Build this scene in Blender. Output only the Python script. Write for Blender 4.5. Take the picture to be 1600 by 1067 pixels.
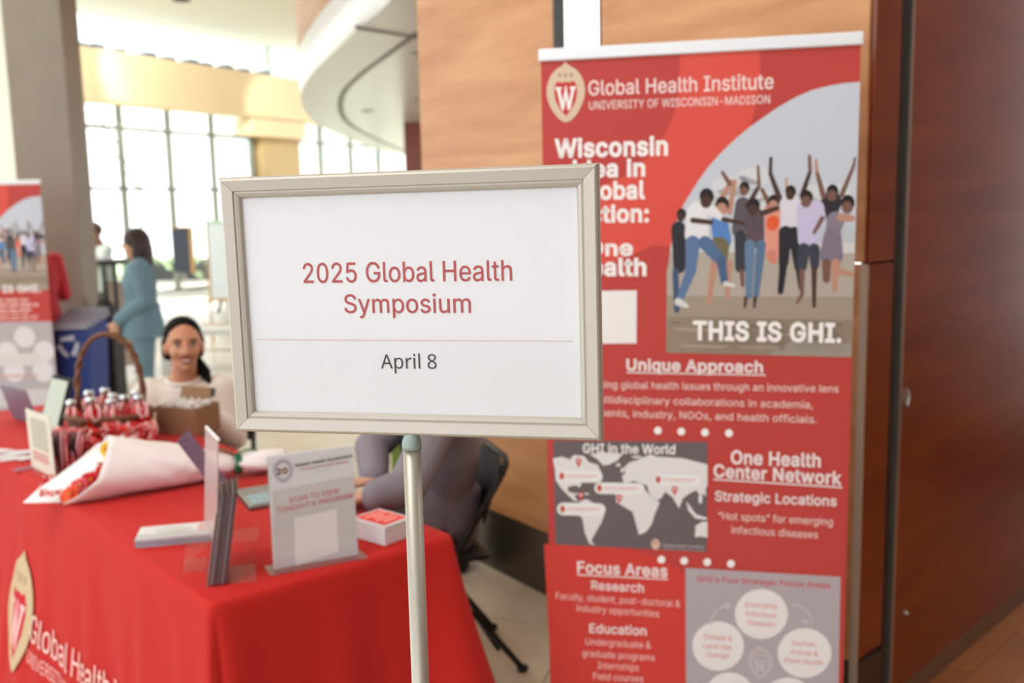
import bpy, bmesh, math, random
from mathutils import Vector as V, Matrix as M
from mathutils.geometry import tessellate_polygon
random.seed(7)
R = math.radians
sc = bpy.context.scene
C = sc.collection
for o in list(bpy.data.objects): bpy.data.objects.remove(o)

# ------------------------------------------------------------------ camera
CAM_H, FPX, PITCH, ROLL = 1.65, 1500.0, math.atan(206/1500), -0.021
fw = V((0, math.cos(PITCH), -math.sin(PITCH))); rt0 = V((1, 0, 0)); up0 = rt0.cross(fw)
rt = rt0*math.cos(ROLL) + up0*math.sin(ROLL); up = up0*math.cos(ROLL) - rt0*math.sin(ROLL)
EYE = V((0, 0, CAM_H))
cd = bpy.data.cameras.new('camera'); cam = bpy.data.objects.new('camera', cd); C.objects.link(cam)
cam.matrix_world = M.Translation(EYE) @ M((rt, up, -fw)).transposed().to_4x4()
cd.sensor_width = 36; cd.lens = 36*FPX/1600; cd.clip_start = .05; cd.clip_end = 300
cd.dof.use_dof = True; cd.dof.focus_distance = 1.178; cd.dof.aperture_fstop = 4.0; cd.dof.aperture_blades = 9
sc.camera = cam
# ------------------------------------------------------------------ sky, light, exposure
w = bpy.data.worlds.new('sky'); sc.world = w; w.use_nodes = True
bg = w.node_tree.nodes['Background']; bg.inputs[0].default_value = (.93, .965, 1, 1); bg.inputs[1].default_value = 3.0
def area(name, loc, aim, size, power, col=(1, .96, .9), sy=None):
    l = bpy.data.lights.new(name, 'AREA'); l.energy = power; l.size = size; l.color = col
    if sy: l.shape = 'RECTANGLE'; l.size_y = sy
    o = bpy.data.objects.new(name, l); C.objects.link(o); o.location = loc
    o.rotation_euler = (V(aim)-V(loc)).to_track_quat('-Z', 'Y').to_euler(); return o
sl_ = bpy.data.lights.new('sun', 'SUN'); sl_.energy = 6; sl_.angle = R(1.5); sl_.color = (1, .97, .92)
so_ = bpy.data.objects.new('sun', sl_); C.objects.link(so_); so_.rotation_euler = V((.18, -.80, -.55)).to_track_quat('-Z', 'Y').to_euler()
area('added_fill_light', (-2.2, .6, 5.3), (-1.2, 2.6, 0), 2.0, 110, sy=2.0)  # added fill lamp over the table, no visible source
area('added_fill_light', (-6, 9, 5.3), (-6, 9, 0), 3.0, 240, sy=3.0)  # another added fill, for the hall further back
def spot(loc, aim, power, ang, blend=.35):  # added spots that stand in for sun patches on the tan band
    l = bpy.data.lights.new('added_band_spot', 'SPOT'); l.energy = power; l.spot_size = R(ang); l.spot_blend = blend; l.shadow_soft_size = .1; l.color = (1, .93, .8)
    o = bpy.data.objects.new('added_band_spot', l); C.objects.link(o); o.location = loc
    o.rotation_euler = (V(aim)-V(loc)).to_track_quat('-Z', 'Y').to_euler()
area('added_fill_light', (2.9, 1.2, 5.3), (2.4, 2.6, 0), 1.6, 70, sy=1.6)  # lamp added to brighten the dark door panel at the right
spot((-6.5, 16.4, 5.4), (-7.0, 20.6, 4.2), 900, 42)
spot((-4.6, 19.0, 5.4), (-4.9, 23.0, 4.0), 700, 36)
spot((-7.6, 15.6, 5.4), (-8.6, 19.2, 4.3), 700, 36)
sc.view_settings.view_transform = 'Standard'; sc.view_settings.look = 'None'
sc.view_settings.gamma = 1; sc.view_settings.use_curve_mapping = False
sc.view_settings.exposure = -0.14

# ------------------------------------------------------------------ where a point of the photograph lies on a known plane
def ray(x, y): return fw + rt*((x-800)/FPX) - up*((y-533.5)/FPX)
def G(x, y, z=0.0):
    d = ray(x, y); return EYE + d*((z-CAM_H)/d.z)
def A(x, y, Y):
    d = ray(x, y); return EYE + d*(Y/d.y)
def hit(x, y, O, n):
    d = ray(x, y); return EYE + d*((O-EYE).dot(n)/d.dot(n))

# ------------------------------------------------------------------ materials
def lin(c):
    f = lambda v: v/12.92 if v <= .04045 else ((v+.055)/1.055)**2.4
    return tuple(f(v/255) for v in c[:3]) + (1,)
MATS = {}
def mat(name, col, rough=.5, metal=0, noise=0, nscale=20, bump=0, stretch=(1, 1, 1), spec=.5, coat=0, sheen=0, trans=0, ior=1.45, emit=0, alpha=1):
    if name in MATS: return MATS[name]
    m = bpy.data.materials.new(name); m.use_nodes = True; nt = m.node_tree; p = nt.nodes['Principled BSDF']
    col = lin(col) if max(col) > 1 else tuple(col)+(1,)
    p.inputs['Base Color'].default_value = col; p.inputs['Roughness'].default_value = rough; p.inputs['Metallic'].default_value = metal
    p.inputs['Specular IOR Level'].default_value = spec; p.inputs['Coat Weight'].default_value = coat; p.inputs['Sheen Weight'].default_value = sheen
    p.inputs['Transmission Weight'].default_value = trans; p.inputs['IOR'].default_value = ior; p.inputs['Alpha'].default_value = alpha
    if emit: p.inputs['Emission Color'].default_value = col; p.inputs['Emission Strength'].default_value = emit
    if noise or bump:
        tc = nt.nodes.new('ShaderNodeTexCoord'); mp = nt.nodes.new('ShaderNodeMapping'); mp.inputs['Scale'].default_value = stretch
        nz = nt.nodes.new('ShaderNodeTexNoise'); nz.inputs['Scale'].default_value = nscale; nz.inputs['Detail'].default_value = 5
        nt.links.new(tc.outputs['Object'], mp.inputs[0]); nt.links.new(mp.outputs[0], nz.inputs['Vector'])
        if noise:
            mx = nt.nodes.new('ShaderNodeMix'); mx.data_type = 'RGBA'
            mx.inputs['A'].default_value = tuple(max(0, c*(1-noise)) for c in col[:3])+(1,)
            mx.inputs['B'].default_value = tuple(min(1, c*(1+noise)) for c in col[:3])+(1,)
            nt.links.new(nz.outputs['Fac'], mx.inputs['Factor']); nt.links.new(mx.outputs['Result'], p.inputs['Base Color'])
        if bump:
            b = nt.nodes.new('ShaderNodeBump'); b.inputs['Strength'].default_value = bump; b.inputs['Distance'].default_value = .002
            nt.links.new(nz.outputs['Fac'], b.inputs['Height']); nt.links.new(b.outputs[0], p.inputs['Normal'])
    MATS[name] = m; return m
def wood(name, c1, c2, rough=.4, spec=.4):
    m = bpy.data.materials.new(name); m.use_nodes = True; nt = m.node_tree; p = nt.nodes['Principled BSDF']
    N = nt.nodes.new; L = nt.links.new
    tc = N('ShaderNodeTexCoord'); mp = N('ShaderNodeMapping'); mp.inputs['Scale'].default_value = (.9, 1, 7)
    n1 = N('ShaderNodeTexNoise'); n1.inputs['Scale'].default_value = 1.4; n1.inputs['Detail'].default_value = 3; n1.inputs['Distortion'].default_value = .5
    mp2 = N('ShaderNodeMapping'); mp2.inputs['Scale'].default_value = (3, 3, 90)
    n2 = N('ShaderNodeTexNoise'); n2.inputs['Scale'].default_value = 2; n2.inputs['Detail'].default_value = 6
    L(tc.outputs['Object'], mp.inputs[0]); L(mp.outputs[0], n1.inputs['Vector']); L(tc.outputs['Object'], mp2.inputs[0]); L(mp2.outputs[0], n2.inputs['Vector'])
    ad = N('ShaderNodeMath'); ad.operation = 'MULTIPLY_ADD'; ad.inputs[1].default_value = .3; L(n2.outputs['Fac'], ad.inputs[0]); L(n1.outputs['Fac'], ad.inputs[2])
    rp = N('ShaderNodeValToRGB'); rp.color_ramp.elements[0].position = .42; rp.color_ramp.elements[1].position = .88
    rp.color_ramp.elements[0].color = lin(c1); rp.color_ramp.elements[1].color = lin(c2); L(ad.outputs[0], rp.inputs[0]); L(rp.outputs[0], p.inputs['Base Color'])
    p.inputs['Roughness'].default_value = rough; p.inputs['Specular IOR Level'].default_value = spec
    MATS[name] = m; return m
def glassmat(name, tint=(1, 1, 1), fac=.08, rough=.03):
    m = bpy.data.materials.new(name); m.use_nodes = True; nt = m.node_tree; nt.nodes.remove(nt.nodes['Principled BSDF'])
    t = nt.nodes.new('ShaderNodeBsdfTransparent'); t.inputs[0].default_value = tint+(1,)
    g = nt.nodes.new('ShaderNodeBsdfGlossy'); g.inputs['Roughness'].default_value = rough
    x = nt.nodes.new('ShaderNodeMixShader'); x.inputs[0].default_value = fac
    nt.links.new(t.outputs[0], x.inputs[1]); nt.links.new(g.outputs[0], x.inputs[2]); nt.links.new(x.outputs[0], nt.nodes['Material Output'].inputs[0])
    MATS[name] = m; return m
def printmat(name, rough=.55, spec=.3):
    m = bpy.data.materials.new(name); m.use_nodes = True; nt = m.node_tree; p = nt.nodes['Principled BSDF']
    a = nt.nodes.new('ShaderNodeAttribute'); a.attribute_name = 'ink'; nt.links.new(a.outputs['Color'], p.inputs['Base Color'])
    p.inputs['Roughness'].default_value = rough; p.inputs['Specular IOR Level'].default_value = spec; MATS[name] = m; return m
GLASS = glassmat('window_glass', (.97, .99, .98), .07)
ACRYL = glassmat('clear_acrylic', (.985, .985, .99), .06, .05)
COVER = glassmat('clear_plastic_cover', (.985, .985, .985), .025, .12)
PRINT = printmat('printed_vinyl'); PAPERP = printmat('printed_paper', .7, .2)
WOODA = wood('veneer_light', (174, 118, 72), (204, 152, 106), .36, .3)
WOODB = wood('veneer_dark', (112, 44, 16), (140, 66, 28), .3, .5)
WOODF = wood('wood_floor', (140, 84, 42), (176, 112, 62), .4, .4)
CONC = mat('concrete', (150, 140, 128), .8, noise=.12, nscale=3, bump=.3)
WHITE = mat('white_paint', (232, 234, 228), .7)
CEILM = mat('ceiling_paint', (236, 242, 240), .8)
TAN = mat('tan_plaster', (240, 222, 186), .7, noise=.04, nscale=2)
MULL = mat('mullion_metal', (140, 144, 130), .45, .2)
BLACK = mat('black_metal', (22, 22, 24), .4)
BLACKP = mat('black_plastic', (16, 16, 18), .5)
ALU = mat('brushed_aluminium', (190, 183, 174), .45, .35, noise=.03, nscale=60, stretch=(1, 1, 1))
ALUH = mat('satin_aluminium', (176, 170, 160), .4, .6)
PAPER = mat('white_paper', (233, 234, 240), .75)
CLOTH = mat('red_cloth', (188, 38, 33), .8, noise=.05, nscale=300, sheen=.05, spec=.15)
STEEL = mat('satin_steel', (176, 172, 166), .35, .8)

# ------------------------------------------------------------------ mesh and object helpers
ROOTM = {}
class MB:
    def __init__(s): s.v = []; s.f = []; s.c = []
    def add(s, vs, fs, col=None):
        b = len(s.v); s.v += [V(q) for q in vs]; s.f += [[b+i for i in f] for f in fs]; s.c += [col]*len(fs); return s
    def box(s, c, d, rot=None, col=None):
        rot = rot or M.Identity(3); h = V(d)/2; c = V(c)
        vs = [c + rot @ V((h.x*i, h.y*j, h.z*k)) for i in (-1, 1) for j in (-1, 1) for k in (-1, 1)]
        return s.add(vs, [(0, 1, 3, 2), (4, 6, 7, 5), (0, 4, 5, 1), (2, 3, 7, 6), (0, 2, 6, 4), (1, 5, 7, 3)], col)
    def tube(s, pts, r, n=10, closed=False, flat=1.0, col=None):
        pts = [V(p) for p in pts]; rs = r if isinstance(r, (list, tuple)) else [r]*len(pts)
        vs = []; prev = None; k = len(pts)
        for i, p in enumerate(pts):
            t = (pts[(i+1) % k if closed else min(i+1, k-1)] - pts[(i-1) % k if closed else max(i-1, 0)]).normalized()
            a = prev if prev else (V((0, 0, 1)) if abs(t.z) < .9 else V((0, 1, 0)))
            a = (a - t*a.dot(t)).normalized(); b = t.cross(a); prev = a
            vs += [p + a*math.cos(2*math.pi*j/n)*rs[i] + b*math.sin(2*math.pi*j/n)*rs[i]*flat for j in range(n)]
        fs = []
        for i in range(k if closed else k-1):
            for j in range(n):
                a0 = i*n+j; a1 = i*n+(j+1) % n; i2 = (i+1) % k; fs.append((a0, a1, i2*n+(j+1) % n, i2*n+j))
        if not closed: fs += [tuple(range(n))[::-1], tuple((k-1)*n+j for j in range(n))]
        return s.add(vs, fs, col)
    def lathe(s, prof, c, n=24, ax=None, col=None):
        c = V(c); ax = ax or M.Identity(3); vs = []; fs = []
        for r, z in prof: vs += [c + ax @ V((max(r, 1e-5)*math.cos(2*math.pi*j/n), max(r, 1e-5)*math.sin(2*math.pi*j/n), z)) for j in range(n)]
        for i in range(len(prof)-1):
            for j in range(n): fs.append((i*n+j, i*n+(j+1) % n, (i+1)*n+(j+1) % n, (i+1)*n+j))
        fs += [tuple(range(n))[::-1], tuple((len(prof)-1)*n+j for j in range(n))]
        return s.add(vs, fs, col)
    def ell(s, c, r, rot=None, n=14, m=9, col=None):
        rot = rot or M.Identity(3); c = V(c); r = (r, r, r) if not isinstance(r, (tuple, list)) else r
        vs = [c + rot @ V((0, 0, r[2]))]; fs = []
        for i in range(1, m):
            th = math.pi*i/m
            vs += [c + rot @ V((r[0]*math.sin(th)*math.cos(2*math.pi*j/n), r[1]*math.sin(th)*math.sin(2*math.pi*j/n), r[2]*math.cos(th))) for j in range(n)]
        vs.append(c + rot @ V((0, 0, -r[2]))); e = len(vs)-1
        for j in range(n):
            fs.append((0, 1+j, 1+(j+1) % n)); fs.append((e, 1+(m-2)*n+(j+1) % n, 1+(m-2)*n+j))
            for i in range(m-2): fs.append((1+i*n+j, 1+(i+1)*n+j, 1+(i+1)*n+(j+1) % n, 1+i*n+(j+1) % n))
        return s.add(vs, fs, col)
    def prism(s, poly, z0, z1, col=None):
        n = len(poly); vs = [V((x, y, z0)) for x, y in poly] + [V((x, y, z1)) for x, y in poly]
        return s.add(vs, [tuple(range(n))[::-1], tuple(range(n, 2*n))] + [(i, (i+1) % n, n+(i+1) % n, n+i) for i in range(n)], col)
    def mesh(s, name, inv=None):
        me = bpy.data.meshes.new(name); vs = [inv @ q for q in s.v] if inv else s.v
        me.from_pydata([tuple(q) for q in vs], [], s.f)
        if any(c is not None for c in s.c):
            at = me.color_attributes.new('ink', 'FLOAT_COLOR', 'CORNER'); i = 0
            for p, c in zip(me.polygons, s.c):
                for l in p.loop_indices: at.data[l].color = lin(c or (255, 255, 255))
        me.update(); return me
    def build(s, name, m, parent=None, smooth=False, bevel=0, fix=True, local=False):
        root = parent
        while root is not None and root.parent is not None: root = root.parent
        inv = ROOTM[root.name].inverted() if (root is not None and root.name in ROOTM and not local) else None
        me = s.mesh(name, inv); me.materials.append(m)
        if fix:
            bm = bmesh.new(); bm.from_mesh(me); bmesh.ops.recalc_face_normals(bm, faces=bm.faces); bm.to_mesh(me); bm.free()
        if smooth: me.polygons.foreach_set('use_smooth', [True]*len(me.polygons))
        o = bpy.data.objects.new(name, me); C.objects.link(o)
        if parent is not None: o.parent = parent
        if bevel:
            b = o.modifiers.new('bevel', 'BEVEL'); b.width = bevel; b.segments = 2; b.limit_method = 'ANGLE'
        return o
def tag(o, label=None, cat=None, group=None, kind=None):
    for k, v in (('label', label), ('category', cat), ('group', group), ('kind', kind)):
        if v: o[k] = v
    return o
def thing(name, loc, label, cat, group=None, rz=0):
    o = bpy.data.objects.new(name, None); C.objects.link(o); o.location = loc; o.rotation_euler = (0, 0, rz); o.empty_display_size = .1
    ROOTM[o.name] = M.Translation(V(loc)) @ M.Rotation(rz, 4, 'Z'); return tag(o, label, cat, group)
def struct(name, loc=(0, 0, 0), rz=0):
    o = bpy.data.objects.new(name, None); C.objects.link(o); o.location = loc; o.rotation_euler = (0, 0, rz)
    ROOTM[o.name] = M.Translation(V(loc)) @ M.Rotation(rz, 4, 'Z'); o['kind'] = 'structure'; return o
def copy_tree(o, parent=None):
    c = o.copy(); C.objects.link(c); c.parent = parent
    for ch in list(o.children): copy_tree(ch, c)
    return c
def frame(x, n):   # columns x, n x.., z style frame: x along, y = n, z up
    z = V((0, 0, 1)); return M((x, n, z)).transposed()

# ------------------------------------------------------------------ lettering: outlines of each character (advance | x,y of handle, point, handle ...)
GLYPH_A = (
    ' |94|~!|98|44,80,34,80,33,138,32,196,32,254,43,254,55,254,66,254,65,196,65,138,64,80,54,80/55,-2,49,-2,43,-2,37,0,33,4,28,9,26,14,26,20,26,27,28,32,33,37,37,41,43,43,49,43,55,43,61'
    ',41,65,37,70,32,72,27,72,20,72,14,70,9,65,4,61,0~&|224|111,-3,98,-3,82,-3,67,0,55,6,43,12,34,20,27,31,20,42,17,53,17,67,17,77,19,87,24,95,28,103,34,110,42,117,50,124,60,132,70,139,'
    '83,149,95,158,108,168,111,170,115,173,118,176,122,179,125,183,127,187,130,192,131,197,131,202,131,211,128,217,123,223,117,228,110,230,101,230,94,230,89,229,84,227,79,224,75,220,73,'
    '216,70,211,68,206,68,199,68,193,70,187,73,182,75,176,79,170,84,164,89,157,95,150,102,142,141,95,180,47,219,0,207,0,194,0,182,0,150,39,118,77,86,116,76,127,68,138,61,146,53,155,48,1'
    '64,44,172,40,180,38,189,38,199,38,210,40,220,45,229,51,238,58,245,67,249,77,254,88,257,100,257,113,257,124,254,133,249,142,245,149,238,154,230,159,221,162,212,162,202,162,194,160,1'
    '87,158,181,155,174,151,168,146,162,141,157,135,151,128,146,111,134,94,121,77,109,67,101,59,94,55,87,51,81,48,73,48,66,48,57,51,50,55,44,59,37,64,32,72,29,79,25,87,23,96,23,107,23,1'
    '16,25,126,30,135,34,143,40,151,48,158,56,164,65,168,76,172,87,174,99,174,112,184,112,194,112,204,112,204,96,202,83,198,72,195,61,190,53,185,46,180,40,176,35,173,31,171,29,168,26,16'
    "6,23,158,15,148,8,136,3,123,-1~'|103|47,159,39,159,38,191,36,222,35,254,46,254,57,254,68,254,67,222,65,191,64,159,56,159~,|94|27,-60,19,-60,24,-28,29,4,34,36,45,36,57,36,68,36,60,4"
    ',51,-28,42,-60,34,-60~-|227|131,122,168,122,168,113,168,103,168,94,131,94,94,94,57,94,57,103,57,113,57,122,94,122~.|94|54,-2,48,-2,41,-2,36,0,31,4,27,9,25,14,25,20,25,27,27,32,31,3'
    '7,36,41,41,43,48,43,54,43,59,41,64,37,68,32,71,27,71,20,71,14,68,9,64,4,59,0~0|227|132,-3,113,-3,94,-3,78,2,65,12,52,22,41,37,34,57,27,76,24,100,24,127,24,154,27,178,35,197,42,217,'
    '52,232,65,242,79,253,95,258,113,258,132,258,148,253,161,242,175,232,185,217,192,197,199,178,203,154,203,127,203,100,199,76,192,57,185,37,175,22,162,12,148,2/101,25,113,25,126,25,13'
    '6,29,145,37,154,45,161,57,165,72,170,87,172,105,172,127,172,149,170,167,165,182,161,198,154,209,145,218,136,226,126,230,113,230,101,230,90,226,82,218,73,209,66,198,62,182,57,167,55'
    ',149,55,127,55,105,57,87,62,72,66,57,73,45,82,37,90,29~1|227|91,0,38,0,38,9,38,18,38,27,91,27,143,27,195,27,195,18,195,9,195,0,143,0/125,254,138,254,138,170,138,85,138,0,127,0,117,'
    '0,106,0,106,75,106,149,106,224,106,224,105,224,105,224,84,209,64,194,43,179,43,190,43,202,43,213,62,227,80,241,99,254,112,254~2|227|86,0,32,0,32,8,32,16,32,24,60,54,89,84,117,114,1'
    '27,125,135,133,141,141,147,149,152,156,155,163,159,170,160,178,160,186,160,195,158,203,154,209,150,216,144,221,137,224,129,228,121,230,112,230,102,230,93,228,86,224,79,220,73,214,6'
    '9,207,65,199,64,191,64,181,53,181,43,181,33,181,33,196,36,210,43,221,50,233,59,242,72,248,84,255,97,258,112,258,128,258,141,255,153,248,165,242,174,233,181,223,187,212,191,200,191,'
    '186,191,177,189,168,185,159,182,150,176,140,168,129,160,118,148,105,133,90,114,70,95,50,76,30,76,30,76,29,76,28,116,28,155,28,195,28,195,19,195,9,195,0,140,0~3|227|126,-3,109,-3,93'
    ',-3,79,-1,66,5,53,10,43,18,35,29,27,39,23,51,22,66,33,66,44,66,55,66,55,57,58,50,63,44,68,37,75,33,83,30,91,26,99,25,109,25,120,25,129,27,138,30,146,34,152,39,157,46,162,53,165,62,'
    '165,72,165,82,162,90,158,98,154,106,147,112,137,117,128,121,116,124,101,124,93,124,86,124,78,124,78,132,78,141,78,150,100,174,122,199,144,224,144,225,144,225,144,226,108,226,71,226'
    ',35,226,35,235,35,245,35,254,85,254,136,254,186,254,186,246,186,238,186,230,159,200,133,170,106,139,106,141,106,143,106,144,124,146,141,144,154,138,168,132,178,123,185,111,193,100,'
    '196,87,196,72,196,58,193,44,185,33,178,22,167,13,154,6,141,0~4|227|82,53,20,53,20,62,20,70,20,79,54,138,89,196,123,254,134,254,145,254,155,254,122,197,88,140,54,83,54,82,54,82,54,8'
    '1,105,81,156,81,207,81,207,72,207,62,207,53,144,53/151,0,141,0,141,20,141,40,141,61,141,65,141,69,141,73,141,102,141,130,141,159,151,159,161,159,171,159,171,106,171,53,171,0,161,0~'
    '5|227|127,-3,111,-3,95,-3,82,0,70,6,58,12,49,20,41,30,34,40,30,52,30,65,40,65,51,65,61,65,62,57,64,51,69,44,74,38,79,34,87,30,94,27,102,25,111,25,121,25,130,27,138,32,146,37,152,44'
    ',157,52,162,61,164,70,164,81,164,92,162,102,157,111,152,119,146,126,137,131,129,136,120,138,109,138,100,138,92,137,84,134,75,131,69,128,64,123,54,124,44,125,34,126,38,169,43,212,48'
    ',254,93,254,138,254,183,254,183,245,183,235,183,226,147,226,111,226,75,226,72,201,70,176,67,151,67,151,68,151,68,151,74,156,81,160,89,162,97,165,106,167,115,167,126,167,137,165,147'
    ',160,157,156,165,150,172,143,180,135,185,126,189,116,193,105,195,94,195,82,195,65,192,51,184,38,177,25,167,15,154,8,142,0~6|227|129,-3,113,-3,97,-3,83,0,71,7,59,15,49,24,42,37,35,5'
    '0,32,65,32,81,32,93,34,106,40,119,45,133,55,150,69,170,88,198,107,226,126,254,138,254,149,254,161,254,132,213,104,172,75,131,75,131,74,131,73,131,75,135,78,140,83,144,87,148,92,151'
    ',98,153,104,156,110,157,117,157,133,157,146,154,158,147,169,141,178,132,185,120,191,108,194,94,194,79,194,63,191,49,184,36,177,24,167,14,155,7,143,0/103,24,113,24,123,24,132,27,139'
    ',31,147,36,153,43,157,51,162,59,164,68,164,79,164,89,162,99,157,107,153,115,147,121,139,126,132,130,123,133,113,133,103,133,95,130,87,126,79,121,73,115,69,107,65,99,62,90,62,79,62,'
    '69,65,59,69,51,73,43,79,36,87,31,95,27~7|227|60,0,48,0,86,75,124,149,162,224,162,225,162,225,162,226,118,226,75,226,31,226,31,235,31,245,31,254,86,254,141,254,195,254,195,244,195,2'
    '34,195,224,158,150,120,75,82,0,71,0~8|227|130,-3,113,-3,96,-3,81,0,68,6,55,12,44,20,37,31,30,42,26,54,26,68,26,78,28,88,33,98,37,107,43,114,51,121,58,127,67,131,76,132,76,133,76,13'
    '3,76,133,64,137,54,143,46,154,39,164,35,177,35,190,35,203,39,215,45,225,52,235,61,243,73,249,85,255,98,258,113,258,128,258,141,255,153,249,165,243,174,235,181,225,187,215,191,203,1'
    '91,190,191,177,187,165,180,154,172,143,162,137,150,133,150,133,150,133,150,132,160,131,168,127,176,121,183,114,189,107,194,98,198,88,200,78,200,68,200,54,197,42,189,31,182,20,172,1'
    '2,158,6,145,0/102,25,113,25,124,25,134,26,142,30,151,34,157,39,161,46,166,52,168,60,168,69,168,79,166,87,161,94,156,102,150,107,141,111,133,116,124,118,113,118,102,118,93,116,85,11'
    '1,76,107,70,102,65,94,60,87,58,79,58,69,58,60,60,52,64,46,69,39,75,34,84,30,92,26/104,145,113,145,122,145,130,147,137,150,144,154,150,159,154,165,158,172,160,179,160,188,160,196,15'
    '8,204,154,210,150,216,145,221,138,225,131,228,122,230,113,230,104,230,96,228,89,225,82,221,76,216,72,210,68,204,66,196,66,188,66,179,68,172,72,165,76,159,82,154,89,150,96,147~9|227'
    '|97,258,113,258,129,258,143,254,155,247,167,240,177,230,184,217,191,204,194,190,194,173,194,161,192,148,186,135,181,121,171,104,158,84,138,56,119,28,100,0,89,0,77,0,65,0,94,41,122,'
    '83,151,124,152,124,153,124,154,124,151,119,148,115,144,111,139,106,134,103,128,101,122,98,116,97,109,97,94,97,80,101,69,107,57,114,48,123,41,134,35,146,32,160,32,176,32,192,35,206,'
    '42,218,49,230,59,240,71,247,84,254/123,230,113,230,103,230,95,228,87,223,79,218,73,212,69,204,65,195,63,186,63,176,63,165,65,156,69,148,73,140,79,133,87,129,95,124,103,122,113,122,'
    '123,122,132,124,139,129,147,133,153,139,157,147,162,156,164,165,164,175,164,186,162,195,157,204,153,212,147,218,139,223,132,228~:|94|54,-2,48,-2,41,-2,36,0,31,4,27,9,25,14,25,20,25'
    ',27,27,32,31,37,36,41,41,43,48,43,54,43,59,41,64,37,68,32,71,27,71,20,71,14,68,9,64,4,59,0/54,135,48,135,41,135,36,138,31,142,27,146,25,152,25,158,25,164,27,170,31,174,36,179,41,18'
    '1,48,181,54,181,59,179,64,174,68,170,71,164,71,158,71,152,68,146,64,142,59,138~A|240|20,0,8,0,39,85,70,170,101,254,113,254,126,254,138,254,169,170,200,85,231,0,220,0,209,0,198,0,18'
    '0,50,162,101,144,151,140,161,136,172,132,186,128,200,122,218,116,239,118,239,120,239,123,239,116,217,111,200,106,185,102,171,98,160,95,151,78,101,60,50,43,0,31,0/98,71,55,71,55,80,'
    '55,90,55,99,98,99,142,99,185,99,185,90,185,80,185,71,142,71~B|228|61,0,30,0,30,85,30,170,30,254,60,254,90,254,121,254,138,254,153,251,164,245,176,239,185,231,190,221,196,211,199,19'
    '9,199,187,199,176,197,167,193,160,190,153,184,147,178,143,172,139,165,135,157,133,157,133,157,132,157,131,166,131,174,128,182,123,189,118,196,111,201,102,206,92,209,81,209,68,209,5'
    '5,206,44,200,33,194,23,185,15,172,9,160,3,143,0,123,0,92,0/62,57,62,29,82,29,102,29,122,29,142,29,156,32,165,40,173,47,178,57,178,68,178,77,176,85,171,92,167,99,161,105,153,109,145'
    ',113,135,115,124,115,104,115,83,115,62,115,62,86/62,170,62,143,81,143,100,143,119,143,128,143,137,145,144,148,151,152,157,157,162,163,166,170,168,177,168,186,168,197,164,207,156,21'
    '4,148,222,136,226,120,226,101,226,82,226,62,226,62,198~C|255|147,-3,134,-3,112,-3,92,2,75,12,58,23,45,38,35,58,25,77,20,100,20,127,20,154,25,177,35,197,45,216,58,231,75,242,92,252,'
    '112,258,134,258,147,258,159,256,170,252,182,248,192,243,201,236,210,228,218,220,224,209,230,199,234,187,236,174,226,174,215,174,204,174,202,183,199,191,195,197,190,204,185,210,179,'
    '214,172,219,165,222,158,224,150,227,142,228,134,228,118,228,104,224,92,216,79,208,70,197,62,182,55,167,52,149,52,127,52,105,55,87,63,72,70,57,80,46,92,38,104,30,118,26,134,26,142,2'
    '6,150,28,158,30,165,32,172,36,179,40,185,45,190,50,195,57,199,64,202,72,204,80,215,80,226,80,236,80,234,67,230,56,224,45,218,35,210,26,201,19,192,12,182,6,170,2,159,-2~D|251|135,0,'
    '109,0,89,0,68,0,48,0,48,10,48,19,48,29,68,29,88,29,107,29,128,29,145,32,159,40,173,48,183,60,189,75,196,89,200,107,200,128,200,148,196,166,190,180,183,195,173,206,160,214,147,222,1'
    '30,226,110,226,89,226,68,226,47,226,47,235,47,245,47,254,69,254,91,254,113,254,137,254,159,249,176,239,194,229,207,214,217,196,226,177,231,154,231,128,231,101,226,78,217,59,207,40,'
    '193,26,175,15,157,5/52,254,62,254,62,170,62,85,62,0,52,0,41,0,30,0,30,85,30,170,30,254,41,254~E|209|83,0,30,0,30,85,30,170,30,254,82,254,134,254,186,254,186,245,186,235,186,226,145'
    ',226,104,226,62,226,62,198,62,171,62,143,101,143,139,143,178,143,178,133,178,124,178,114,139,114,101,114,62,114,62,86,62,57,62,29,104,29,146,29,188,29,188,19,188,10,188,0,135,0~F|2'
    '05|41,0,30,0,30,85,30,170,30,254,82,254,133,254,185,254,185,245,185,235,185,226,144,226,103,226,62,226,62,197,62,168,62,139,99,139,136,139,173,139,173,130,173,120,173,111,136,111,9'
    '9,111,62,111,62,74,62,37,62,0,52,0~G|260|155,-3,134,-3,112,-3,92,2,75,13,58,23,44,38,35,58,25,77,20,100,20,127,20,154,25,177,35,197,44,216,57,231,74,242,91,252,111,258,132,258,146,'
    '258,158,256,170,252,182,248,192,242,202,235,211,227,218,218,225,208,231,198,235,187,237,174,226,174,215,174,204,174,201,183,198,190,194,197,189,203,184,209,178,213,172,218,165,222,'
    '158,224,150,227,142,228,133,228,118,228,104,224,92,216,79,208,70,197,62,182,55,167,52,149,52,127,52,105,55,87,63,72,70,57,80,46,92,38,105,30,119,26,134,26,149,26,161,30,172,36,183,'
    '42,192,50,198,62,204,73,207,86,207,101,211,101,214,100,217,100,192,100,167,100,141,100,141,109,141,118,141,128,174,128,206,128,239,128,239,119,239,109,239,100,239,79,234,61,225,45,'
    '216,30,204,18,188,9,173,1~H|258|41,0,30,0,30,85,30,170,30,254,41,254,52,254,62,254,62,218,62,181,62,144,107,144,152,144,196,144,196,181,196,218,196,254,207,254,218,254,228,254,228,'
    '170,228,85,228,0,218,0,207,0,196,0,196,39,196,77,196,116,152,116,107,116,62,116,62,77,62,39,62,0,52,0~I|150|55,0,16,0,16,10,16,19,16,29,30,29,45,29,59,29,59,94,59,160,59,226,45,226'
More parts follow.
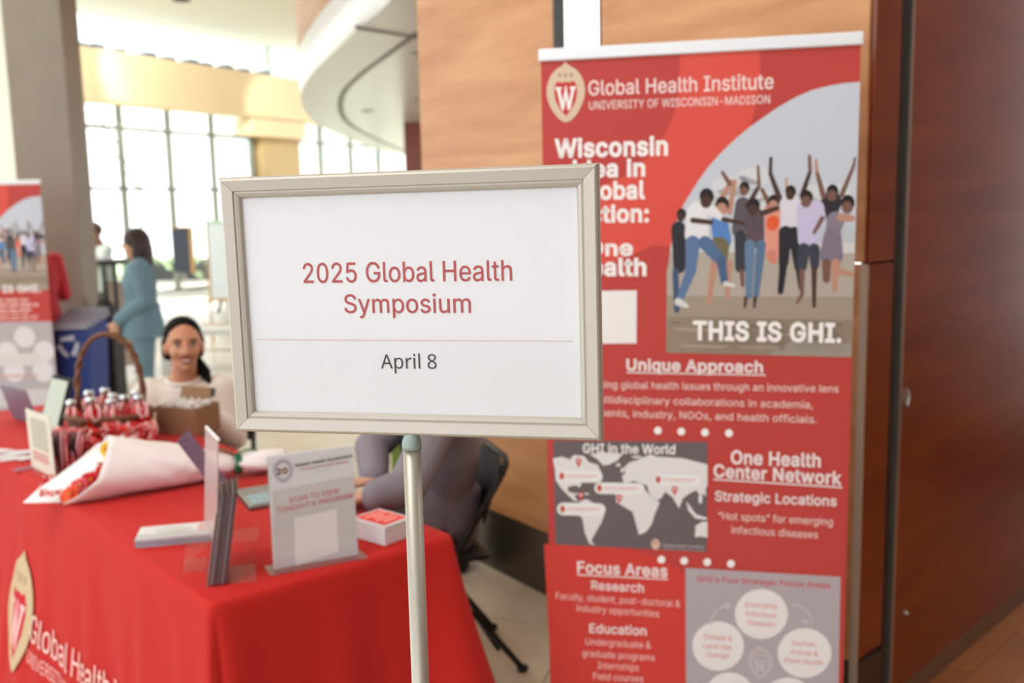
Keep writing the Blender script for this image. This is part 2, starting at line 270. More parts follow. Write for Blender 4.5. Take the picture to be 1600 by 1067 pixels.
    ',30,226,16,226,16,235,16,245,16,254,55,254,95,254,135,254,135,245,135,235,135,226,120,226,106,226,91,226,91,160,91,94,91,29,106,29,120,29,135,29,135,19,135,10,135,0,95,0~J|198|115,'
    '-3,93,-3,70,-3,52,3,38,16,24,30,17,48,17,73,17,77,17,82,17,86,27,86,38,86,49,86,49,82,49,77,49,73,49,57,53,45,61,37,69,29,79,25,93,25,105,25,116,29,124,37,132,45,136,57,136,73,136,'
    '133,136,194,136,254,147,254,157,254,168,254,168,194,168,133,168,73,168,48,161,30,147,16,133,3~K|233|73,95,52,73,52,84,52,96,52,108,58,116,64,123,70,131,75,138,81,145,87,152,93,159,'
    '99,165,106,172,131,199,156,227,182,254,196,254,210,254,224,254,188,216,152,177,116,138,115,138,114,138,114,138,93,116/41,0,30,0,30,85,30,170,30,254,41,254,52,254,62,254,62,225,62,1'
    '96,62,167,62,149,62,131,62,112,62,107,62,102,62,97,62,64,62,32,62,0,52,0/199,0,186,0,155,43,125,86,94,130,101,138,107,146,114,155,151,103,188,52,224,0,212,0~L|196|80,0,30,0,30,85,3'
    '0,170,30,254,41,254,52,254,62,254,62,179,62,104,62,29,102,29,141,29,181,29,181,19,181,10,181,0,130,0~M|314|40,0,30,0,30,85,30,170,30,254,45,254,61,254,76,254,97,201,118,147,139,94,'
    '140,90,142,85,144,79,146,74,148,68,150,61,152,55,154,48,156,42,158,35,159,30,161,24,158,24,156,24,154,24,155,29,157,35,159,41,161,48,163,54,165,61,167,67,169,73,171,79,173,85,175,9'
    '0,176,94,197,147,217,201,238,254,253,254,269,254,284,254,284,170,284,85,284,0,273,0,263,0,252,0,252,48,252,97,252,145,252,151,252,157,252,163,252,170,252,177,253,184,253,192,253,19'
    '9,253,207,253,214,253,221,253,229,254,229,255,229,256,229,254,221,251,213,249,205,246,197,244,189,241,181,238,174,236,167,234,161,231,155,229,150,228,145,209,97,190,48,171,0,162,0,'
    '152,0,143,0,124,48,104,97,85,145,84,149,82,154,80,160,77,166,75,173,72,181,70,188,67,196,65,204,62,212,59,220,56,229,57,229,58,229,59,229,60,222,60,215,60,208,60,201,60,193,60,186,'
    '61,178,61,171,61,164,61,157,61,151,61,145,61,97,61,48,61,0,51,0~N|262|41,0,30,0,30,85,30,170,30,254,43,254,55,254,68,254,103,200,137,146,172,91,174,87,178,82,181,75,185,69,189,61,1'
    '94,53,198,45,203,37,207,27,205,27,204,27,202,27,201,36,201,45,200,54,200,63,200,71,200,79,199,86,199,92,199,97,199,150,199,202,199,254,210,254,221,254,232,254,232,170,232,85,232,0,'
    '219,0,206,0,193,0,163,48,132,97,101,145,97,151,93,158,89,165,84,172,80,181,74,191,68,200,62,212,54,226,56,226,58,227,60,227,60,214,61,203,61,192,62,181,62,172,62,164,62,156,62,150,'
    '62,145,62,97,62,48,62,0,52,0~O|267|155,-3,133,-3,112,-3,92,2,75,12,58,23,45,38,35,58,25,77,20,100,20,127,20,154,25,177,35,197,45,216,58,231,75,242,92,252,112,258,133,258,155,258,17'
    '5,252,192,242,209,231,222,216,232,197,242,177,247,154,247,127,247,100,242,77,232,58,222,38,209,23,192,12,175,2/118,26,133,26,149,26,162,30,175,38,187,46,197,57,204,72,211,87,215,10'
    '5,215,127,215,149,211,167,204,182,197,197,187,209,175,216,162,224,149,228,133,228,118,228,104,224,92,216,80,209,70,197,63,182,55,167,52,149,52,127,52,105,55,87,63,72,70,57,80,46,92'
    ',38,104,30~P|222|41,0,30,0,30,85,30,170,30,254,59,254,88,254,118,254,137,254,153,251,166,244,179,237,189,227,195,215,201,203,204,189,204,174,204,159,201,145,195,133,189,120,179,111'
    ',166,104,153,96,137,93,118,93,97,93,76,93,55,93,55,102,55,112,55,121,75,121,96,121,116,121,130,121,140,123,149,128,157,133,163,139,167,147,170,155,172,164,172,174,172,184,170,193,1'
    '67,201,163,209,157,215,148,219,140,224,129,226,116,226,98,226,80,226,62,226,62,151,62,75,62,0,52,0~Q|267|137,61,123,80,134,80,145,80,156,80,166,67,175,55,185,42,187,39,189,36,192,3'
    '2,206,14,220,-5,234,-24,223,-24,212,-24,200,-24,191,-11,182,1,173,13,170,17,168,20,166,23,151,42/155,-3,133,-3,112,-3,92,2,75,12,58,23,45,38,35,58,25,77,20,100,20,127,20,154,25,177'
    ',35,197,45,216,58,231,75,242,92,252,112,258,133,258,155,258,175,252,192,242,209,231,222,216,232,197,242,177,247,154,247,127,247,100,242,77,232,58,222,38,209,23,192,12,175,2/118,26,'
    '133,26,149,26,162,30,175,38,187,46,197,57,204,72,211,87,215,105,215,127,215,149,211,167,204,182,197,197,187,209,175,216,162,224,149,228,133,228,118,228,104,224,92,216,80,209,70,197'
    ',63,182,55,167,52,149,52,127,52,105,55,87,63,72,70,57,80,46,92,38,104,30~R|224|41,0,30,0,30,85,30,170,30,254,59,254,89,254,118,254,138,254,154,251,167,244,179,238,189,228,195,217,2'
    '02,205,205,191,205,176,205,161,202,147,195,136,189,124,179,115,166,109,154,102,137,99,118,99,95,99,71,99,48,99,48,108,48,118,48,128,71,128,94,128,117,128,130,128,141,129,149,133,15'
    '7,137,163,143,167,150,171,158,173,166,173,176,173,186,171,195,167,202,163,210,157,216,149,220,141,224,130,226,116,226,98,226,80,226,62,226,62,151,62,75,62,0,52,0/189,0,177,0,156,38'
    ',136,76,115,115,127,115,139,115,151,115,172,76,193,38,214,0,201,0~S|223|131,-4,112,-4,93,-4,77,-1,64,5,50,11,40,19,32,30,24,41,20,54,19,68,30,68,41,68,52,68,53,58,56,50,62,44,67,37'
    ',74,33,83,29,92,26,102,25,112,25,123,25,134,26,143,30,152,34,159,39,165,46,170,53,173,61,173,70,173,78,171,84,166,89,162,95,155,99,148,102,140,106,132,109,122,111,112,114,102,117,9'
    '2,120,71,125,55,134,43,145,32,155,26,169,26,186,26,201,30,213,37,224,45,235,56,243,69,249,82,255,97,258,114,258,130,258,145,255,158,249,171,243,181,235,189,224,196,214,200,202,200,'
    '189,190,189,179,189,169,189,167,202,161,212,151,219,141,226,128,229,112,229,102,229,92,227,84,224,75,220,69,215,64,209,60,203,58,196,58,188,58,179,60,172,65,167,71,161,77,157,85,15'
    '4,92,151,99,148,106,147,115,144,123,142,132,140,140,138,147,135,156,132,164,128,172,124,179,119,187,113,193,107,197,99,202,91,204,81,204,69,204,55,201,43,193,32,186,21,175,12,162,5'
    ',148,-1~T|224|43,226,16,226,16,235,16,245,16,254,80,254,144,254,208,254,208,245,208,235,208,226,182,226,155,226,128,226,128,151,128,75,128,0,118,0,107,0,96,0,96,75,96,151,96,226,69'
    ',226~U|259|149,-4,129,-4,109,-4,92,0,77,8,62,16,51,26,42,40,34,54,30,69,30,87,30,142,30,198,30,254,41,254,51,254,62,254,62,199,62,144,62,89,62,77,65,66,70,57,76,47,84,39,94,34,104,'
    '29,116,26,129,26,143,26,155,29,165,34,175,39,183,47,188,57,194,66,196,77,196,89,196,144,196,199,196,254,207,254,218,254,229,254,229,198,229,142,229,87,229,69,224,54,216,40,208,26,1'
    '97,16,182,8,167,0~V|240|114,0,102,0,71,85,39,170,8,254,20,254,31,254,42,254,60,204,78,154,96,103,99,95,103,83,108,69,112,54,118,37,124,15,122,15,119,15,117,15,124,37,129,55,133,69,'
    '138,83,142,95,145,103,162,154,180,204,197,254,209,254,220,254,231,254,201,170,170,85,139,0,127,0~W|343|90,0,78,0,54,85,31,170,8,254,19,254,30,254,41,254,55,202,68,150,82,98,84,90,8'
    '6,81,88,73,90,64,92,56,93,47,95,38,97,29,98,20,97,20,96,20,95,20,96,29,98,38,100,47,102,56,104,64,106,73,108,81,110,90,112,98,126,150,139,202,153,254,165,254,178,254,190,254,203,20'
    '2,217,150,231,98,233,90,235,81,237,73,239,64,241,56,243,47,245,38,247,29,249,20,247,20,246,20,244,20,246,29,248,38,249,47,251,56,253,64,255,73,257,81,259,90,261,98,275,150,288,202,'
    '302,254,313,254,324,254,335,254,312,170,288,85,265,0,253,0,240,0,228,0,213,54,198,108,184,161,181,172,178,183,176,196,173,208,170,222,168,237,170,237,173,237,175,237,172,223,170,20'
    '9,167,197,165,185,162,173,159,161,144,108,130,54,115,0,103,0~X|237|21,0,9,0,42,47,75,95,109,142,109,134,109,126,109,118,77,164,46,209,15,254,27,254,40,254,52,254,64,236,77,218,89,2'
    '00,94,193,99,186,102,181,105,175,109,170,112,164,115,159,118,153,122,146,120,146,118,146,116,146,120,153,123,159,126,164,129,170,132,175,136,181,140,186,144,193,149,200,162,218,174'
    ',236,187,254,199,254,211,254,223,254,192,209,161,164,129,119,129,127,129,135,129,143,162,96,195,48,228,0,216,0,203,0,191,0,176,22,161,43,146,65,141,72,137,77,134,83,131,88,128,93,1'
    '25,98,122,103,119,109,115,116,118,116,120,116,122,116,119,109,116,103,113,98,110,93,107,88,103,83,100,78,96,72,91,65,76,43,61,22,46,0,34,0~Y|236|112,0,102,0,102,35,102,69,102,104,7'
    '1,154,39,204,8,254,21,254,33,254,46,254,62,227,79,200,96,172,102,163,107,154,111,146,116,138,120,127,125,115,120,115,116,115,112,115,116,128,121,138,126,146,130,155,135,163,140,172'
    ',157,200,174,227,191,254,203,254,215,254,228,254,196,204,165,154,134,104,134,69,134,35,134,0,123,0~Z|219|80,0,21,0,21,8,21,15,21,23,59,80,98,136,137,193,142,200,147,208,153,215,159'
    ',223,165,230,170,238,172,234,173,231,174,227,164,227,153,226,143,226,132,226,122,226,111,226,81,226,51,226,20,226,20,235,20,245,20,254,80,254,139,254,198,254,198,247,198,239,198,23'
    '1,160,175,122,120,84,64,79,56,73,48,67,40,61,32,55,24,49,17,47,20,46,24,45,27,55,28,66,28,76,28,86,28,97,29,107,29,138,29,169,29,200,29,200,19,200,10,200,0,140,0~a|195|91,-4,80,-4,'
    '68,-4,57,-2,47,2,37,7,30,14,24,22,18,31,15,42,15,54,15,65,17,74,22,80,26,87,32,93,39,97,46,100,54,103,63,105,71,107,80,109,89,110,100,111,110,113,117,113,124,114,129,116,133,117,13'
    '6,119,138,123,138,127,138,128,138,128,138,128,138,136,136,143,133,148,130,154,126,158,120,161,114,164,107,165,98,165,89,165,81,164,75,161,68,158,63,155,59,150,55,146,52,142,50,137,'
    '40,140,30,143,20,146,25,157,31,166,39,173,47,180,56,185,66,188,77,191,87,192,97,192,104,192,111,191,119,190,128,188,135,185,143,180,150,176,156,169,161,160,166,151,168,140,168,126,'
    '168,84,168,42,168,0,158,0,148,0,138,0,138,9,138,17,138,26,138,26,137,26,136,26,134,22,131,17,126,12,121,8,115,4,108,1,100,-3/78,23,85,23,97,23,106,25,114,29,122,34,128,40,132,47,13'
    '6,54,138,61,138,69,138,78,138,86,138,95,137,93,134,92,130,91,126,90,121,89,116,88,110,87,105,86,100,86,95,85,91,84,88,84,80,83,74,82,67,79,61,77,56,74,52,70,48,65,46,60,46,52,46,46'
    ',48,40,51,36,54,32,59,28,65,26,71,24~b|212|131,-4,115,-4,103,-4,94,-2,86,2,79,6,73,10,69,16,65,21,61,25,59,29,58,29,57,29,56,29,56,20,56,10,56,0,46,0,36,0,26,0,26,85,26,170,26,254,'
    '36,254,47,254,57,254,57,223,57,191,57,160,58,160,58,160,59,160,61,163,65,168,69,173,73,178,78,182,86,186,93,190,103,192,115,192,130,192,144,188,156,180,169,172,178,161,185,146,192,'
    '132,195,114,195,94,195,74,192,57,185,42,178,28,169,16,157,8,145,0/99,23,110,23,122,23,132,27,140,33,148,39,154,48,158,58,162,69,164,81,164,95,164,108,162,120,158,131,154,141,148,15'
    '0,140,156,132,162,122,165,110,165,98,165,89,162,81,156,73,150,67,142,62,131,58,121,56,109,56,95,56,81,58,68,63,58,67,47,73,38,81,32,89,26~c|198|113,-4,104,-4,86,-4,71,0,58,8,45,16,'
    '35,28,28,43,21,57,17,74,17,94,17,114,21,131,28,146,35,160,45,172,58,180,71,188,86,192,104,192,113,192,122,191,130,189,138,186,146,183,153,178,159,173,165,168,170,161,175,154,178,14'
    '7,181,138,171,136,161,133,151,131,150,136,148,140,145,145,142,149,139,152,135,155,131,158,126,161,121,162,116,164,110,165,104,165,91,165,81,162,73,155,64,149,58,140,54,129,50,118,4'
    '8,107,48,94,48,81,50,69,54,59,58,48,64,39,73,33,81,26,91,23,104,23,110,23,116,24,121,26,127,27,131,30,135,33,139,36,143,40,146,44,149,49,151,53,152,59,162,56,172,54,181,51,179,43,1'
    '75,35,171,28,166,21,160,16,153,11,146,6,139,2,130,0,122,-3~d|212|109,-4,98,-4,82,-4,68,0,56,8,44,16,34,28,27,42,20,57,17,74,17,94,17,114,21,132,27,146,34,161,44,172,56,180,68,188,8'
    '2,192,98,192,110,192,119,190,126,186,134,182,139,178,144,173,148,168,151,163,153,160,154,160,155,160,155,160,155,191,155,223,155,254,166,254,176,254,186,254,186,170,186,85,186,0,17'
    '6,0,166,0,156,0,156,10,156,20,156,29,155,29,154,29,153,29,151,25,148,21,143,16,139,10,133,6,126,2,119,-2/91,23,102,23,114,23,124,26,132,32,140,38,146,47,150,58,154,68,156,81,156,95'
    ',156,109,154,121,150,131,146,142,140,150,132,156,124,162,114,165,102,165,90,165,80,162,72,156,64,150,58,141,54,131,50,120,48,108,48,95,48,81,50,69,54,58,58,48,64,39,73,33,81,27~e|2'
    '02|119,-4,106,-4,88,-4,72,0,58,8,45,16,35,28,28,42,21,57,17,74,17,93,17,113,21,130,28,145,35,160,45,171,58,180,70,188,85,192,103,192,113,192,123,190,133,187,143,184,152,178,160,170'
    ',168,163,174,153,179,141,183,129,186,114,186,97,186,93,186,89,186,85,136,85,87,85,37,85,37,93,37,102,37,110,81,110,125,110,169,110,164,107,160,104,155,101,155,114,153,125,149,134,1'
    '45,144,139,151,131,157,124,162,114,165,103,165,91,165,81,162,73,157,65,151,59,144,54,135,50,126,48,116,48,105,48,100,48,94,48,89,48,75,50,63,55,53,60,43,67,36,76,31,84,26,94,23,106'
    ',23,114,23,121,24,127,26,133,29,138,32,143,36,147,41,151,46,153,53,163,50,173,48,182,45,180,36,175,27,168,20,160,12,152,6,141,2,131,-2~f|127|77,190,114,190,114,181,114,172,114,164,'
    '77,164,40,164,3,164,3,172,3,181,3,190,40,190/50,0,40,0,40,72,40,144,40,216,40,227,43,236,48,243,53,250,59,256,68,259,76,263,84,265,94,265,101,265,106,264,111,263,116,262,119,261,12'
    '1,260,119,252,116,243,114,234,112,235,110,235,107,236,105,237,101,237,97,237,88,237,81,235,77,230,73,225,71,218,71,209,71,140,71,70,71,0,61,0~g|213|119,-75,103,-75,89,-75,77,-73,67'
    ',-70,57,-66,48,-61,41,-55,34,-49,29,-42,25,-35,34,-30,42,-25,51,-20,53,-24,57,-29,61,-33,65,-37,70,-41,77,-44,84,-47,93,-49,103,-49,119,-49,131,-45,141,-38,151,-30,156,-19,156,-3,1'
    '56,9,156,22,156,34,155,34,154,34,153,34,151,30,147,26,143,21,139,16,133,11,126,8,119,4,109,2,97,2,82,2,69,6,56,13,44,21,35,31,28,45,21,59,17,76,17,96,17,115,21,132,27,147,34,161,44'
    ',172,56,180,68,188,82,192,98,192,110,192,119,190,127,186,134,183,140,178,144,173,148,168,152,163,154,159,155,159,156,159,157,159,157,170,157,180,157,190,166,190,176,190,186,190,186'
    ',125,186,60,186,-4,186,-21,183,-34,175,-45,168,-55,158,-63,145,-68,133,-73/91,30,102,30,114,30,124,32,132,38,140,43,146,51,150,61,154,70,156,82,156,96,156,110,154,122,150,132,146,1'
    '42,140,150,132,156,124,162,114,165,102,165,91,165,81,162,73,156,64,150,58,141,54,131,50,121,48,109,48,96,48,83,50,71,54,61,59,51,65,43,73,38,81,32~h|205|57,124,57,113,57,76,57,38,5'
    '7,0,47,0,36,0,26,0,26,85,26,170,26,254,36,254,47,254,57,254,57,217,57,181,57,144,55,144,53,144,51,144,57,161,65,174,76,181,87,188,99,192,114,192,127,192,138,190,148,184,157,179,165'
    ',171,170,160,176,150,179,136,179,120,179,80,179,40,179,0,168,0,158,0,148,0,148,39,148,78,148,118,148,132,144,144,136,152,129,160,118,165,105,165,96,165,88,163,80,159,73,155,67,149,'
    '63,141,59,134~i|83|36,0,26,0,26,63,26,126,26,190,36,190,47,190,57,190,57,126,57,63,57,0,47,0/48,221,42,221,36,221,31,223,27,227,23,231,21,236,21,242,21,247,23,252,27,256,31,260,36,'
    '262,42,262,48,262,53,260,57,256,61,252,63,247,63,242,63,236,61,231,57,227,53,223~j|83|26,122,26,190,36,190,47,190,57,190,57,121,57,53,57,-15,57,-27,55,-37,51,-45,47,-54,40,-60,32,-'
    '65,24,-69,14,-71,2,-71,0,-71,-3,-71,-5,-71,-5,-62,-5,-53,-5,-43,-3,-43,-1,-43,1,-43,10,-43,16,-41,20,-36,24,-31,26,-24,26,-15,26,54/48,221,42,221,36,221,31,223,27,227,23,231,20,236'
    ',20,242,20,247,23,252,27,256,31,260,36,262,42,262,48,262,53,260,57,256,61,252,63,247,63,242,63,236,61,231,57,227,53,223~k|190|66,79,55,68,55,81,55,93,55,106,57,106,58,106,60,106,88'
    ',134,115,162,142,190,155,190,167,190,180,190,151,160,121,130,92,100,91,100,90,100,89,100,77,89/36,0,26,0,26,85,26,170,26,254,36,254,47,254,57,254,57,170,57,85,57,0,47,0/160,0,147,0'
    ',123,31,98,62,74,93,81,100,88,107,96,114,126,76,156,38,186,0,173,0~l|95|73,-1,70,-1,55,-1,44,3,37,10,30,18,26,28,26,42,26,113,26,184,26,254,36,254,47,254,57,254,57,186,57,118,57,49'
    ',57,41,58,35,60,31,62,28,67,26,73,26,76,26,78,26,80,26,82,27,83,27,85,27,87,19,88,10,90,1,88,1,85,0,81,0,77,-1~m|305|36,0,26,0,26,63,26,126,26,190,36,190,46,190,56,190,56,176,56,16'
    '2,56,148,55,148,55,148,54,148,56,158,61,166,66,173,72,180,79,185,86,188,94,191,101,193,110,193,124,193,135,189,144,180,152,172,158,161,160,147,159,147,158,147,156,147,158,157,163,1'
    '65,169,172,175,178,182,184,190,187,199,191,208,193,218,193,229,193,239,191,249,186,258,181,265,174,270,164,276,155,278,142,278,128,278,85,278,43,278,0,268,0,258,0,248,0,248,42,248,'
    '85,248,127,248,141,244,150,236,156,229,162,220,165,209,165,201,165,193,163,187,160,181,156,176,151,173,145,169,139,168,132,168,124,168,82,168,41,168,0,157,0,147,0,137,0,137,43,137,'
    '87,137,130,137,140,134,149,126,156,119,162,111,165,100,165,92,165,85,164,79,160,72,157,67,151,63,145,59,138,57,129,57,119,57,79,57,40,57,0,47,0~n|205|57,124,57,113,57,76,57,38,57,0'
    ',47,0,36,0,26,0,26,63,26,126,26,190,36,190,46,190,56,190,56,174,56,159,56,144,54,144,53,144,51,144,57,161,65,174,76,181,87,188,99,192,114,192,127,192,138,190,147,184,157,179,165,17'
    '1,170,160,176,150,179,136,179,120,179,80,179,40,179,0,168,0,158,0,148,0,148,39,148,78,148,118,148,132,144,144,136,152,129,160,118,165,105,165,96,165,88,163,80,159,73,155,67,149,63,'
    '141,59,134~o|208|121,-4,104,-4,86,-4,71,0,58,8,45,16,35,28,28,43,21,57,17,74,17,94,17,114,21,131,28,146,35,160,45,172,58,180,71,188,86,192,104,192,121,192,136,188,149,180,162,172,1'
    '72,160,180,146,187,131,191,114,191,94,191,74,187,57,180,43,172,28,162,16,149,8,136,0/91,23,104,23,116,23,127,26,135,33,143,39,150,48,154,59,158,69,160,81,160,94,160,106,158,118,154'
    ',129,150,140,143,149,135,155,127,162,116,165,104,165,91,165,81,162,73,155,64,149,58,140,54,129,50,118,48,107,48,94,48,81,50,69,54,59,58,48,64,39,73,33,81,26~p|212|36,-71,26,-71,26,'
    '16,26,103,26,190,36,190,46,190,56,190,56,180,56,170,56,160,57,160,58,160,59,160,61,163,65,168,69,173,73,178,78,182,86,186,93,190,103,192,115,192,130,192,144,188,156,180,169,172,178'
    ',161,185,146,192,132,195,114,195,94,195,74,192,57,185,42,178,28,169,16,157,8,145,0,131,-4,115,-4,103,-4,94,-2,86,2,79,6,73,10,69,16,65,21,61,25,59,29,58,29,58,29,57,29,57,-4,57,-38'
    ',57,-71,47,-71/99,23,110,23,122,23,132,27,140,33,148,39,154,48,158,58,162,69,164,81,164,95,164,108,162,120,158,131,154,141,148,150,140,156,132,162,122,165,110,165,98,165,89,162,81,'
    '156,73,150,67,142,62,131,58,121,56,109,56,95,56,81,58,68,63,58,67,47,73,38,81,32,89,26~q|212|186,16,186,-71,176,-71,166,-71,155,-71,155,-38,155,-4,155,29,155,29,154,29,153,29,151,2'
    '5,148,21,143,16,139,10,133,6,126,2,119,-2,109,-4,98,-4,82,-4,68,0,56,8,44,16,34,28,27,42,20,57,17,74,17,94,17,114,21,132,27,146,34,161,44,172,56,180,68,188,82,192,98,192,110,192,11'
    '9,190,126,186,134,182,139,178,144,173,148,168,151,163,153,160,154,160,155,160,156,160,156,170,156,180,156,190,166,190,176,190,186,190,186,103/91,23,102,23,114,23,124,26,132,32,140,'
    '38,146,47,150,58,154,68,156,81,156,95,156,109,154,121,150,131,146,142,140,150,132,156,124,162,114,165,102,165,90,165,80,162,72,156,64,150,58,141,54,131,50,120,48,108,48,95,48,81,50'
    ',69,54,58,58,48,64,39,73,33,81,27~r|130|36,0,26,0,26,63,26,126,26,190,36,190,46,190,56,190,56,180,56,170,56,160,56,160,57,160,58,160,61,170,67,178,76,184,85,189,95,192,107,192,109,'
    '192,112,192,115,192,118,192,120,192,122,192,122,182,122,171,122,161,121,161,119,162,115,162,111,163,108,163,103,163,95,163,87,161,80,157,72,154,67,148,63,142,59,135,57,127,57,118,5'
    '7,79,57,39,57,0,47,0~s|182|106,-4,91,-4,78,-4,66,-2,56,2,46,6,37,11,31,19,24,27,20,36,18,47,27,49,37,51,47,53,49,43,54,35,62,30,70,25,79,23,91,23,104,23,114,26,122,31,130,37,134,44'
    ',134,51,134,58,132,63,127,68,122,72,115,75,106,78,96,80,85,83,75,85,57,89,45,95,36,104,28,113,23,124,23,137,23,148,26,157,33,166,39,174,47,181,58,185,68,190,80,192,94,192,107,192,1'
    '18,190,127,186,136,182,144,177,149,170,155,162,159,154,162,145,153,143,143,141,134,139,132,146,127,152,121,158,115,163,106,166,94,166,82,166,73,164,65,158,58,153,54,147,54,139,54,1'
    '32,57,126,62,122,67,117,75,114,86,111,95,109,105,107,115,105,132,101,145,94,153,86,161,77,166,66,166,53,166,42,162,32,156,24,150,15,141,8,130,3,119,-2~t|114|69,190,102,190,102,181,'
    '102,172,102,164,69,164,36,164,3,164,3,172,3,181,3,190,36,190/32,173,32,236,43,236,53,236,63,236,63,173,63,111,63,49,63,41,65,34,68,31,71,27,77,25,85,25,87,25,90,25,93,26,96,26,98,2'
    '6,101,27,103,18,105,10,107,1,103,0,100,-1,96,-1,92,-2,88,-2,84,-2,68,-2,55,2,46,11,37,19,32,31,32,46,32,109~u|205|105,-3,91,-3,78,-3,67,0,57,5,48,11,40,19,35,29,29,40,26,53,26,69,2'
    '6,110,26,150,26,190,36,190,47,190,57,190,57,150,57,111,57,72,57,57,61,46,68,37,76,29,87,25,100,25,109,25,117,27,125,31,132,35,137,41,142,48,146,56,148,65,148,76,148,114,148,152,148'
    ',190,158,190,168,190,179,190,179,126,179,63,179,0,169,0,159,0,149,0,149,15,149,31,149,46,151,46,152,46,154,46,148,28,139,16,129,8,118,1~v|195|92,0,81,0,57,63,33,126,9,190,20,190,31'
    ',190,42,190,56,152,69,115,83,78,87,66,90,55,93,43,96,32,100,21,103,10,99,10,96,10,92,10,95,21,98,32,101,43,104,55,108,66,112,78,125,115,139,152,152,190,164,190,175,190,186,190,162,'
    '126,137,63,113,0,103,0~w|284|79,0,69,0,50,63,30,126,11,190,22,190,33,190,44,190,51,162,59,134,67,107,70,95,73,83,77,68,80,54,84,38,88,21,86,21,84,21,82,21,86,37,89,53,93,67,96,82,1'
    '00,95,103,107,111,134,118,162,126,190,137,190,147,190,158,190,166,162,173,134,181,107,184,95,187,82,191,68,194,54,198,38,201,21,199,21,197,21,196,21,199,38,203,53,206,68,210,82,213'
    ',95,217,107,225,134,232,162,240,190,251,190,262,190,272,190,253,126,234,63,215,0,205,0,194,0,184,0,176,29,168,57,159,86,157,95,155,104,152,112,150,121,148,131,145,140,143,150,141,1'
    '59,138,169,141,169,143,169,145,169,143,159,141,150,138,140,136,131,134,121,131,112,129,103,126,94,124,86,116,57,108,29,99,0,89,0~x|189|22,0,10,0,36,36,61,73,86,109,86,101,86,93,86,'
    '86,62,120,38,155,14,190,26,190,38,190,50,190,58,177,66,165,74,153,80,144,85,135,90,127,94,118,99,111,104,103,98,103,93,103,88,103,93,111,97,118,101,127,105,135,110,144,117,153,125,'
    '165,133,177,141,190,152,190,164,190,176,190,152,155,128,119,104,84,104,92,104,99,104,107,129,71,154,36,179,0,167,0,155,0,143,0,134,14,125,28,115,43,109,52,104,60,100,68,96,76,91,84'
    ',86,91,92,91,97,91,102,91,98,84,93,76,89,68,85,60,80,52,74,43,65,28,55,14,46,0,34,0~y|195|26,-70,24,-69,26,-60,28,-52,31,-43,32,-43,34,-43,36,-44,42,-45,47,-45,52,-44,57,-44,61,-41'
    ',65,-37,69,-33,72,-26,75,-18,77,-12,79,-6,81,-1,57,63,33,126,9,190,20,190,31,190,42,190,56,152,69,115,83,78,87,66,90,55,93,43,96,32,99,21,103,10,99,10,95,10,92,10,95,21,98,32,101,4'
    '3,104,55,108,66,112,78,126,115,139,152,153,190,164,190,175,190,186,190,158,117,130,44,102,-29,98,-39,94,-47,88,-54,83,-60,77,-65,70,-68,63,-71,55,-73,46,-73,41,-73,36,-72,32,-72,28'
    ',-71~z|190|70,0,21,0,21,8,21,15,21,23,56,69,92,114,127,160,127,160,127,161,127,161,93,161,58,161,24,161,24,171,24,180,24,190,71,190,119,190,166,190,166,182,166,173,166,165,132,120,'
    '97,75,63,30,63,29,63,29,63,28,98,28,134,28,169,28,169,19,169,9,169,0,120,0~·|98|55,98,49,98,43,98,37,100,33,105,28,109,26,115,26,121,26,127,28,133,33,137,37,142,43,144,49,144,55,14'
    '4,61,142,65,137,70,133,72,127,72,121,72,115,70,109,65,105,61,100~’|88|34,159,26,159,31,191,36,223,41,254,52,254,64,254,75,254,67,223,58,191,49,159,41,159~“|150|37,159,26,159,35,191'
    ',43,223,52,254,60,254,68,254,75,254,70,223,65,191,60,159,49,159/99,159,87,159,96,191,105,223,114,254,122,254,129,254,137,254,132,223,127,191,122,159,111,159~”|150|34,159,26,159,31,'
    '191,36,223,41,254,52,254,64,254,75,254,67,223,58,191,49,159,41,159/95,159,87,159,92,191,97,223,102,254,114,254,126,254,137,254,128,223,120,191,111,159,103,159'
)
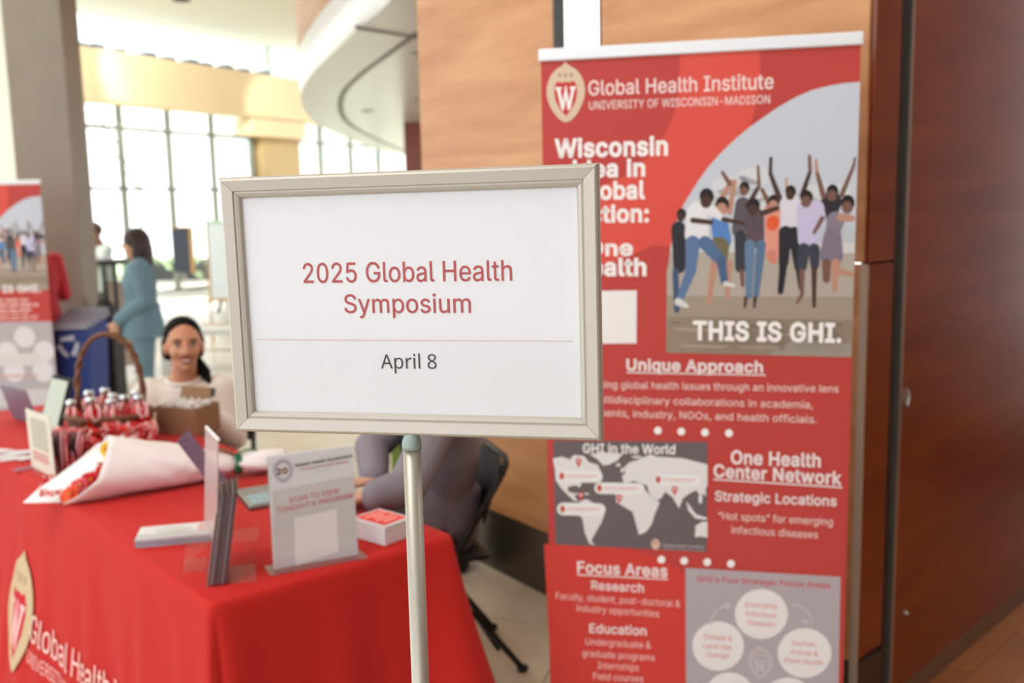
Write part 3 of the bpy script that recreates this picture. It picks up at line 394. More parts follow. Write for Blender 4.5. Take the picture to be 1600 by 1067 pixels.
GLYPH_B = (
    'A|215|10,0,0,0,31,80,62,161,94,241,103,241,112,241,121,241,152,161,183,80,214,0,204,0,193,0,183,0,173,25,164,49,154,74,122,74,91,74,59,74,50,49,40,25,31,0,20,0/78,125,69,101,94,101'
    ',120,101,145,101,136,125,127,149,118,174,118,175,116,179,115,183,113,188,112,193,110,198,109,203,108,207,107,210,105,203,103,196,101,189,99,183,98,177,96,174,87,149~p|207|38,-81,29'
    ',-81,29,6,29,93,29,180,37,180,45,180,53,180,54,172,55,164,57,155,57,155,58,155,58,155,63,163,71,170,79,175,88,181,100,183,114,183,136,183,154,176,168,160,181,145,188,121,188,90,188'
    ',60,181,36,168,20,154,5,136,-3,114,-3,100,-3,88,-1,79,5,70,10,63,16,58,23,57,23,57,23,56,23,57,19,57,14,57,8,58,3,58,-2,58,-7,58,-31,58,-56,58,-81,48,-81/90,21,109,21,120,21,129,24'
    ',137,30,144,36,149,44,152,55,156,65,157,77,157,91,157,111,154,128,146,140,138,152,125,158,109,158,90,158,78,153,70,143,63,133,59,117,58,96,58,94,58,92,58,90,58,68,62,51,69,39,76,27'
    '~r|139|38,0,29,0,29,60,29,120,29,180,37,180,45,180,53,180,54,169,55,158,56,147,57,147,57,147,57,147,63,157,71,165,80,173,89,180,100,183,112,183,116,183,119,183,123,183,127,183,131,'
    '182,134,181,132,172,131,163,130,154,127,155,124,155,120,156,117,156,114,156,110,156,101,156,93,154,85,149,77,144,70,137,65,128,60,119,58,108,58,96,58,64,58,32,58,0,48,0~i|87|48,210'
    ',44,210,39,210,35,211,31,215,28,218,26,222,26,229,26,235,28,240,31,243,35,246,39,247,44,247,48,247,52,246,56,243,59,240,61,235,61,229,61,222,59,218,56,215,52,211/38,0,29,0,29,60,29'
    ',120,29,180,38,180,48,180,58,180,58,120,58,60,58,0,48,0~l|87|38,0,29,0,29,85,29,170,29,255,38,255,48,255,58,255,58,170,58,85,58,0,48,0~ |87|~8|192|121,-3,97,-3,71,-3,51,2,37,14,23,'
    '25,16,41,16,61,16,72,19,82,23,90,28,98,34,105,42,110,49,116,57,121,66,125,55,132,45,140,36,150,28,159,24,171,24,186,24,198,27,209,34,217,40,225,48,232,59,236,70,241,82,243,96,243,1'
    '17,243,134,238,147,228,161,218,168,204,168,186,168,176,165,168,161,161,157,153,152,147,145,142,138,136,130,131,122,127,132,122,141,117,149,111,157,105,163,98,168,90,173,82,175,73,1'
    '75,62,175,42,168,26,154,14,140,3/89,142,97,138,109,143,118,149,126,156,134,163,138,173,138,185,138,196,134,204,127,210,119,216,108,219,95,219,83,219,73,216,65,210,57,204,53,196,53,'
    '185,53,176,55,169,59,164,63,158,68,154,75,150,82,146/79,20,96,20,112,20,125,24,133,32,142,39,146,49,146,62,146,73,142,83,133,91,123,99,111,105,96,111,94,112,92,112,91,113,76,107,65'
    ',100,57,92,49,83,45,73,45,61,45,49,49,39,58,32,66,24'
)
def decode(s):
    out = {}
    for g in s.split('~'):
        ch, adv, sp = g.split('|')
        out[ch] = (int(adv), [[int(q) for q in t.split(',')] for t in sp.split('/')] if sp else [])
    return out
FONTS = {'A': decode(GLYPH_A), 'B': decode(GLYPH_B)}
_tc = {}; _gc = {}
def area2(q): return sum(q[i-1][0]*q[i][1]-q[i][0]*q[i-1][1] for i in range(len(q)))/2
def inside(p, q):
    c = False
    for i in range(len(q)):
        (xa, ya), (xb, yb) = q[i-1], q[i]
        if (ya > p[1]) != (yb > p[1]) and p[0] < (xb-xa)*(p[1]-ya)/(yb-ya)+xa: c = not c
    return c
def untangle(q, depth=0):
    """split a closed line at its first self-crossing, until every loop is simple"""
    n = len(q)
    if depth < 12:
        for i in range(n):
            a, b = q[i], q[(i+1) % n]
            for j in range(i+2, n):
                if i == 0 and j == n-1: continue
                c, d = q[j], q[(j+1) % n]; r = (b[0]-a[0], b[1]-a[1]); s_ = (d[0]-c[0], d[1]-c[1]); den = r[0]*s_[1]-r[1]*s_[0]
                if abs(den) < 1e-12: continue
                t = ((c[0]-a[0])*s_[1]-(c[1]-a[1])*s_[0])/den; u = ((c[0]-a[0])*r[1]-(c[1]-a[1])*r[0])/den
                if 1e-6 < t < 1-1e-6 and 1e-6 < u < 1-1e-6:
                    x = (a[0]+t*r[0], a[1]+t*r[1]); return untangle(q[:i+1]+[x]+q[j+1:], depth+1)+untangle([x]+q[i+1:j+1], depth+1)
    return [q]
def glyphmesh(ch, font, bold):
    """one character as flat faces, its outlines moved outwards by bold"""
    k = (ch, font, bold)
    if k in _gc: return _gc[k]
    F = FONTS[font]; cap = max(max(p[3::6]) for p in F['H' if font == 'A' else 'A'][1]); adv, sps = F.get(ch, (150, [])); loops = []; lines = []
    for p in sps:
        n = len(p)//6; line = []
        for i in range(n):
            a, b = [p[6*i+j]/cap for j in range(2, 6)], [p[6*((i+1) % n)+j]/cap for j in range(4)]
            c = [(a[0], a[1]), (a[2], a[3]), (b[0], b[1]), (b[2], b[3])]; L = math.dist(c[0], c[3])
            bend = abs((c[1][0]-c[0][0])*(c[3][1]-c[0][1])-(c[1][1]-c[0][1])*(c[3][0]-c[0][0]))+abs((c[2][0]-c[0][0])*(c[3][1]-c[0][1])-(c[2][1]-c[0][1])*(c[3][0]-c[0][0]))
            st = 1 if bend < .002*max(L, 1e-6) else 4
            for k_ in range(st):
                t = k_/st; q = tuple((1-t)**3*c[0][m]+3*(1-t)**2*t*c[1][m]+3*(1-t)*t*t*c[2][m]+t**3*c[3][m] for m in (0, 1))
                if not line or math.dist(line[-1], q) > .004: line.append(q)
        if len(line) > 2 and math.dist(line[0], line[-1]) < .004: line.pop()
        lines.append(line)
    ar = [area2(q) for q in lines]; big = 1 if not ar or ar[max(range(len(ar)), key=lambda i: abs(ar[i]))] > 0 else -1
    for line in lines:
        if bold:
            n = len(line); out = []
            for i in range(n):
                a, b, c = line[i-1], line[i], line[(i+1) % n]
                l1, l2 = math.dist(a, b), math.dist(b, c); n1 = ((b[1]-a[1])/l1, -(b[0]-a[0])/l1); n2 = ((c[1]-b[1])/l2, -(c[0]-b[0])/l2)
                m = (n1[0]+n2[0], n1[1]+n2[1]); d = max(.45, (m[0]**2+m[1]**2)/2); out.append((b[0]+big*bold*m[0]/d, b[1]+big*bold*m[1]/d))
            line = out
        loops += untangle(line)
    outer = [q for q in loops if area2(q)*big > 1e-4]; holes = [q for q in loops if area2(q)*big < -.006]
    pts, fs = [], []; own = {}
    for h in holes:
        c = (sum(p[0] for p in h)/len(h), sum(p[1] for p in h)/len(h)); cand = [i for i, o in enumerate(outer) if inside(h[0], o) and inside(h[len(h)//2], o)]
        if cand: own.setdefault(min(cand, key=lambda i: abs(area2(outer[i]))), []).append(h)
    for i, o in enumerate(outer):
        grp = [o]+own.get(i, []); flat = [p for g in grp for p in g]
        tri = tessellate_polygon([[V((x, y, 0)) for x, y in g] for g in grp]); n0 = len(pts); pts += flat; fs += [[n0+a for a in t] for t in tri]
    _gc[k] = (pts, fs, adv/cap); return _gc[k]
def textmesh(s, font='A', bold=0.0):
    """flat mesh of a line of lettering, cap height 1, starting at x = 0; returns points, faces, width"""
    k = (s, font, bold)
    if k in _tc: return _tc[k]
    pts, fs, pen = [], [], 0
    for ch in s:
        p, f, adv = glyphmesh(ch, font, bold); n0 = len(pts)
        pts += [(x+pen, y) for x, y in p]; fs += [[n0+i for i in q] for q in f]; pen += adv+bold*.9
    x0 = min(p[0] for p in pts); x1 = max(p[0] for p in pts)
    _tc[k] = ([(x-x0, y) for x, y in pts], fs, x1-x0); return _tc[k]

class Print:
    """flat artwork on a real plane: origin O, right u, down v, towards the viewer n"""
    def __init__(s, O, u, v, n, warp=None): s.O, s.u, s.v, s.n, s.warp = V(O), V(u), V(v), V(n), warp; s.items = []
    def ab(s, x, y): q = hit(x, y, s.O, s.n) - s.O; return (q.dot(s.u), q.dot(s.v))
    def ptw(s, a, b, h): return s.warp(a, b, h) if s.warp else s.O + s.u*a + s.v*b + s.n*h
    def poly(s, pts, col, L=1, px=True, tess=False):
        p = [s.ab(*q) for q in pts] if px else list(pts); s.items.append((p, [list(range(len(p)))], col, L)); return s
    def smooth(s, pts, col, L=1, px=True, sub=5):
        p = [s.ab(*q) for q in pts] if px else list(pts); n = len(p); out = []
        for i in range(n):
            a, b, c, d = p[i-1], p[i], p[(i+1) % n], p[(i+2) % n]
            for k in range(sub):
                t = k/sub
                out.append(tuple(.5*((2*b[j])+(-a[j]+c[j])*t+(2*a[j]-5*b[j]+4*c[j]-d[j])*t*t+(-a[j]+3*b[j]-3*c[j]+d[j])*t**3) for j in (0, 1)))
        s.items.append((out, [list(range(len(out)))], col, L)); return s
    def disc(s, x, y, rx, ry=None, col=(255, 255, 255), L=1, rot=0, px=True, n=24):
        ry = ry or rx; c, d = math.cos(rot), math.sin(rot)
        return s.poly([(x+rx*math.cos(t)*c-ry*math.sin(t)*d, y+rx*math.cos(t)*d+ry*math.sin(t)*c) for t in [2*math.pi*i/n for i in range(n)]], col, L, px)
    def stroke(s, x0, y0, x1, y1, w0, w1, col, L=1, px=True):
        dx, dy = x1-x0, y1-y0; l = math.hypot(dx, dy) or 1e-6; a = math.atan2(dy, dx); p = []
        for i in range(7): t = a+math.pi/2+math.pi*i/6; p.append((x0+w0*math.cos(t), y0+w0*math.sin(t)))
        for i in range(7): t = a-math.pi/2+math.pi*i/6; p.append((x1+w1*math.cos(t), y1+w1*math.sin(t)))
        return s.poly(p, col, L, px)
    def text(s, t, x0, y0, x1, y1, cap, col, L=3, bold=0.0, font='A', px=True, under=0):
        pts, fs, wd = textmesh(t, font, bold)
        p0 = s.ab(x0, y0) if px else (x0, y0); p1 = s.ab(x1, y1) if px else (x1, y1)
        c = abs(s.ab(x0, y0-cap)[1]-p0[1]) if px else cap
        dx, dy = (p1[0]-p0[0])/wd, (p1[1]-p0[1])/wd
        s.items.append(([(p0[0]+x*dx, p0[1]+x*dy-y*c) for x, y in pts], fs, col, L))
        if under:
            e = (p1[0]-p0[0])*.01*under
            s.items.append(([(p0[0], p0[1]+c*.16), (p1[0]+e, p1[1]+c*.16), (p1[0]+e, p1[1]+c*.28), (p0[0], p0[1]+c*.28)], [[0, 1, 2, 3]], col, L))
        return s
    def build(s, name, parent, m=None, off=.0004, step=.00022):
        mb = MB()
        for pts, fs, col, L in s.items:
            if s.warp:
                bm = bmesh.new(); vv = [bm.verts.new((a, b, 0)) for a, b in pts]
                if len(fs) == 1: fs = [list(t) for t in tessellate_polygon([[V((a, b, 0)) for a, b in pts]])]
                for f in fs: bm.faces.new([vv[i] for i in f])
                bmesh.ops.triangulate(bm, faces=bm.faces)
                for _ in range(5):
                    le = [e for e in bm.edges if e.calc_length() > .012]
                    if not le: break
                    bmesh.ops.subdivide_edges(bm, edges=le, cuts=1); bmesh.ops.triangulate(bm, faces=bm.faces)
                bm.verts.index_update(); pts = [(v.co.x, v.co.y) for v in bm.verts]; fs = [[v.index for v in f.verts] for f in bm.faces]; bm.free()
            mb.add([s.ptw(a, b, off+L*step) for a, b in pts], fs, col)
        return mb.build(name, m or PRINT, parent, fix=False)
    def like(s, o):
        s.items = [(list(p), f, c, L) for p, f, c, L in o.items]; return s

def crest(P, cx, cy, w, h, sh=0.0, beige=(214, 190, 166), red=(196, 42, 44), L=3, white=(240, 236, 234)):
    """shield emblem in local units; h = full height"""
    def q(x, y): return (cx + x*w/2, cy + y*h/2)
    out = []
    for i in range(40):
        t = 2*math.pi*i/40; x, y = math.sin(t), -math.cos(t)
        if y > 0: x *= (1-.28*y**1.6)
        else: y *= .86
        if abs(x) < .2 and y < 0: y -= .14*(1-abs(x)/.2)
        out.append(q(x, y+.0))
    P.poly(out, beige, L, px=False)
    sh_ = [(-.42, -.36), (-.2, -.3), (0, -.33), (.2, -.3), (.42, -.36), (.58, -.2), (.6, 0), (.52, .3), (.3, .58), (0, .8), (-.3, .58), (-.52, .3), (-.6, 0), (-.58, -.2)]
    P.poly([q(x, y) for x, y in sh_], red, L+1, px=False)
    Wp = [(-.54, -.17), (-.2, -.17), (-.2, -.1), (-.28, -.08), (-.15, .33), (-.02, -.2), (.04, -.2), (.16, .33), (.3, -.08), (.22, -.1), (.22, -.17), (.54, -.17), (.54, -.1), (.46, -.08), (.22, .6), (.1, .6), (0, .2), (-.1, .6), (-.22, .6), (-.46, -.08), (-.54, -.1)]
    P.poly([q(x, y) for x, y in Wp], white, L+2, px=False)
    for x in (-.3, 0, .3):
        P.poly([q(x-.07, -.62), (q(x+.07, -.62)), q(x+.07, -.48), q(x-.07, -.48)], (168, 142, 120), L+1, px=False)

# ------------------------------------------------------------------ THE ROOM
DA = (G(752, 880) - G(858, 934)).normalized()          # light veneer wall runs along this
PA0 = G(858, 934); NA = V((DA.y, -DA.x, 0)); NA = NA if NA.dot(EYE-PA0) > 0 else -NA
def onA(x, y): return hit(x, y, PA0, NA)
def sA(x): return (onA(x, 534)-PA0).dot(DA)
HC = 5.66
# floor: base slab with stone tiles laid on it
fl = struct('floor')
MB().box((-2.5, 8, -.06), (23, 32, .08)).build('floor_slab', mat('mortar', (150, 142, 128), .8), fl)
STONE = mat('travertine', (205, 192, 170), .28, noise=.16, nscale=3.2, bump=.06, stretch=(1, 2.2, 1))
ta = R(16); tx = V((math.cos(ta), -math.sin(ta), 0)); ty = V((math.sin(ta), math.cos(ta), 0))
tile_me = None; TS = .61
for i in range(-13, 4):
    for j in range(0, 22):
        c = tx*(i*TS+.12) + ty*(j*TS+.2)
        if c.x > 1.0 or c.x < -5.3 or c.y < .3 or c.y > 11.7: continue
        if tile_me is None:
            tl = MB().box((0, 0, 0), (TS-.004, TS-.004, .02)).build('stone_tile', STONE, fl, local=True); tile_me = tl.data
        else:
            tl = bpy.data.objects.new('stone_tile', tile_me); C.objects.link(tl); tl.parent = fl
        tl.location = (c.x, c.y, -.010+random.uniform(-.0004, .0004)); tl.rotation_euler = (0, 0, -ta+random.choice((0, 1, 2, 3))*math.pi/2)
far = MB().box((-3, 18.3, -.0105), (24, 12.8, .02)).box((-10.8, 5.95, -.0105), (10.5, 11.9, .02)).box((-6.5, -3.1, -.0105), (19, 6.2, .02)).box((4.2, 9, -.0105), (6.2, 5.8, .02)).build('stone_paving', STONE, fl); far['kind'] = 'stuff'
# wood floor at the right
wf = struct('floor_right'); wr = R(-44)
MB().box((4.2, 2.2, -.026), (6.0, 6.5, .02)).build('floor_underlay', mat('underlay', (60, 40, 25), .8), wf)
for i in range(27):
    for j in range(6):
        lx = 1.1 + j*.9 + (i % 2)*.45; ly = -1.2 + i*.127
        pos = M.Rotation(R(44), 3, 'Z') @ V((lx, ly-.6, 0))
        if pos.x < 1.05 or pos.x > 3.6 or pos.y < .2: continue
        MB().box((0, 0, 0), (.897, .125, .018)).build('floor_plank', WOODF, wf, local=True).location = (pos.x, pos.y, -.007+random.uniform(0, .0004))
        C.objects[-1].rotation_euler = (0, 0, R(44))
# ceiling
ce = struct('ceiling'); CEQ = [A(x, 534, 20) for x in (190,)]; dq = V(((1640-800)/FPX, 1, 0)).normalized(); qa, qb = CEQ[0]-dq*9, CEQ[0]+dq*14
MB().prism([(-14, -6), (7, -6), (7, qb.y), (qb.x, qb.y), (qa.x, qa.y), (-14, qa.y)], HC, HC+.2).build('ceiling_slab', CEILM, ce)
cl = tag(MB().lathe([(0, -.02), (.16, -.02), (.17, 0), (.13, .02), (0, .02)], A(283, -6, 18.3)+V((0, 0, -.06)), 20).build('ceiling_spotlight', BLACKP), 'small dark round spotlight in the white ceiling high above the windows', 'spotlight')

# light veneer wall with panels, metal baseboard, glowing slot window
LA = lambda s, z, d=0: PA0 + DA*s + NA*d + V((0, 0, z))
rotA = math.atan2(-DA.y, -DA.x)
wa = struct('wall_right', PA0, rotA)                     # local x runs towards the near end, local y away into the wall
sL, s1, s2, sR = sA(668), sA(874), sA(940), sA(1352)
zin = 1 if (M.Rotation(rotA, 3, 'Z') @ V((0, 1, 0))).dot(NA) < 0 else -1
def wallA(name, sa, sb, z0, z1, d0, d1, m, bevel=0, par=None):
    return MB().box((-(sa+sb)/2, zin*(d0+d1)/2, (z0+z1)/2), (abs(sa-sb), abs(d1-d0), z1-z0)).build(name, m, par or wa, local=True, bevel=bevel)
WB = .285
wallA('wood_panel', sL, s1+.012, WB, HC, 0, .014, WOODA, .002)
wallA('wood_panel', s2-.012, sR+.016, 1.48, HC, 0, .014, WOODA, .002)
wallA('wood_panel', s2-.012, sR+.016, WB, 1.476, 0, .014, WOODA, .002)
wallA('edge_strip', sR+.02, sR-.002, .0, 1.476, -.004, .006, mat('edge_metal', (176, 160, 142), .5, .2))
wallA('wood_panel', s1, s2, WB, .9, 0, .014, WOODA, .002)
wallA('side_lining', sL+.012, sL, 0, HC, .014, .14, WOODA)
wallA('slot_frame', s1+.012, s1, .9, HC, .0, .12, BLACK); wallA('slot_frame', s2, s2-.012, .9, HC, .0, .12, BLACK)
bb = struct('baseboard_right', PA0, rotA)
MB().box((-(sL+sR)/2, zin*.07, WB/2), (abs(sL-sR), .13, WB)).build('metal_kickplate', mat('kickplate_metal', (92, 84, 76), .3, .75), bb, local=True)
wi = struct('window_1', PA0, rotA)
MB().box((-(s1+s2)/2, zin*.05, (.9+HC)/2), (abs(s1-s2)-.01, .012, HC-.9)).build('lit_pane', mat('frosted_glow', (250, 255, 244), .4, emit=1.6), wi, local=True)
# end return of that wall, black gap, and the dark sliding panel
PB = G(1452, 1064); DB = (G(1600, 940)-PB).normalized(); NB = V((DB.y, -DB.x, 0)); NB = NB if NB.dot(EYE-PB) > 0 else -NB
E0 = PA0 + DA*sR
rotB = math.atan2(DB.y, DB.x); yB = -1 if (M.Rotation(rotB, 3, 'Z') @ V((0, 1, 0))).dot(NB) > 0 else 1
re_ = struct('wall_end', E0, rotB)
def wallE(name, x0, x1, y0, y1, z0, z1, m, par=None, bevel=0):
    return MB().box(((x0+x1)/2, yB*-(y0+y1)/2, (z0+z1)/2), (x1-x0, abs(y1-y0), z1-z0)).build(name, m, par or re_, local=True, bevel=bevel)
wallE('wood_panel', .012, .165, -.012, 0, 1.48, HC, WOODB, bevel=.001)
wallE('wood_panel', .012, .165, -.012, 0, .29, 1.474, WOODB, bevel=.001)
wallE('metal_kickplate', .012, .12, -.02, -.004, 0, .285, mat('kick_brown', (96, 70, 52), .4, .4))
wallE('gap_lining', .165, .42, -.10, -.09, 0, HC, BLACKP)
wallE('gap_post', .165, .185, -.09, -.0, 0, HC, mat('gap_brown', (50, 26, 14), .6))
def onB(x, y): return hit(x, y, PB, NB)
xB0 = (onB(1407, 500)-PB).dot(DB)
do = struct('door_1', PB, rotB)
def doorB(name, x0, x1, y0, y1, z0, z1, m, bevel=0, par=None):
    return MB().box(((x0+x1)/2, -yB*(y0+y1)/2, (z0+z1)/2), (x1-x0, abs(y1-y0), z1-z0)).build(name, m, par or do, local=True, bevel=bevel)
doorB('wood_panel', xB0+.032, xB0+2.6, -.05, 0, .07, HC, WOODB, .002)
doorB('lit_edge', xB0+.02, xB0+.032, -.05, .001, .0, HC, mat('lit_edge', (170, 88, 38), .35))  # orange strip holds the lit line along the door edge in its colour
doorB('metal_edge', xB0, xB0+.02, -.055, .004, 0, HC, STEEL)
doorB('kickplate', xB0+.032, xB0+2.6, -.05, .004, 0, .07, mat('kick_bronze', (126, 96, 76), .45, .3))
q = onB(1415, 622); a_ = (q-PB).dot(DB)
axB = M((DB, V((0, 0, 1)), NB)).transposed()
MB().lathe([(0, .0), (.024, 0), (.024, .006), (.018, .007), (.016, .002), (0, .002)], q, 24, axB @ M.Diagonal((.75, 1.3, 1))).build('oval_pull', STEEL, do)
MB().lathe([(0, .0), (.008, 0), (.008, .004), (.006, .012), (0, .013)], onB(1414, 957), 16, axB).build('door_stud', STEEL, do)
# unseen walls added: dark right one shades the door, pale rear one fills
wk = struct('wall_shade_right')
MB().box((4.3, .5, HC/2), (.2, 9, HC)).build('wall_face', mat('dark_veneer', (130, 78, 44), .5), wk)
wk2 = struct('wall_fill_rear')
MB().box((1.9, -4.0, HC/2), (5, .2, HC)).build('wall_face', mat('pale_plaster', (222, 222, 208), .8), wk2)

# curved soffit of the balcony, with its fascia
Zs = 3.0
so_px = [(668, -60), (640, -28), (600, 15), (560, 47), (520, 85), (490, 115), (472, 145), (478, 173), (500, 195), (545, 216), (600, 236), (640, 243)]
cr = [G(x, y, Zs) for x, y in so_px]
def spline(p, sub=6):
    out = []
    for i in range(len(p)-1):
        a, b, c, d = p[max(i-1, 0)], p[i], p[i+1], p[min(i+2, len(p)-1)]
        for k in range(sub):
            t = k/sub; out.append(.5*((2*b)+(c-a)*t+(2*a-5*b+4*c-d)*t*t+(3*b-a-3*c+d)*t**3))
    return out+[p[-1]]
cr = spline(cr); SO = struct('trim_1')
poly = [(p.x, p.y) for p in cr] + [(2.2, cr[-1].y), (2.2, cr[0].y+3.2), (cr[0].x+.3, cr[0].y)]
MB().prism(poly, Zs+.006, Zs+.12).build('soffit_panel', mat('soffit_metal', (222, 222, 218), .3, .1, noise=.04, nscale=1), SO)
# rim band and recessed groove
def offs(pl, d):
    out = []
    for i, p in enumerate(pl):
        t = (pl[min(i+1, len(pl)-1)]-pl[max(i-1, 0)]).normalized(); out.append(p + V((t.y, -t.x, 0))*d)
    return out
cen = V((.5, 11, Zs))
sg = 1 if (offs(cr, .1)[30]-cen).length < (cr[30]-cen).length else -1
def ribbon(mb, a, b, z0, z1):
    n = len(a); vs = [V((p.x, p.y, z0)) for p in a]+[V((p.x, p.y, z0)) for p in b]+[V((p.x, p.y, z1)) for p in a]+[V((p.x, p.y, z1)) for p in b]; fs = []
    for i in range(n-1): fs += [(i, i+1, n+i+1, n+i), (2*n+i, 3*n+i, 3*n+i+1, 2*n+i+1), (i, 2*n+i, 2*n+i+1, i+1), (n+i, n+i+1, 3*n+i+1, 3*n+i)]
    return mb.add(vs, fs)
ribbon(MB(), cr, offs(cr, sg*.42), Zs-.004, Zs+.02).build('rim_band', mat('rim_white', (222, 224, 220), .35, .1), SO, smooth=False)
ribbon(MB(), offs(cr, sg*.42), offs(cr, sg*.49), Zs+.0, Zs+.02).build('rim_groove', mat('groove_grey', (120, 116, 110), .5), SO)
ribbon(MB(), offs(cr, -sg*.02), cr, Zs-.004, Zs+.42).build('fascia_glare', mat('glare_white', (236, 236, 238), .25, .1), SO, smooth=True)  # white band puts the glare on the lower fascia into the colour
ribbon(MB(), offs(cr, -sg*.02), cr, Zs+.423, HC).build('fascia', WOODA, SO, smooth=True)
a, b = G(556, 41, Zs), G(690, 62, Zs); MB().tube([a+V((0, 0, -.004)), b+V((0, 0, -.004))], .018, 6).build('panel_joint', mat('groove_grey', (1, 1, 1)), SO)
for x, y in ((655, 83), (655, 155), (660, 180), (660, 198), (574, 174)):
    c = G(x, y, Zs); MB().lathe([(0, -.012), (.06, -.012), (.085, 0), (.085, .01), (0, .01)], c, 16).build('recessed_lamp', STEEL, SO)
# wood wall far behind the light veneer wall
wc = struct('wall_far'); cx = A(632, 250, 15)
MB().box((cx.x+2.4, 15.3, 1.5), (4.8, .5, 3.0)).build('wall_face', WOODB, wc)
MB().box((cx.x+2.4, 15.02, 1.95), (4.84, .1, .3)).build('wood_band', mat('band_orange', (120, 52, 22), .4), wc)

# great window wall far behind
VPW = 1640; dW = V(((VPW-800)/FPX, 1, 0)).normalized(); PW = A(190, 250, 20); PW.z = 0
nW = V((dW.y, -dW.x, 0)); nW = nW if nW.dot(EYE-PW) > 0 else -nW
rotW = math.atan2(dW.y, dW.x); yW = 1 if (M.Rotation(rotW, 3, 'Z') @ V((0, 1, 0))).dot(nW) > 0 else -1
def sW(x): return (hit(x, 250, PW, nW)-PW).dot(dW)
def W(name, x0, x1, d0, d1, z0, z1, m, par, bevel=0):
    return MB().box(((x0+x1)/2, yW*(d0+d1)/2, (z0+z1)/2), (abs(x1-x0), abs(d1-d0), z1-z0)).build(name, m, par, local=True, bevel=bevel)
wl = struct('wall_back', PW, rotW); xe = sW(900)
ZT, ZB0, ZB1 = 3.46, 3.90, 4.88
W('fascia_band', -6.5, xe, .0, .55, ZB0, ZB1, TAN, wl)
W('pier', sW(398), sW(455), -.1, .3, 0, ZB0, mat('tan_stone', (196, 172, 128), .6, noise=.06, nscale=3), wl)
W('pier_cap', sW(374), sW(456), -.1, .5, ZB0-.42, ZB0-.02, TAN, wl)
W('pier', sW(640), sW(700), -.1, .3, 0, HC, TAN, wl)
gw = struct('window_2', PW, rotW)
spc = sW(265)-0.0; xs = [spc*i for i in range(-5, 8)]
MU = []
for x in xs:
    if sW(402) < x < sW(452): continue
    if x > xe: continue
    W('mullion', x-.04, x+.04, -.06, .06, 0, ZB0, MULL, gw)
for z in (2.24, ZT):
    W('transom', -6.5, sW(398), -.045, .045, z-.035, z+.035, MULL, gw); W('transom', sW(455), sW(640), -.045, .045, z-.035, z+.035, MULL, gw)
W('transom', -6.5, sW(640), -.06, .06, -.02, .1, MULL, gw)
for i in range(len(xs)-1):
    for z0, z1 in ((.1, 2.2), (2.28, ZT-.035), (ZT+.035, ZB0)):
        if xs[i]+.1 > sW(600): continue
        W('glass_pane', xs[i]+.04, xs[i+1]-.04, -.008, .008, z0, z1, GLASS, gw)
gc = struct('window_3', PW, rotW)
cm = [-6.0, sW(60), sW(424), sW(560), sW(700)]
for x in cm: W('mullion', x-.05, x+.05, .0, .1, ZB1, HC, mat('pale_green_metal', (206, 230, 220), .4), gc)
for xa, xb in zip(cm, cm[1:]): W('glass_pane', xa+.05, xb-.05, .04, .052, ZB1, HC, GLASS, gc)
# dark low seats lined up behind the balcony rail
for i, x in enumerate((118, 145, 178, 225, 255, 290, 312, 344, 370, 402)):
    s = sW(x)
    o = W('balcony_box', s-.14, s+.14, .2, .45, ZB1, ZB1+.09+.02*(i % 2), mat('blue_grey', (104, 118, 140), .6), None)
    o.matrix_world = M.Translation(PW) @ M.Rotation(rotW, 4, 'Z'); tag(o, 'low dark box on the tan ledge under the bright upper windows', 'box', 'dark boxes along the tan ledge')
# pale wall left of the column
wl2 = struct('wall_left'); q0 = A(22, 200, 13)
MB().box((q0.x-3, 13.2, HC/2), (6.0, .3, HC)).build('wall_face', mat('pale_plaster', (222, 222, 208), .8), wl2)
# concrete column
cA, cB = A(12, 140, 8.5), A(115, 265, 8.5)
cw = cB.x-cA.x
co = MB().box(((cA.x+cB.x)/2, 8.5+.17, HC/2), (cw, .34, HC)).build('column', CONC, bevel=.015); co['kind'] = 'structure'

# outdoors: paving, lawn, hedges, trees, pale building
gd = MB().box((-15, 45, -.3), (110, 44, .2)).build('pavement_outside', mat('pale_paving', (225, 224, 216), .8)); gd['kind'] = 'structure'
gr = MB().box((-16, 33, -.12), (26, 8, .16)).build('lawn', mat('lawn_green', (196, 222, 168), .9, noise=.2, nscale=3)); gr['kind'] = 'structure'
bmt = mat('pale_facade', (246, 242, 236), .8)
tb = thing('building', (-15, 52, 0), 'pale building seen faintly through the tall windows', 'building')
MB().box((-10, 52, 5), (9, 6, 10)).build('wall', bmt, tb)
for i in range(4):
    for j in range(3): MB().box((-13.2+i*2.1, 48.96, 2+j*3), (1.1, .1, 1.7)).build('window', mat('facade_glass', (214, 220, 224), .3), tb)
def hedge(x0, y0, x1, h, lab):
    mb = MB(); rr = random.Random(int(h*100)+int(x0))
    a, b = x0, x1
    n = int((b-a)*16)
    for i in range(n*5):
        p = V((rr.uniform(a, b), y0+rr.uniform(-.35, .35), rr.uniform(.05, h))); r = rr.uniform(.09, .17)
        d = V((rr.uniform(-1, 1), rr.uniform(-1, 1), rr.uniform(-1, 1))).normalized(); e = d.orthogonal().normalized()
        mb.add([p-d*r, p+e*r*.5, p+d*r, p-e*r*.5], [(0, 1, 2, 3)])
    for _ in range(3): mb.box(((a+b)/2, y0, h*.45), (b-a, .55, h*.85))
    return tag(mb.build('hedge', mat('hedge_leaf', (198, 224, 172), .8, noise=.3, nscale=5), fix=False), lab, 'hedge')
hedge(-9.2, 25, -5.2, .5, 'clipped green hedge outside the window, beyond the dark board')
hedge(-11.6, 29, -6.0, .42, 'lower pale green hedge further out beyond the window')
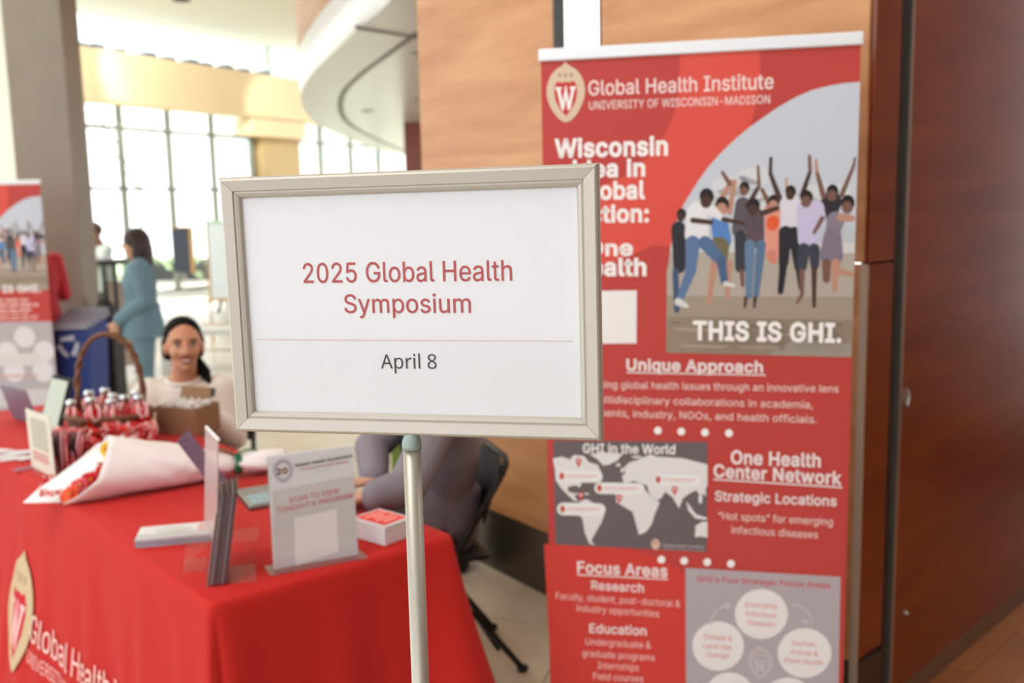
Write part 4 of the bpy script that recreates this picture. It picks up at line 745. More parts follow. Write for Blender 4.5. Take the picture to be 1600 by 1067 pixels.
def tree(p, h, seed, lab):
    rr = random.Random(seed); mb = MB(); lim = [(V(p), V((0, 0, 1)), h*.42, .11)]; k = 0
    t = thing('bare_tree', p, lab, 'tree', 'bare trees outside')
    mb.tube([V(p), V(p)+V((.05, 0, h*.4))], [.08, .05], 8).build('trunk', mat('bark', (196, 188, 180), .9), t)
    mb = MB(); q = [(V(p)+V((.05, 0, h*.38)), V((0, 0, 1)), h*.2, .06, 0)]
    while q:
        o, d, l, r, g = q.pop()
        for _ in range((3 if g < 2 else 2) if g < 4 else 0):
            e = (d + V((rr.uniform(-.9, .9), rr.uniform(-.9, .9), rr.uniform(-.1, .6)))).normalized(); n = o+e*l
            mb.tube([o, n], [r*.6, r*.36], 5); q.append((n, e, l*.75, r*.6, g+1))
    mb.build('branch', MATS['bark'], t)['kind'] = 'stuff'
tree((-10.3, 27, -.1), 6.5, 3, 'thin bare tree outside, above the head of the woman in teal')
# ------------------------------------------------------------------ FRAMED SIGN on its pole
SY, SRO = .2287, -.0073
su = V((math.cos(SY), -math.sin(SY), 0)); sn = -V((math.sin(SY), math.cos(SY), 0)); sv = V((0, 0, -1))
su2 = su*math.cos(SRO)+sv*math.sin(SRO); sv2 = sv*math.cos(SRO)-su*math.sin(SRO)
SC = V((-.1261, 1.1660, 1.5373)); SW_, SH_ = .475, .3226
ft = thing('sign_stand', (SC.x, SC.y, 0), 'silver snap-frame floor sign reading 2025 Global Health Symposium April 8', 'sign', rz=-SY)
def SP(a, b, h=0): return SC + su2*a + sv2*b + sn*h
prof = [(0, -.002), (0, .0065), (.0022, .0105), (.0045, .0118), (.0172, .0096), (.0182, .0076), (.0205, .0082), (.0242, .0066), (.0262, .0032), (.0262, -.002)]
hw, hh = SW_/2, SH_/2
cor = [(-hw, -hh, 1, 1), (hw, -hh, -1, 1), (hw, hh, -1, -1), (-hw, hh, 1, -1)]
for k in range(4):
    c0, c1 = cor[k], cor[(k+1) % 4]; mb = MB(); n = len(prof); g = .00025
    ex = V((c1[0]-c0[0], c1[1]-c0[1], 0)).normalized()*g
    vs = [SP(c0[0]+c0[2]*d+ex.x, c0[1]+c0[3]*d+ex.y, h) for d, h in prof]+[SP(c1[0]+c1[2]*d-ex.x, c1[1]+c1[3]*d-ex.y, h) for d, h in prof]
    mb.add(vs, [(i, (i+1) % n, n+(i+1) % n, n+i) for i in range(n)]+[tuple(range(n)), tuple(range(n, 2*n))[::-1]])
    mb.build('frame_rail', ALU, ft)
MB().box(SC+sn*-.004, (SW_-.004, .006, SH_-.004), M((su2, -sn, -sv2)).transposed()).build('back_board', mat('grey_board', (120, 120, 118), .6), ft)
pa = MB().box(SC+sn*.0006, (SW_-.02, .0008, SH_-.02), M((su2, -sn, -sv2)).transposed()).build('paper_sheet', PAPER, ft)
P = Print(SC+sn*.0012, su2, sv2, sn)
RD = (178, 30, 28)
P.text('2025 Global Health', 474.5, 442, 800.5, 438.3, 30.5, RD, 1, .010)
P.text('Symposium', 538.5, 488.8, 736, 488.6, 28.6, RD, 1, .010)
P.text('April 8', 595.5, 575.6, 682.5, 576, 22.3, (58, 56, 54), 1, .003, 'B')
P.poly([(402, 530.2), (896, 532.8), (896, 533.6), (402, 531.0)], (205, 140, 140), 1)
P.build('printed_lettering', pa, PAPERP, .0002, .0001)
MB().box(SC+sn*.0030, (SW_-.05, .0006, SH_-.05), M((su2, -sn, -sv2)).transposed()).build('clear_cover', COVER, ft)
pc = hit(645, 690, SC, sn); bx = V((pc.x, pc.y, 0))-sn*.002
polez = G(0, 0, 0)
pr = [(.0112*math.cos(t), .0112*math.sin(t)*(.86)) for t in [2*math.pi*i/28 for i in range(28)]]
pr = [(x*(1+.05*(1 if i % 7 in (0,) else 0)), y) for i, (x, y) in enumerate(pr)]
mb = MB(); c0 = bx+sn*.006
vs = [V((c0.x, c0.y, z))+su*x+sn*y for z in (.02, pc.z-.004) for x, y in pr]
mb.add(vs, [(i, (i+1) % 28, 28+(i+1) % 28, 28+i) for i in range(28)]+[tuple(range(28))[::-1], tuple(range(28, 56))]).build('pole', ALUH, ft, smooth=True)
cp = mat('grey_cap', (150, 165, 164), .45)
fz = V((c0.x, c0.y, pc.z-.004))
MB().lathe([(0, -.004), (.0122, -.004), (.0125, 0), (.0118, .006), (.0098, .012), (.0062, .017), (.002, .0192), (0, .0195)], fz, 24).build('pole_cap', cp, ft, smooth=True)
MB().lathe([(0, 0), (.15, 0), (.155, .004), (.15, .009), (.03, .016), (.022, .03), (0, .03)], (c0.x, c0.y, 0), 40).build('round_base', ALUH, ft, smooth=True)

# ------------------------------------------------------------------ BANNERS
def banner(center, yaw, top, wd, label, name='roll_up_banner'):
    u = V((math.cos(yaw), -math.sin(yaw), 0)); n = -V((math.sin(yaw), math.cos(yaw), 0)); rot = M((u, -n, V((0, 0, 1)))).transposed()
    t = thing(name, (center.x, center.y, 0), label, 'banner', 'printed roll-up banners', -yaw)
    c = V((center.x, center.y, 0))
    pnl = MB().box(c+V((0, 0, (top+.08)/2)), (wd, .0014, top-.08), rot).build('fabric_panel', mat('banner_red', (186, 60, 54), .6), t)
    MB().box(c+V((0, 0, top+.012)), (wd+.012, .018, .034), rot).build('top_rail', mat('rail_white', (228, 232, 238), .35, .1), t, bevel=.004)
    MB().tube([c-n*.03+V((0, 0, .05)), c-n*.02+V((0, 0, top))], .008, 8).build('support_pole', ALUH, t)
    MB().box(c+V((0, 0, .055)), (wd+.03, .11, .09), rot).build('base_case', ALUH, t, bevel=.015)
    for sgn in (-1, 1): MB().box(c+u*sgn*wd*.3+V((0, 0, .006)), (.05, .34, .012), rot).build('foot', ALUH, t, bevel=.002)
    return t, pnl, u, n
B1Y = .2066; BC = V((.5135, 2.681, 1.3681)); BT = BC.z+.6946
b1, p1, bu, bn = banner(BC, B1Y, BT, .85, 'large red roll-up banner before the wood wall, photo of people jumping on a beach')
BO = BC+bn*.0008
def NP(): return Print(BO, bu, V((0, 0, -1)), bn)
BR, DK = (216, 80, 68), (182, 54, 50)
bgp = NP()
arc = [(1344, 128), (1318, 130), (1295, 134), (1268, 141), (1243, 152), (1218, 166), (1197.5, 180), (1172, 198), (1149, 217), (1127, 238), (1106.5, 261), (1092, 281), (1080, 300), (1069, 318), (1061, 335), (1053, 358.5), (1048, 385), (1044, 415)]
bgp.poly([(1062, 82), (1187, 76), (1188, 124), (1178, 178)]+arc[7:17]+[(1020, 384), (993, 396), (965, 406), (930, 416), (890, 420), (857, 420), (853, 330), (900, 303), (949, 286), (984, 272), (1015, 243), (1040, 207), (1054, 178), (1061, 140)], BR, 1)
bgp.build('print_curve', p1); bgq = NP()
bgq.poly([(850, 850), (930, 852), (988, 858), (1012, 865), (1034, 874), (1064, 892), (1090, 930), (1105, 980), (1112, 1080), (1120, 1290), (866, 1290), (858, 1000)], (206, 62, 54), 1)
bgq.items[-1] = (bgq.items[-1][0], bgq.items[-1][1], bgq.items[-1][2], 1)
bgq.build('print_curve', p1)
ph = NP()
pho = arc+[(1042, 460), (1041, 551), (1330.5, 558)]
ph.poly(pho, (196, 201, 214), 2)
# cloud bank, sea and sand of the printed photo
def clip_left(y):
    for (xa, ya), (xb, yb) in zip(arc, arc[1:]):
        if ya <= y <= yb: return xa+(xb-xa)*(y-ya)/(yb-ya)
    return 1042
def band(y0, y1, col, L=3, dy=6):
    n = 8; l = [(clip_left(y0+(y1-y0)*i/n), y0+(y1-y0)*i/n) for i in range(n+1)]
    xr = lambda y: 1344-(y-128)*.0315
    ph.poly(l[::1]+[(xr(y1), y1+dy*.6), (xr(y0), y0+dy*.3)], col, L)
for i in range(6): band(150+i*42, 192+i*42, (200+i*2, 204+i*2, 214+i, 255)[:3], 3, 0) if False else None
for x, y, rx, ry in ((1150, 290, 38, 16), (1180, 275, 28, 14), (1110, 320, 30, 12), (1230, 318, 60, 12), (1290, 300, 40, 14), (1160, 305, 50, 12)):
    ph.disc(x, y, rx, ry, (208, 211, 218), 3)
band(352, 395, (188, 194, 202), 4); band(378, 396, (206, 206, 208), 5); band(394, 470, (176, 166, 156), 6); band(462, 500, (160, 146, 132), 7); 
ph.poly([(1042, 494), (1333, 500), (1330.5, 558), (1041, 551)], (146, 130, 114), 8)
ph.poly([(1240, 530), (1331, 536), (1330.5, 558), (1200, 555)], (158, 148, 138), 9)
for x0, x1, y in ((1050, 1120, 512), (1150, 1230, 540), (1060, 1140, 538), (1200, 1300, 520)): ph.poly([(x0, y), (x1, y+2), (x1-10, y+6), (x0+8, y+4)], (168, 154, 140), 9)
SKD, SKM, SKL = (74, 50, 44), (120, 86, 76), (186, 138, 120)
def cc(x, y): return 920+x/3.139, 220+y/3.139
def st(x0, y0, x1, y1, w0, w1, col, L):
    (a, b), (c, d) = cc(x0, y0), cc(x1, y1); ph.stroke(a, b, c, d, w0/3.139, w1/3.139, col, L)
def hd(x, y, r, col, L, hair=(34, 26, 26)):
    a, b = cc(x, y); ph.disc(a, b-r*.08, r*.98/3.139, r*1.15/3.139, hair, L); ph.disc(a-1, b+r*.14, r*.78/3.139, r*.9/3.139, col, L+1)
def fig(parts, L):
    for k, p in enumerate(parts):
        (hd(*p[1:], L+.2*k) if p[0] == 'h' else st(*p[1:], L+.2*k))
WT, BJ, BKC = (226, 226, 232), (92, 118, 158), (44, 44, 52)
fig([('s', 440, 430, 445, 620, 36, 30, BKC), ('s', 425, 640, 432, 830, 16, 14, (70, 86, 116)), ('h', 455, 365, 24, SKD)], 10)
fig([('s', 640, 400, 655, 490, 42, 44, (86, 130, 196)), ('s', 640, 520, 640, 580, 50, 40, (112, 104, 78)), ('s', 615, 600, 590, 790, 18, 12, SKL), ('s', 690, 600, 680, 770, 16, 10, SKL), ('s', 620, 330, 700, 200, 14, 12, SKL), ('s', 690, 350, 715, 200, 14, 11, SKL), ('h', 655, 320, 34, SKL, )], 12)
fig([('s', 530, 350, 530, 460, 50, 60, WT), ('s', 600, 340, 660, 385, 28, 12, WT), ('s', 660, 385, 760, 405, 12, 9, SKD), ('s', 510, 390, 600, 400, 14, 12, SKD), ('s', 510, 500, 500, 640, 36, 26, BJ), ('s', 500, 640, 445, 780, 24, 18, BJ), ('s', 570, 500, 650, 590, 34, 26, (82, 108, 150)), ('s', 650, 590, 665, 690, 24, 18, (72, 96, 136)), ('s', 440, 790, 480, 810, 20, 10, (214, 212, 210)), ('s', 670, 700, 710, 710, 12, 8, (214, 212, 210)), ('h', 578, 282, 36, SKD)], 15)
fig([('s', 755, 310, 735, 440, 36, 34, (90, 84, 92)), ('s', 745, 470, 745, 620, 30, 28, (52, 54, 66)), ('s', 750, 640, 755, 710, 12, 9, SKM), ('s', 655, 155, 690, 210, 8, 12, SKM), ('h', 763, 235, 26, SKM)], 13)
fig([('s', 900, 340, 900, 560, 40, 32, (222, 150, 130)), ('s', 905, 395, 900, 410, 30, 30, (224, 92, 54)), ('s', 895, 560, 905, 585, 26, 20, (206, 130, 112)), ('s', 850, 240, 895, 330, 10, 14, SKM), ('h', 908, 305, 30, SKL)], 14)
fig([('s', 815, 370, 815, 480, 44, 46, (92, 76, 84)), ('s', 790, 510, 785, 760, 26, 16, (98, 126, 158)), ('s', 845, 510, 820, 760, 24, 14, (88, 114, 148)), ('s', 770, 770, 765, 815, 9, 6, SKD), ('s', 815, 770, 812, 815, 9, 6, SKD), ('s', 780, 320, 835, 220, 14, 9, SKD), ('s', 835, 220, 830, 125, 9, 6, SKM), ('s', 850, 355, 925, 330, 14, 12, SKD), ('h', 808, 325, 32, SKD)], 17)
fig([('s', 985, 300, 980, 420, 46, 40, (216, 212, 226)), ('s', 965, 450, 955, 600, 34, 24, (36, 36, 44)), ('s', 955, 600, 940, 740, 20, 14, (34, 34, 42)), ('s', 1005, 450, 1030, 620, 30, 22, (36, 36, 44)), ('s', 1030, 620, 1040, 720, 18, 12, (34, 34, 42)), ('s', 935, 280, 890, 160, 14, 10, SKD), ('s', 890, 160, 893, 85, 9, 8, SKD), ('s', 968, 240, 970, 185, 6, 5, SKL), ('h', 990, 255, 27, SKD)], 15)
fig([('s', 1075, 340, 1080, 490, 58, 54, (196, 190, 222)), ('s', 1130, 320, 1150, 380, 22, 14, (196, 190, 222)), ('s', 1145, 380, 1105, 450, 12, 9, SKM), ('s', 1055, 530, 1045, 620, 30, 24, (58, 60, 76)), ('s', 1105, 530, 1108, 610, 28, 22, (58, 60, 76)), ('s', 1045, 640, 1045, 750, 14, 10, SKM), ('s', 1045, 755, 1020, 795, 10, 6, SKM), ('s', 1105, 630, 1105, 810, 14, 9, SKD), ('s', 1045, 270, 1085, 150, 13, 9, SKD), ('s', 1085, 150, 1082, 75, 9, 8, SKM), ('h', 1068, 285, 32, SKM)], 18)
fig([('s', 1190, 300, 1180, 350, 52, 40, (44, 40, 50)), ('s', 1150, 270, 1118, 150, 14, 9, SKM), ('s', 1118, 150, 1115, 95, 8, 7, SKL), ('s', 1240, 265, 1300, 120, 12, 8, SKM), ('s', 1300, 120, 1305, 85, 7, 6, SKM), ('h', 1195, 255, 30, SKM)], 16)
fig([('s', 1210, 390, 1195, 450, 44, 36, (134, 122, 140)), ('s', 1195, 470, 1190, 560, 44, 58, (126, 114, 134)), ('s', 1165, 600, 1165, 680, 22, 18, SKM), ('s', 1210, 600, 1205, 735, 22, 10, SKL), ('s', 1230, 640, 1290, 655, 16, 12, SKL), ('s', 1235, 375, 1290, 380, 20, 16, SKL), ('h', 1270, 312, 34, SKM)], 19)
for x in (1055, 1090, 1150, 1180, 1250, 1275, 1310): ph.disc(x, 500+((x*7) % 11), 9, 2, (126, 110, 98), 9)
ph.build('print_photograph', p1, off=.0004, step=.00004)
tx_ = NP(); T = tx_.text; WH = (238, 226, 226); WB_ = (244, 240, 240)
T('Global Health Institute', 919.5, 149, 1208.5, 138.5, 22.5, (240, 214, 212), 3, .02)
T('UNIVERSITY OF WISCONSIN-MADISON', 920.5, 171, 1203, 161.5, 12.5, (240, 214, 212), 3, .012)
T('Wisconsin', 867, 245.5, 1043.5, 241.5, 27, WB_, 3, .058)
T('idea in', 895, 277, 1008, 274.5, 25, WB_, 3, .058)
T('Global', 903, 311.5, 1008, 309.5, 26, WB_, 3, .058)
T('Action:', 897, 347, 1014, 346, 25, WB_, 3, .058)
T('One', 916, 399, 989, 398.5, 22.5, WB_, 3, .058)
T('Health', 896, 430, 1010, 430, 25.5, WB_, 3, .058)
T('THIS IS GHI.', 1083, 528, 1313, 532.5, 27, WB_, 100, .065)
T('Unique Approach', 979, 578, 1192, 582, 17, WH, 3, .05, under=2)
T('Addressing global health issues through an innovative lens', 888, 605, 1310, 613, 11, (236, 206, 202), 3, .012)
T('via multidisciplinary collaborations in academia,', 896, 628, 1270, 638, 11, (236, 206, 202), 3, .012)
T('governments, industry, NGOs, and health officials.', 880, 648, 1276, 661, 11, (236, 206, 202), 3, .012)
for x, y in ((1028, 672.5), (1064.5, 674), (1101.5, 675.5), (1139, 676.5), (1033.5, 874), (1069, 876), (1105, 878), (1142, 880.5)): tx_.disc(x, y, 6, 6, WB_, 3)
T('One Health', 1142, 724, 1282, 729.5, 20, WH, 3, .045)
T('Center Network', 1115, 744.5, 1315, 757, 19, WH, 3, .045, under=.5)
T('Strategic Locations', 1117, 782, 1307, 790.5, 15, WH, 3, .03)
T('“Hot spots” for emerging', 1122, 811, 1301, 821, 11.5, (236, 206, 202), 3, .01)
T('infectious diseases', 1143, 833, 1278, 841, 11.5, (236, 206, 202), 3, .01)
T('Focus Areas', 902, 894, 1043, 901, 17, WH, 3, .045, under=.5)
T('Research', 924, 920.5, 1006, 925.5, 13.5, WH, 3, .03)
T('Faculty, student, post-doctoral &', 869, 935.5, 1063, 948.5, 10.5, (240, 200, 196), 3, .006)
T('industry opportunities', 901, 954.5, 1030, 964, 10.5, (240, 200, 196), 3, .006)
T('Education', 921, 988, 1010, 992.5, 14, WH, 3, .03)
T('Undergraduate &', 915, 1007, 1017, 1013, 10.5, (240, 200, 196), 3, .006)
T('graduate programs', 910, 1025, 1023, 1032.5, 10.5, (240, 200, 196), 3, .006)
T('Internships', 934, 1044, 998, 1048, 10.5, (240, 200, 196), 3, .006)
T('Field courses', 927, 1061, 1005, 1065.5, 10.5, (240, 200, 196), 3, .006)
tx_.build('print_lettering', p1)
qs = NP(); qs.poly([(896, 455), (995, 453.5), (994.5, 536.5), (898, 537)], (236, 233, 234), 2); qs.build('print_white_square', p1)
lg = NP(); a, b = lg.ab(884, 143.5); a0, b0 = lg.ab(854, 143.5); _, b1_ = lg.ab(884, 96); _, b2_ = lg.ab(884, 191)
crest(lg, a, (b1_+b2_)/2, 2*(a-a0), b2_-b1_); lg.build('print_crest', p1)
# world map panel
mp_ = NP(); GR = (104, 94, 98)
def c3(x, y): return 850+x/3.233, 540+y/3.233
mp_.poly([(864.5, 688), (1105.5, 690.5), (1104, 862), (868, 850.5)], GR, 2)
LAND = (222, 220, 222)
for pl in ([(45, 570), (90, 560), (130, 575), (150, 552), (200, 556), (230, 590), (270, 600), (290, 640), (270, 670), (235, 690), (192, 690), (182, 715), (160, 705), (122, 712), (120, 735), (152, 748), (165, 778), (190, 786), (150, 782), (112, 745), (88, 720), (60, 680), (55, 620)],
           [(230, 548), (300, 540), (400, 545), (370, 580), (330, 600), (300, 605), (265, 570)],
           [(182, 785), (215, 775), (262, 800), (308, 840), (292, 890), (268, 930), (238, 985), (258, 1010), (228, 998), (205, 940), (196, 880), (178, 850), (172, 815)],
           [(400, 620), (430, 590), (470, 578), (520, 556), (600, 562), (700, 568), (826, 600), (826, 705), (792, 765), (770, 730), (742, 742), (702, 770), (682, 822), (650, 765), (612, 738), (590, 772), (558, 785), (530, 740), (520, 705), (480, 692), (450, 682), (430, 692), (402, 692), (395, 660), (412, 640)],
           [(380, 722), (430, 705), (500, 718), (540, 758), (585, 792), (560, 850), (545, 900), (515, 940), (480, 955), (465, 900), (448, 840), (402, 812), (365, 790), (362, 750)],
           [(765, 910), (800, 888), (826, 890), (826, 970), (790, 962), (763, 968)],
           [(720, 785), (745, 820), (768, 852), (822, 868), (822, 880), (764, 872), (728, 830)]):
    mp_.poly([c3(*q) for q in pl], LAND, 3)
for x, y, r, s_ in ((470, 562, 26, 6), (540, 556, 20, 5), (375, 602, 12, 8), (395, 630, 8, 12), (150, 748, 30, 4), (790, 775, 10, 22), (812, 740, 6, 20), (215, 748, 14, 4)):
    mp_.disc(*c3(x, y), r/3.233, s_/3.233, LAND, 4)
def pill(x0, x1, y0, y1):
    (a, b), (c, d) = c3(x0+25, (y0+y1)/2), c3(x1-25, (y0+y1)/2+4); r = (y1-y0)/2/3.233
    mp_.stroke(a, b, c, d, r, r, (232, 230, 232), 5)
    (a, b) = c3(x0+22, (y0+y1)/2); mp_.disc(a, b, 4.4, 6.2, (206, 150, 130), 6); mp_.disc(a, b, 2.6, 4, (190, 60, 56), 7)
    a0, b0 = c3(x0+45, (y0+y1)/2-2); a1, b1x = c3(x1-25, (y0+y1)/2+2); mp_.poly([(a0, b0-1.2), (a1, b1x-1.2), (a1, b1x+.8), (a0, b0+.8)], (226, 160, 160), 6)
    mp_.poly([(a0, b0+3.2), (a1-8, b1x+3.2), (a1-8, b1x+4.2), (a0, b0+4.2)], (200, 190, 192), 6)
for q in ((68, 292, 628, 688), (258, 505, 690, 748), (72, 305, 792, 856), (555, 790, 648, 704)): pill(*q)
for x, y in ((175, 588), (187, 760), (380, 772), (660, 730)):
    a, b = c3(x, y); mp_.disc(a, b-2, 4.6, 4.6, (206, 66, 60), 8); mp_.poly([(a-3.6, b), (a+3.6, b), (a, b+9)], (206, 66, 60), 8); mp_.disc(a, b-2, 2, 2, (236, 220, 220), 9)
mp_.text('GHI in the World', 911, 707, 1055, 709, 14, WB_, 10, .035)
a, b = mp_.ab(1024.5, 850); crest(mp_, a, b, .026, .036, L=8)
mp_.text('Global Health Institute', 1036, 853.5, 1100, 856, 4, (216, 206, 208), 8, 0); mp_.text('UNIVERSITY OF WISCONSIN-MADISON', 1036, 858, 1100, 861, 2.2, (200, 190, 192), 8, 0)
mp_.build('print_world_map', p1, step=.00012)
dg = NP()
dg.poly([(1071, 887), (1313.5, 901), (1309, 1130), (1072, 1110)], (176, 166, 174), 2)
dg.text("GHI's Five Strategic Focus Areas", 1089, 908, 1297, 919, 8.5, (200, 62, 66), 3, .02)
for x, y, rx, ry in ((1189.5, 959, 41.5, 39), (1122, 1009, 40.5, 38.5), (1257, 1020, 42, 39), (1140, 1092, 41, 42), (1231, 1100, 42, 42)): dg.disc(x, y, rx, ry, (230, 226, 229), 3)
LT = (222, 128, 132)
for t, x0, y0, x1, y1 in (('Emerging', 1165, 948, 1213, 950), ('Infectious', 1165, 962, 1213, 965), ('Diseases', 1168, 976, 1211, 979), ('Climate &', 1099, 998, 1144, 1001), ('Land Use', 1099, 1012, 1143, 1015), ('Change', 1103, 1026, 1139, 1028), ('Human,', 1238, 1008, 1276, 1010), ('Animal &', 1235, 1022, 1278, 1025), ('Plant Health', 1226, 1035, 1286, 1039)):
    dg.text(t, x0, y0, x1, y1, 8, LT, 4, .008)
a, b = dg.ab(1188, 1034); crest(dg, a, b, .072, .104, beige=(190, 182, 189), red=(172, 162, 170), white=(200, 192, 199))
for cx_, sg_ in ((1140, -1), (1240, 1)):
    for i in range(6):
        t = i/6; t2 = (i+1)/6; f = lambda t: (cx_ + sg_*30*math.sin(t*1.5), 945 + 32*(1-math.cos(t*1.5)))
        (xa, ya), (xb, yb) = f(t), f(t2); dg.stroke(xa, ya, xb, yb, 1.6, 1.6, (196, 188, 195), 3)
dg.poly([(1252, 968), (1264, 968), (1259, 977)], (196, 188, 195), 3); dg.poly([(1134, 940), (1134, 952), (1144, 946)], (196, 188, 195), 3)
dg.build('print_diagram', p1)

# second banner, far left
B2 = A(62, 283, 7.6); B2Y = .06; u2_ = V((math.cos(B2Y), -math.sin(B2Y), 0)); B2C = B2 - u2_*.425; B2C.z = 0
b2, p2, bu2, bn2 = banner(B2C, B2Y, 1.93, .85, 'distant red and grey roll-up banner at the left, beside the concrete column')
O2 = V((B2C.x, B2C.y, 1.93-.6946))+bn2*.0008
for nm, src, st_ in (('print_curve', bgp, .0006), ('print_photograph', ph, .00012)):
    q = Print(O2, bu2, V((0, 0, -1)), bn2).like(src)
    q.build(nm, p2, off=.001, step=st_)
t2 = Print(O2, bu2, V((0, 0, -1)), bn2)
def Y2(y): return -.6946+(y-290)/1500*7.6
L2 = -.425
t2.poly([(L2, Y2(465)), (.425, Y2(465)), (.425, Y2(504)), (L2, Y2(504))], (186, 60, 56), 1, px=False)
t2.poly([(L2, Y2(504)), (.425, Y2(504)), (.425, 1.14), (L2, 1.14)], (178, 170, 176), 1, px=False)
t2.text('THIS IS GHI.', -.20, Y2(457), .36, Y2(457), .052, WB_, 8, .05, px=False)
for y, x0, x1, c_ in ((472, -.18, .25, .022), (480, -.30, .33, .026), (487, -.25, .30, .020), (491, -.2, .24, .012), (497, -.22, .32, .014), (501, -.22, .30, .010)):
    x = x0; rr2 = random.Random(y)
    while x < x1-.02:                                   # lines too small to read in the photo: word-long pale dashes
        w_ = min(rr2.uniform(.05, .11), x1-x); t2.poly([(x, Y2(y)-c_), (x+w_, Y2(y)-c_), (x+w_, Y2(y)), (x, Y2(y))], (222, 172, 168), 3, px=False); x += w_+.014
def X2(x): return .425-(68-x)/1500*7.6
for x, y, r in ((22, 528, 17), (52, 551, 16.5), (-8, 551, 16), (47, 583, 17), (0, 583, 17)): t2.disc(X2(x), Y2(y), r/1500*7.6, None, (218, 212, 216), 3, px=False)
t2.poly([(L2, Y2(554)), (X2(44), Y2(554)), (X2(44), Y2(574)), (L2, Y2(574))], (212, 205, 205), 4, px=False)
t2.poly([(L2, Y2(589)), (X2(38), Y2(589)), (X2(38), Y2(592)), (L2, Y2(592))], (204, 150, 150), 4, px=False)
t2.poly([(L2, Y2(612)), (.425, Y2(612)), (.425, Y2(640)), (L2, Y2(640))], (205, 198, 202), 2, px=False)
t2.build('print_lettering', p2, off=.002, step=.0004)

# ------------------------------------------------------------------ TABLE under red cloth
K0 = V((-.703, 2.106, 0)); S_ = V((.757, .653, 0)).normalized(); L_ = V((-S_.y, S_.x, 0))
TW, TL, TZ = .70, 2.9, .76
def TP(s, l, z=0.0): return K0 + S_*s + L_*l + V((0, 0, TZ+z))
tbl = thing('folding_table', K0+S_*TW/2+L_*TL/2, 'long folding table hidden under the red cloth', 'table')
ctr = K0+S_*TW/2+L_*TL/2; rT = M((L_, -S_, V((0, 0, 1)))).transposed()
MB().box(ctr+V((0, 0, TZ-.025)), (TL-.03, TW-.03, .035), rT).build('table_top', mat('grey_plastic', (180, 180, 178), .5), tbl, bevel=.006)
for l in (.25, TL-.25):
    for s in (.1, TW-.1): MB().tube([K0+S_*s+L_*l+V((0, 0, .0)), K0+S_*s+L_*l+V((0, 0, TZ-.04))], .014, 8).build('leg', BLACK, tbl)
tc_ = thing('tablecloth', ctr, 'bright red tablecloth with a crest and Global Health lettering', 'tablecloth')
# perimeter: 0 near corner, along S (side facing right), then back ...
per = []; rc = .022
def corner(c, a0, a1, k=7):
    return [c + (S_*math.cos(a)+L_*math.sin(a))*rc for a in [a0+(a1-a0)*i/(k-1) for i in range(k)]]
pi = math.pi
cs = [(0, 0, pi, 1.5*pi), (TW, 0, 1.5*pi, 2*pi), (TW, TL, 0, .5*pi), (0, TL, .5*pi, pi)]
arcs = [corner(K0+S_*(s+(rc if s == 0 else -rc))+L_*(l+(rc if l == 0 else -rc)), a0, a1) for s, l, a0, a1 in cs]
for i in range(4):
    a = arcs[i]; b = arcs[(i+1) % 4]; per += a
    n = max(2, int((b[0]-a[-1]).length/.022)); per += [a[-1].lerp(b[0], k/n) for k in range(1, n)]
nP = len(per); arcl = [0]
for i in range(1, nP): arcl.append(arcl[-1]+(per[i]-per[i-1]).length)
def outn(i):
    t = (per[(i+1) % nP]-per[i-1]).normalized(); n = V((t.y, -t.x, 0)); return n if n.dot(per[i]-ctr) > 0 else -n
NN = [outn(i) for i in range(nP)]
def foldf(s, l, n, z):
    """how far the cloth stands off the table edge at (s, l), height z"""
    d = (TZ-z)/TZ; o = .004+.03*d
    if n.dot(L_) < -.5:   # near short side
        o += d**1.1*(.018*math.sin(s*22+.8)+.01*math.sin(s*41)) + .20*d**1.25*max(0, (s-(TW-.16))/.16)**1.3
        if s < .03: o += .01*d
        o -= .028*math.exp(-((s-.012)/.008)**2)*min(1, d*4)
    elif n.dot(S_) < -.5: # long front
        fl_ = min(1, max(0, (l-.3)/1.0)); o += .10*fl_*fl_*(3-2*fl_)*d**1.2
        ll = l+.25*(TZ-z); calm = 1-.6*math.exp(-((l-1.2)/.45)**2)
        o += d*calm*(.014*math.sin(ll*13+1)+.009*math.sin(ll*29+.5)+.004*math.sin(l*47)) + .012*d*math.sin(l*5)
    elif n.dot(S_) > .5 and n.dot(L_) > -.5: o += d*(.016*math.sin(l*17)) + .06*d*max(0, 1-l/.2)
    else: o += .012*d*math.sin(l*20)+.12*d*(1 if (s > TW-.2 and l < .2) else 0)
    return o
def fold(i, z): q = per[i]-K0; return foldf(q.dot(S_), q.dot(L_), NN[i], z)
levels = [TZ, TZ-.006, TZ-.02, TZ-.05, TZ-.1, TZ-.16, TZ-.22, TZ-.29, TZ-.36, TZ-.43, TZ-.5, TZ-.57, TZ-.64, TZ-.70, .012]
mb = MB(); vs = []
for k, z in enumerate(levels):
    for i in range(nP):
        o = fold(i, z) if k > 1 else (-.006 if k == 0 else .0015)
        p = per[i]+NN[i]*o; vs.append(V((p.x, p.y, z+(.0015 if k == 0 else 0))))
fs = [(k*nP+i, k*nP+(i+1) % nP, (k+1)*nP+(i+1) % nP, (k+1)*nP+i) for k in range(len(levels)-1) for i in range(nP)]
fs.append(tuple(range(nP))); mb.add(vs, fs)
ctop = mb.build('cloth', CLOTH, tc_, smooth=True)
def wcloth(a, b, h):   # a metres along the front from near corner (negative = away from it), b metres below the top
    l = -a; z = TZ-b; n = -S_
    return K0+L_*l + n*(foldf(0, l, n, z)+h+.005) + V((0, 0, z))
pr_ = Print(K0+V((0, 0, TZ))-S_*.055, -L_, V((0, 0, -1)), -S_, wcloth)
(a0, b0), (a1, b1x) = pr_.ab(44, 868), pr_.ab(42, 1026); aL, _ = pr_.ab(27, 940); aR, _ = pr_.ab(60, 940)
